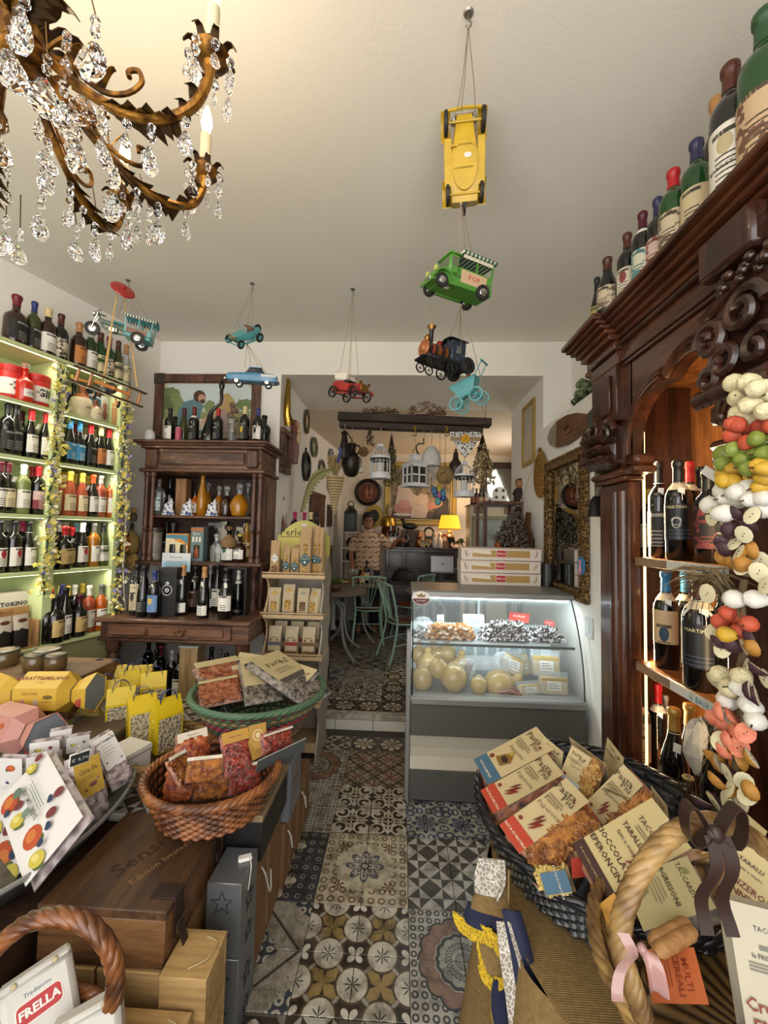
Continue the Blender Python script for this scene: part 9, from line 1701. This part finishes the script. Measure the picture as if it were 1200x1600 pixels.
 # green and pink basket with pasta packs
gcane=M('4e6a50',.5);pcane=M('9a3c4c',.5);ncane=M('a08656',.6);gw=weave('green_basket','33402f','6a7a58')
basket('striped_basket','wide basket with green and pink woven rim full of pasta packs',(-.675,2.0),.31,.31,.603,.79,gw,gcane,.62,.011,4,rows=12,rowm=[ncane,gcane,pcane,gcane,gcane,pcane,pcane,gcane])
t=Th('stacked_carton','flat dark carton under the striped basket','box',(-.82,2.05,.5355));ob('carton',Bx(-.15,.14,-.2,.2,0,.062,.004),M('3a2e24',.8),t);ob('lid_flap',Bx(-.15,.14,-.2,.2,.0622,.0645),M('46382c',.8),t);ob('packing_tape',Bx(-.151,.141,-.01,.02,.0646,.0656),M('6a5840',.4),t)
CRM='b5a57c';pinkp=noisy('pink_pasta','4a2418','a8735a',34);greyp=noisy('grey_pasta','241f1c','85786a',40)
script=lambda z=.22,s=.2:[('t','Pasta',s,-.08,z,-.12,'3a2a20',.0),('t','Pi\u00f9',s*.85,.22,z-.07,-.12,'3a2a20'),('e',.33,z+.02,.03,.03,'5a2a20'),('l',-.3,.3,z-.22,.06,3)]
pack('pasta_pack','pink pasta pack lying at left of the striped basket','pasta pack',[(318,1045),(382,1032),(380,1075),(306,1092)],(.86,.86,.8,.8),.07,CRM,[('l',-.3,.3,.1,.2,2)],pinkp,cz=(.3,.5),group='pasta packs in the striped basket',dz=.05)
pack('pasta_pack','brown pasta pack lying at front left of the striped basket','pasta pack',[(310,1072),(372,1062),(376,1092),(312,1108)],(.82,.83,.79,.78),.05,CRM,[('l',-.3,.3,.1,.2,2)],pinkp,cz=(.38,.5),group='pasta packs in the striped basket',seed=3,dz=.03)
pack('pasta_pack','cream carded pasta pack with script lettering at centre of striped basket','pasta pack',[(382,1038),(418,1030),(440,1075),(372,1080)],(.9,.9,.83,.83),.06,CRM,script(.15,.22),greyp,'pasta packs in the striped basket',cextra=(.08,.5),seed=4,dz=.06)
pack('pasta_pack','grey pasta pack with cream card and script at right of striped basket','pasta pack',[(400,1040),(443,1022),(470,1062),(428,1082)],(.93,.93,.86,.86),.07,CRM,script(.15,.22)+[('r',-.5,.5,-.5,-.36,'4f4a44')],greyp,'pasta packs in the striped basket',cextra=(.1,.8),seed=5,dz=.06)
for k,p4 in en(([(360,1040),(412,1034),(414,1046),(362,1052)],[(378,1020),(440,1030),(436,1042),(372,1034)],[(455,1040),(490,1052),(486,1075),(452,1062)])):pack('pasta_pack',('cream pasta pack lying behind the centre pack','cream pasta pack highest at the back of striped basket','pasta pack wedged at right rim of the striped basket')[k],'pasta pack',p4,(.9,.9,.86,.86),.04,CRM,script(.1,.3),greyp if k==2 else None,'pasta packs in the striped basket',seed=7+k,film=k==2,dz=.07)
# orange wicker basket with spices
ocane=mat('orange_cane',lambda:mix(smooth(noise(18,2),.35,.65),'4f2a14','935a30'),.45,coat=.2);ow=weave('orange_basket','2c140a','6f3a1a')
basket('orange_basket','round reddish brown wicker basket full of spice bags',(-.665,1.5),.228,.215,.556,.685,ow,ocane,.78,.011,4,rows=11)
ch1,ch2,ch3=noisy('red_pepper_flakes','4a140c','a03c22',60),noisy('dried_pepper','4a1c0e','98502a',24,'n'),noisy('orange_spice','5a2810','a86430',30)
SPG='spice bags in the orange basket'
def spice(p4,zs,lab,con,items,card='c4bba8',cz=(.2,.5),d=.05,**k):return pack('spice_bag',lab,'spice bag',p4,zs,d,card,items,con,SPG,cz=cz,dz=.045,**k)
spice([(280,1150),(316,1138),(330,1185),(272,1200)],(.83,.83,.74,.74),'orange dried pepper bag with white card at back left of basket',ch2,[('t','Peperone',.09,0,.38,0,'4a2c24'),('t','Crusco',.09,0,.28,0,'4a2c24')])
spice([(295,1185),(345,1180),(350,1215),(290,1222)],(.79,.79,.73,.73),'orange dried pepper bag lying at front left of the basket',ch3,[('l',-.3,.3,.4,.1,2)],cz=(.35,.5))
spice([(340,1152),(378,1142),(400,1195),(355,1210)],(.83,.83,.73,.73),'red chili flake bag with yellow card at centre of basket',ch1,[('r',-.5,.5,.22,.5,'b0863c'),('t','Peperoncino',.075,0,.35,0,'4a2c24')],'b0863c')
spice([(386,1135),(412,1128),(418,1165),(390,1172)],(.85,.85,.77,.77),'tan packet with round emblem at back of the basket',None,[('e',0,.05,.3,.3,'c9b88c'),('e',0,.05,.24,.24,'a8823c'),('e',0,.05,.14,.14,'c9b88c')],'a8823c',(-.5,.5),.02,film=0)
spice([(384,1160),(404,1150),(412,1180),(392,1190)],(.8,.8,.74,.74),'small ochre packet right of the chili flakes',None,[('l',-.35,.35,.1,.15,3)],'a8823c',(-.5,.5),.02,film=0)
spice([(405,1150),(452,1132),(456,1165),(412,1178)],(.82,.82,.75,.75),'dark red pepper bag at right of the basket',ch1,[('l',-.3,.3,.4,.1,1)],cz=(.4,.5),seed=5)
spice([(262,1190),(290,1175),(300,1215),(275,1232)],(.78,.78,.72,.72),'amber pepper bag against the left rim of the basket',ch3,[('l',-.3,.3,.4,.1,2)],cz=(.38,.5),seed=6)
for k,(p4,con,nm)in en(((((255,1205),(300,1200),(318,1240),(268,1248)),ch2,'left'),(((300,1208),(352,1202),(362,1240),(312,1246)),ch3,'middle'),(((352,1205),(402,1190),(410,1228),(362,1240)),ch1,'right'))):
 spice(p4,(.72,.72,.655,.655),f'spice bag lying low against the front rim of orange basket, {nm} of three',con,[('l',-.3,.3,.42,.08,1)],cz=(.36,.5),d=.06,seed=20+k)
Mx,w,h_=qframe([(400,1190),(476,1158),(478,1166),(402,1208)],(.73,.73,.69,.69));t=Th('grey_folder','thin grey card folder sticking out over the basket rim','folder');t.matrix_world=Mx;ob('cover',Bx(-w/2,w/2,-.002,.002,-h_/2,h_/2),M('4c4f4e',.6),t);ob('sheet',Bx(-w*.48,w*.495,.0025,.004,-h_*.45,h_*.55),M('b5b2aa',.7),t)
# boxes beneath the orange basket and along the aisle
t=Th('black_gift_box','flat black gift box with beige edge under the orange basket','box',(-.64,1.63,.395));ob('box',Bx(-.17,.17,-.16,.16,0,.135,.003),M('1b1a19',.5),t);ob('beige_lid',Bx(-.172,.172,-.162,.162,.1355,.1595,.002),M('8a7456',.6),t);text('selezione',.02,M('7a6a4c',.5),t,(.1705,.05,.06),(0,0,pi/2))
krf=mat('carton_kraft','7a5736',.75,var=.12,vs=9,bump=(50,2),bs=.08);strm=M('c9c2b4',.7)
def carton(x0,x1,y0,y1,z0,z1,lab,m=krf,handle=1,name='brown_carton'):
 t=Th(name,lab,'box',((x0+x1)/2,(y0+y1)/2,z0));a,b,hh=(x1-x0)/2,(y1-y0)/2,z1-z0;ob('carton',Bx(-a,a,-b,b,0,hh,.004),m,t);ob('top_flap',Bx(-a*.99,a*.99,-b*.98,-.004,hh+.0004,hh+.003),m,t);ob('top_flap',Bx(-a*.99,a*.99,.004,b*.98,hh+.0004,hh+.003),m,t)
 if handle:ob('string_handle',Tu(spl([(a+.002,-b*.5,hh*.8),(a+.012,-b*.4,hh*.7),(a+.014,-b*.1,hh*.45),(a+.01,b*.1,hh*.4),(a+.002,b*.2,hh*.55)]),.0035,6),strm,t);
 ob('seam_tape',Bx(a,a+.0008,-.012,.012,hh*.1,hh*.9),M('8a6a44',.5),t)
 return t
carton(-.68,-.495,1.47,1.80,.0,.392,'tall brown carton with white string handle, nearest in the aisle row');carton(-.68,-.485,1.83,2.02,.0,.27,'brown carton with string handle, second in the aisle row');carton(-.67,-.48,2.05,2.3,.0,.3,'brown carton with string handle, third in the aisle row');carton(-.6,-.47,1.84,2.04,.273,.52,'grey printed carton with faint lettering on the second brown carton',M('6f7276',.6),False,'grey_carton')
gc=[o for o in COL.objects if o.name.startswith('grey_carton')][0];text('FRAGILE',.03,M('4a4e52',.6),gc,(.067,0,.14),(0,0,pi/2));text('VINO',.03,M('4a4e52',.6),gc,(.067,0,.09),(0,0,pi/2))
# wooden wine case with straps
cas=wood('case_wood','3c2819','624428','y',.8,.5);casd=wood('case_side_wood','432a18','7d5836','x',.8,.5);lea=mat('dark_leather','2c1c16',.5,var=.2)
t=Th('strapped_wine_case','flat brown wooden wine case with leather straps and script lettering','box',(-.778,1.28,.4))
ob('case',Bx(-.175,.175,-.178,.178,0,.125,.003),casd,t);ob('lid',Bx(-.178,.178,-.18,.18,.1255,.15,.003),cas,t)
for y in(-.12,.12):
 ob('strap',Bx(.11,.1805,y-.024,y+.024,.1502,.1535,.001).box(.1785,.1825,y-.024,y+.024,.05,.1535,.001),lea,t);ob('strap_tongue',MB().at((.184,y,.07),ry=-.35).box(0,.003,-.014,.014,-.07,.05,.001),lea,t);ob('buckle',Tu([(.186,y-.02,.06),(.186,y+.02,.06),(.188,y+.02,.085),(.188,y-.02,.085)],.0022,5,True),M('6a5a44',.35,.8),t)
me=textmesh('Edicion limitada',.03);o=put('lettering',me,M('8f6c48',.6),t,(.07,-.02,.1508),(-pi/2,0,radians(62)));o=put('lettering',textmesh('Sensi',.075,None,.0008),M('33200f',.7),t,(-.01,-.01,.1508),(-pi/2,0,radians(62)))
# star box, pine crates
silv_=mat('silver_card','77797b',.35,.5);
t=Th('star_printed_box','tall silver box printed with black star outlines beside the wine case','box',(-.53,1.375,0));ob('box',Bx(-.055,.055,-.073,.073,0,.235,.002),silv_,t);ob('upper_box',Bx(-.055,.055,-.073,.073,.2375,.46,.002),silv_,t)
def star(par,x,y,z,r,ax):
 o=[(r*(1 if i%2==0 else .42)*cos(pi/2+i*pi/5),r*(1 if i%2==0 else .42)*sin(pi/2+i*pi/5))for i in rg(10)];ob('star_outline',Tu([(x+a,y-.0005,z+b)if ax=='y'else(x+.0005,y+a,z+b)for a,b in o],.0018,4,True),M('16161a',.5),par)
for z,r in((.4,.035),(.3,.03),(.17,.036),(.07,.03)):star(t,-.005,-.073,z,r,'y');star(t,.055,.0,z-.04,r,'x')
ob('paper_tag',MB().at((.03,.02,.4605),rz=.4).box(-.022,.022,-.012,.012,0,.012,.003),PLAINP,t);ob('tag_string',Tu(spl([(.04,.02,.47),(.058,.0,.465),(.059,-.01,.43),(.058,-.02,.4)]),.0015,5),PLAINP,t)
pine=wood('pine_crate','8a6c44','b4935f','x',.9,.55);
def crate(x0,x1,y0,y1,z1,lab,hole=1):
 t=Th('pine_wine_crate',lab,'crate',((x0+x1)/2,(y0+y1)/2,0));a,b=(x1-x0)/2,(y1-y0)/2;n=max(2,int(z1/.14))
 for k in rg(n):z=z1*k/n;ob('front_board',Bx(-a,a,-b,-b+.012,z+.001,z+z1/n-.001,.002),pine,t);ob('rear_board',Bx(-a,a,b-.012,b,z+.001,z+z1/n-.001,.002),pine,t);ob('side_board',Bx(a-.012,a,-b+.0125,b-.0125,z+.001,z+z1/n-.001,.002),pine,t);ob('side_board',Bx(-a,-a+.012,-b+.0125,b-.0125,z+.001,z+z1/n-.001,.002),pine,t)
 ob('lid_board',Bx(-a-.001,a+.001,-b-.002,b+.002,z1,z1+.012,.002),pine,t);ob('string_handle',Tu(spl([(a-.06,-b+.02,z1+.013),(a-.02,-.02,z1+.018),(a-.012,b*.4,z1+.016),(a-.05,b*.7,z1+.013)]),.002,5),M('a8946c',.7),t)
 return t
crate(-.595,-.472,1.07,1.195,.41,'pale pine crate standing on end beside the strapped wine case');crate(-.78,-.612,1.1,1.4,.385,'pine crate under the strapped wine case');crate(-.95,-.79,1.1,1.4,.385,'dark shadowed pine crate under the left of the wine case');crate(-.69,-.5,.93,1.06,.34,'low pine crate nearest the camera before the wine case')
# near left basket with white bags
hcane=mat('brown_handle_cane',lambda:mix(smooth(noise(14,2),.35,.65),'44240f','85512a'),.4,coat=.3)
def handle(par,pts,r,m,n=5,turns=3.5):
 P=spl(pts,8);L=len(P)
 for s in rg(n):
  q=[]
  for i,p in en(P):
   tt=(P[min(i+1,L-1)]-P[max(i-1,0)]).normalized();a_=V3((0,1,0));a_=(a_-tt*a_.dot(tt)).normalized();b_=tt.cross(a_);w=2*pi*(turns*i/L+s/n);q.append(p+(a_*cos(w)+b_*sin(w))*r*.55)
  ob('handle_strand',Tu(q,r*.55,6),m,par,60)
bb=basket('handled_basket','brown wicker basket with arched handle holding white bags, bottom left',(-.78,.84),.2,.17,.3,.44,ow,hcane,.8,.011,4,rows=10)
H_=[at(*p,'Y',.86)-V3((-.78,.84,.3))for p in((-60,1580),(-20,1500),(30,1450),(80,1432),(130,1440),(168,1478),(180,1520),(176,1570))]
handle(bb,H_,.017,hcane)
t=Th('carton_stand','plain carton under the near left handled basket','box',(-.78,.84,0));ob('carton',Bx(-.16,.085,-.13,.05,0,.295,.003),M('3a2c20',.8),t);ob('tape',Bx(-.02,.02,-.131,.051,.2953,.2965),M('6a5840',.5),t)
def frella(p4,zs,lab,logo=1):
 Mx,w,h_=qframe(p4,zs);t=Th('white_paper_bag',lab,'paper bag',group='white paper bags in the near left basket');t.matrix_world=Mx;ob('bag',Bx(-w/2,w/2,-.035,.035,-h_,h_*.42,.012),mat('white_bag_paper','c4c0b8',.65,var=.05,bump=(12,2),bs=.2),t);ob('folded_top',Bx(-w/2,w/2,-.038,.012,h_*.36,h_*.5,.006),mat('white_bag_paper',''),t)
 for x in(-.28,.28):ob('stud',MB().at((x*w,-.0385,h_*.43),rx=pi/2).la([(.006,0),(.005,.002),(0,.0025)],12),M('9a8a6a',.4,.6),t)
 if logo:b_=flat('red_badge',rrect(-w*.3,w*.3,-h_*.16,h_*.16,h_*.08),redl,t,(0,-.0365,-h_*.1));flat('badge_edge',rrect(-w*.32,w*.32,-h_*.18,h_*.18,h_*.09),M('d8d2c8',.6),t,(0,-.0358,-h_*.1));text('FRELLA',h_*.2,M('d8d2c8',.5),b_,(0,-.0008,0),bold=.0008);text('Tradizione',h_*.1,M('5a6a80',.6),t,(0,-.0362,h_*.17))
frella([(-8,1548),(106,1474),(128,1552),(14,1640)],(.52,.54,.45,.42),'white paper bag with red oval badge in the near left basket');frella([(72,1602),(180,1544),(205,1620),(98,1690)],(.48,.5,.41,.39),'white paper bag foremost at bottom left, badge out of sight')
# right foreground
burl=mat('burlap',lambda:mix(noise(90,2),'5f4a2a','8f7446'),.9,bump=lambda:esin(xyz()[2]*1400)*esin(xyz()[1]*1400),bs=.25);navy=M('1a1f38',.8);ylw=mat('yellow_crochet',lambda:mix(smooth(voro(140),.1,.6),'8f7414','d0ac28'),.85,bump=lambda:voro(140),bs=.5);lacew=mat('white_lace',lambda:mix(smooth(voro(95,feat='DISTANCE_TO_EDGE'),.03,.12),'c9c2b8','8d8478'),.85,bump=lambda:voro(95),bs=.4)
t=Th('draped_stand','stand draped in burlap with navy, lace and yellow scalloped trim','stand',(.6,1.13,0));
def drape(a,z,off=0):
 f=1-z/.63;w=(.014+.05*f)*sin(a*11+.6)+.02*f*sin(a*5+1)
 return((.325+.05*f+w+off)*cos(a),(.5+.06*f+w+off)*sin(a),z)
ob('burlap_drape',MB().grid(lambda u,v:drape(2*pi*u,.02+.61*v),132,12,True),burl,t,70);ob('burlap_top',La([(0,.632),(.95,.632),(1,.63)],48,sx=.325,sy=.5,cap=0),burl,t)
ob('frame',Bx(-.2,.2,-.35,.35,0,.625),wald,t)
def strip(name,f0,f1,m,off,n=60,a0=1.9,a1=4.9):
 ob(name,MB().sheet(lambda u,v:drape(a0+(a1-a0)*u,f0(u)+(f1(u)-f0(u))*v,off),n,3,.003),m,t,70)
 # loose cloth corner over the drape: burlap flap with lace, navy band and yellow scallops
def onx(px,py,X):
 d=ray(px,py);n=V3((.72,.694,0));q=V3((.235,1.06,0))+n*(X-.2)*.5;k=(q-EYEV).dot(n)/d.dot(n);return EYEV+d*k-V3((.6,1.13,0))
def flap(name,pts,m,X,th=.004,nsub=6):
 L,R_=pts;A=[onx(*p,X-.008*i)for i,p in en(L)];B=[onx(*p,X-.008*i+.01)for i,p in en(R_)]
 A,B=spl(A,4),spl(B,4);n=len(A)-1
 def f(u,v):
  i=min(n,round(v*n));p=A[i]+(B[i]-A[i])*u;return(p.x-.014*sin(pi*u*2.2),p.y,p.z)
 ob(name,MB().sheet(f,nsub,n,th),m,t,60)
flap('burlap_flap',([(757,1352),(745,1390),(735,1415)],[(800,1360),(800,1410),(800,1445)]),burl,.2)
flap('lace_corner',([(750,1340),(742,1368),(745,1392)],[(792,1345),(794,1380),(782,1408)]),lacew,.185)
flap('navy_band',([(733,1408),(726,1425),(727,1436)],[(800,1440),(797,1465),(792,1480)]),navy,.19)
def scallops(P,r,X,n):
 P=spl([onx(*p,X)for p in P],6);L=len(P)
 for k in rg(n):
  i=int((k+.5)/n*(L-1));p=P[i];d=(P[min(i+1,L-1)]-P[max(i-1,0)]).normalized()
  pts=[p+d*(r*1.05*cos(a))+V3((-.004,0,-r*1.2*abs(sin(a))))for a in[pi*j/10 for j in rg(11)]]
  vs=[tuple(p+V3((-.002,0,0)))]+[tuple(q)for q in pts];vs2=[(x+.003,y,z)for x,y,z in vs];N=len(vs);ob('yellow_scallop',MB().add(vs+vs2,[(0,j,j+1)for j in rg(1,N-1)]+[(N,N+j+1,N+j)for j in rg(1,N-1)]+[(j,N+j,N+j+1,j+1)for j in rg(0,N-1)]+[(N-1,2*N-1,N,0)]),ylw,t,0)
scallops([(724,1434),(742,1446),(765,1452),(790,1478)],.033,.18,5)
flap('lower_burlap_flap',([(750,1455),(752,1480),(768,1520)],[(795,1480),(795,1505),(788,1530)]),burl,.2)
scallops([(748,1462),(754,1495),(764,1522),(786,1528)],.026,.185,5)
flap('navy_stripe',([(790,1420),(800,1470),(812,1540),(828,1640)],[(810,1425),(828,1480),(842,1560),(850,1650)]),navy,.15);flap('lace_stripe',([(783,1440),(786,1490),(795,1560),(806,1650)],[(798,1440),(812,1490),(828,1550),(838,1650)]),lacew,.13)
flap('navy_edge',([(778,1530),(772,1570),(784,1640)],[(792,1535),(800,1580),(815,1650)]),navy,.19);scallops([(774,1535),(770,1560),(776,1590),(786,1630)],.028,.18,4)
# black basket
bcane=mat('black_cane','16171c',.3,coat=.4,var=.3,vs=30);bwv=weave('black_basket','08080a','20222a')
basket('black_basket','large oval black wicker basket full of pasta packs on the burlap stand',(.6,1.275),.345,.385,.635,.755,bwv,bcane,.86,.0105,4,rows=9)
CR2='b8a67c';PG='pasta packs in the black basket'
Z5=lambda*l:[(700+a/2.4,1120+b/2.4)for a,b in l]
chili=lambda x,z:[('p',[(x-.1,z-.1),(x+.0,z+.06),(x+.12,z+.12),(x+.04,z-.02)],'6a1c14'),('p',[(x-.02,z-.12),(x+.08,z+.02),(x+.2,z+.06),(x+.1,z-.06)],'7a241a'),('p',[(x-.12,z-.02),(x-.06,z+.1),(x+.02,z+.14),(x-.03,z+.04)],'5a1810')]
def ppk(q,zs,lab,band,content,pic=1,txt='PASTA DI MATERA',d=.08,ce=(.03,.03),seed=0,base=CR2,sh=0,film=1):
 it=([('r',-.5,.5,-.5,-.3,band),('t',txt,.04,.0,-.42,0,'d0c4a8',.0006),('e',-.3,-.24,.12,.12,'c9a884'),('e',-.3,-.25,.08,.08,'6a3a28')]if band else[])
 if pic and band:it+=chili(.1,-.15)if band!='3f5f74'else[('p',[(-.2,-.22),(-.1,-.08),(.1,-.02),(.25,-.1),(.15,-.24)],'7a5a24'),('p',[(-.08,-.06),(.0,.04),(.08,-.04)],'a88a2c'),('e',.05,-.14,.13,.09,'33241c')]
 it+=[('t','Pasta',.13,-.1,.36,-.15,'33241c'),('t','Pi\u00f9',.12,.18,.29,-.15,'33241c'),('e',.3,.34,.04,.04,'6a2c20'),('t','Penne',.075,-.1,.14,-.12,'5a4630'),('t','Peperone',.075,.05,.05,-.12,'5a4630'),('l',-.38,.38,.2,.035,2)]
 return pack('pasta_pack',lab,'pasta pack',q,zs,d,base,it,content,PG,cextra=ce,seed=seed,shift=sh,film=film,dz=.08)
 # corners given TL TR BR BL of the card, logo end up
ppk(Z5((340,68),(425,165),(160,290),(118,205)),(.95,.93,.83,.84),'pasta pack with blue band and corn picture at back left of black basket','3f5f74',penne,seed=1)
ppk(Z5((395,192),(455,262),(180,398),(132,298)),(.92,.9,.81,.82),'pasta pack with red band and chilies, middle of the three red left packs','a83c28',penne,seed=2)
ppk(Z5((480,310),(560,395),(256,520),(178,405)),(.92,.9,.83,.85),'red banded pasta pack foremost in the black basket, orange penne showing','a83c28',penne,d=.09,ce=(.75,.0),seed=3,sh=.42)
ppk(Z5((745,285),(790,372),(540,352),(450,275)),(.95,.92,.86,.88),'red banded pasta pack at right with chilies and brown pasta','a83c28',penne,d=.08,ce=(.5,.0),seed=4,sh=.3)
ppk(Z5((510,148),(598,200),(470,258),(412,208)),(.96,.95,.88,.89),'pasta pack with pale blank band and twisted pasta at centre back','a9b0b4',noisy('twisted_pasta','4a2c14','b58a50',30),False,'',ce=(.45,.0),seed=5,sh=.25)
for k,q in en((((400,82),(478,150),(420,205),(350,150)),((510,95),(650,190),(610,250),(470,135)),((640,105),(710,185),(655,250),(598,165)),((715,205),(800,300),(745,340),(655,245)),((600,225),(690,270),(650,300),(560,260)),((825,290),(890,370),(850,420),(790,340)))):
 ppk(Z5(*q),(.98,.97,.88,.9),('cream pasta pack at the very back left of black basket','cream pasta pack at the back middle of black basket','cream pasta pack at back right near cabinet','cream pasta pack leaning at the right side of black basket','small cream pack top behind the right red one','cream pasta pack beside the dried leaves at far right')[k],None,None,seed=10+k,d=.05,film=0)
pack('pasta_pack','pasta pack with blue end lying low against the front rim of black basket','pasta pack',Z5((455,560),(462,640),(390,665),(345,585)),(.8,.77,.74,.77),.05,'3f5f74',[('t','PASTA DI MATERA',.12,0,.1,0,'c9bda4')],noisy('plain_pasta','6a5224','b59a54',40),PG,cextra=(.3,.2))
pack('pasta_pack','red end of a pasta pack peeping beside the near basket','pasta pack',Z5((440,510),(500,500),(505,575),(445,580)),(.83,.83,.79,.79),.04,'a03426',[],None,PG,film=0)
# tan basket with handle
tcane=mat('tan_cane',lambda:mix(smooth(noise(16,2),.35,.65),'5a4024','9c7c4a'),.45,coat=.2);tw=weave('tan_basket','3a2812','7d5f34')
tbk=basket('tan_basket','tan wicker basket with twisted arched handle at bottom right',(.665,.735),.3,.285,.7,.825,tw,tcane,.74,.0095,4,rows=13)
HB_=V3((.665,.735,.7));HP=[at(*p,'Y',y)-HB_ for p,y in(((1005,1590),.6),((988,1540),.6),((968,1470),.61),((987,1390),.62),((1037,1315),.635),((1097,1285),.65),((1160,1300),.665),((1225,1350),.68))]
handle(tbk,HP,.0135,tcane,6,4.5)
dkr=mat('brown_satin','2e1d17',.45);p=at(1103,1290,'Y',.63);t=Th('ribbon_bow','dark brown satin bow tied on the tan basket handle','ribbon',p);t.scale=(.72,.72,.85)
for s in(-1,1):
 ob('loop',MB().sheet(lambda u,v:(s*(.006+.05*sin(pi*v)),-.02+(u-.5)*.03,.045*sin(2*pi*v)*.7+.02*sin(pi*v)),3,12,.0015),dkr,t,60);ob('tail',MB().sheet(lambda u,v:(s*.012+(u-.5)*.026+.012*s*v+.006*sin(v*8),-.028-.012*sin(v*6),-.0-.16*v),3,12,.0015),dkr,t,60)
ob('knot',MB().ball((0,-.024,0),(.018,.012,.016),10,7),dkr,t)
pkr=mat('pink_film_ribbon','b08a86',.12,alpha=.55,spec=.9);p=at(1000,1490,'Y',.575);t=Th('pink_cellophane_bow','pink shiny cellophane ribbon tied at the foot of tan handle','ribbon',p);t.scale=(.5,.5,.5)
ob('loop',MB().sheet(lambda u,v:((u-.5)*.04+.03*v,-.02-.03*sin(pi*v)+.01*sin(u*5),.03-.1*v+.015*sin(v*7)),4,12,.001),pkr,t,60);ob('loop',MB().sheet(lambda u,v:(-.05+(u-.5)*.03+.02*sin(v*5),-.012-.01*sin(v*8),.06-.16*v),3,14,.001),pkr,t,60);ob('knot',MB().ball((-.005,-.018,.03),.012,8,6),pkr,t)
TG='savoury snack packs in the tan basket';BRN='3a221c'
def tpk(q,zs,lab,card,items,content=None,d=.06,ce=(.05,.05),film=1,seed=0,**k):return pack('snack_pack',lab,'snack pack',q,zs,d,card,items,content,TG,cextra=ce,film=film,seed=seed,dz=.09,**k)
tar=noisy('taralli','3a2010','9a6c3c',22)
tpk(Z5((800,338),(932,545),(605,690),(468,500)),(1.03,1.0,.88,.92),'cream chocolate and chili taralli pack with brown band in the tan basket','b5a475',[('r',-.5,.5,-.5,-.36,BRN),('t','CIOCCOLATO&',.085,.02,-.15,0,BRN,.0012),('t','PEPERONCINO',.085,.0,-.26,0,BRN,.0012),('t','al cioccolato e peperoncino',.035,0,-.43,0,'b5a475'),('t','TARALLI',.075,-.1,.1,0,BRN,.0008),('t','fatti a mano',.06,-.02,.0,0,BRN),('t','TACCARDI',.075,.05,.27,0,BRN,.0004),('l',-.2,.3,.2,.03,2)]+chili(.3,-.02),tar,seed=1)
tpk(Z5((915,560),(1045,760),(760,850),(690,650)),(1.0,.98,.9,.93),'grey green breadstick pack with bread showing in the tan basket','9c9068',[('t','TACCARDI',.09,-.1,.32,0,'3a3426',.0004),('e',-.25,.38,.08,.05,'6a7040',.6),('t','AGRISSONI',.1,-.08,.08,0,'33301f',.001),('l',-.3,.2,-.02,.05,4),('p',[(-.45,-.5),(-.3,-.25),(-.15,-.5)],'4a5a2c'),('p',[(-.25,-.5),(-.1,-.2),(.05,-.5)],'5a6a34')],None,ce=(.04,.04),seed=2)
for k,q in en(((905,770,760,850),(925,800,775,885))):
 a,b=at(700+q[0]/2.4,1120+q[1]/2.4,'Z',.885),at(700+q[2]/2.4,1120+q[3]/2.4,'Z',.865);o=ob('breadstick',Tu([tuple((b-a)*i/8)for i in rg(9)],[.007]+[.0125]*7+[.007],9),mat('bread_crust',lambda:mix(noise(50,3),'6a4420','b08450'),.6,bump=(70,2),bs=.4),None,60,tuple(a));tag(o,('upper','lower')[k]+' breadstick showing under the grey green pack','bread')
tpk(Z5((650,680),(700,760),(620,870),(525,715)),(.93,.9,.86,.88),'ochre yellow pack wedged at left inside the tan basket','a87a2c',[('t','GRANO',.12,0,.25,0,'7a5418'),('l',-.3,.3,.1,.06,3,'7a5418')],None,film=0,seed=3)
tpk(Z5((960,870),(1005,1090),(830,1150),(775,950)),(.95,.92,.86,.89),'orange multigrain pack lying at the front of tan basket','a8562c',[('t','MULTI',.16,0,.26,0,'7a2c14',.001),('t','CEREALI',.16,0,.1,0,'7a2c14',.001),('l',-.35,.35,-.05,.06,4,'7a2c14')],None,film=0,seed=4)
tpk(Z5((1075,440),(1260,560),(1130,760),(1010,650)),(1.06,1.04,.94,.97),'cream ginger and cinnamon taralli pack at right of the tan basket','b5a475',[('r',-.5,.5,-.5,-.36,BRN),('t','ZENZERO&',.13,0,-.12,0,'6a2c20',.0012),('t','CANNELLA',.13,0,-.26,0,'6a2c20',.0012),('t','TARALLI',.09,-.1,.22,0,BRN,.0008),('t','fatti a mano',.07,-.05,.1,0,BRN)],tar,seed=5)
tpk(Z5((1150,345),(1240,420),(1180,500),(1090,420)),(1.08,1.07,1.0,1.02),'plain cream card pack standing at the back right of tan basket','b5a475',[('l',-.3,.3,.2,.08,3)],None,film=0,seed=6)
tpk(Z5((1110,690),(1330,760),(1240,1180),(965,1110)),(1.04,1.04,.9,.9),'off white paper bag lettered in red brown, nearest at bottom right','b0a894',[('t','TACCARDI',.055,.12,.33,0,'4a4a44',.0004),('r',-.1,.35,.18,.215,'6a6a60'),('t','la FRISELLA',.05,.0,.13,0,'4a4a44',.0006),('l',-.3,.35,.07,.025,3,'7a786c'),('t','Crunchy',.13,-.02,-.22,0,'7a2a1c',.0014),('t','FRISE',.13,-.1,-.36,0,'7a2a1c',.002)],mat('paper_bag_white','a8a090',.7),d=.08,ce=(-.03,-.03),film=0,seed=7)
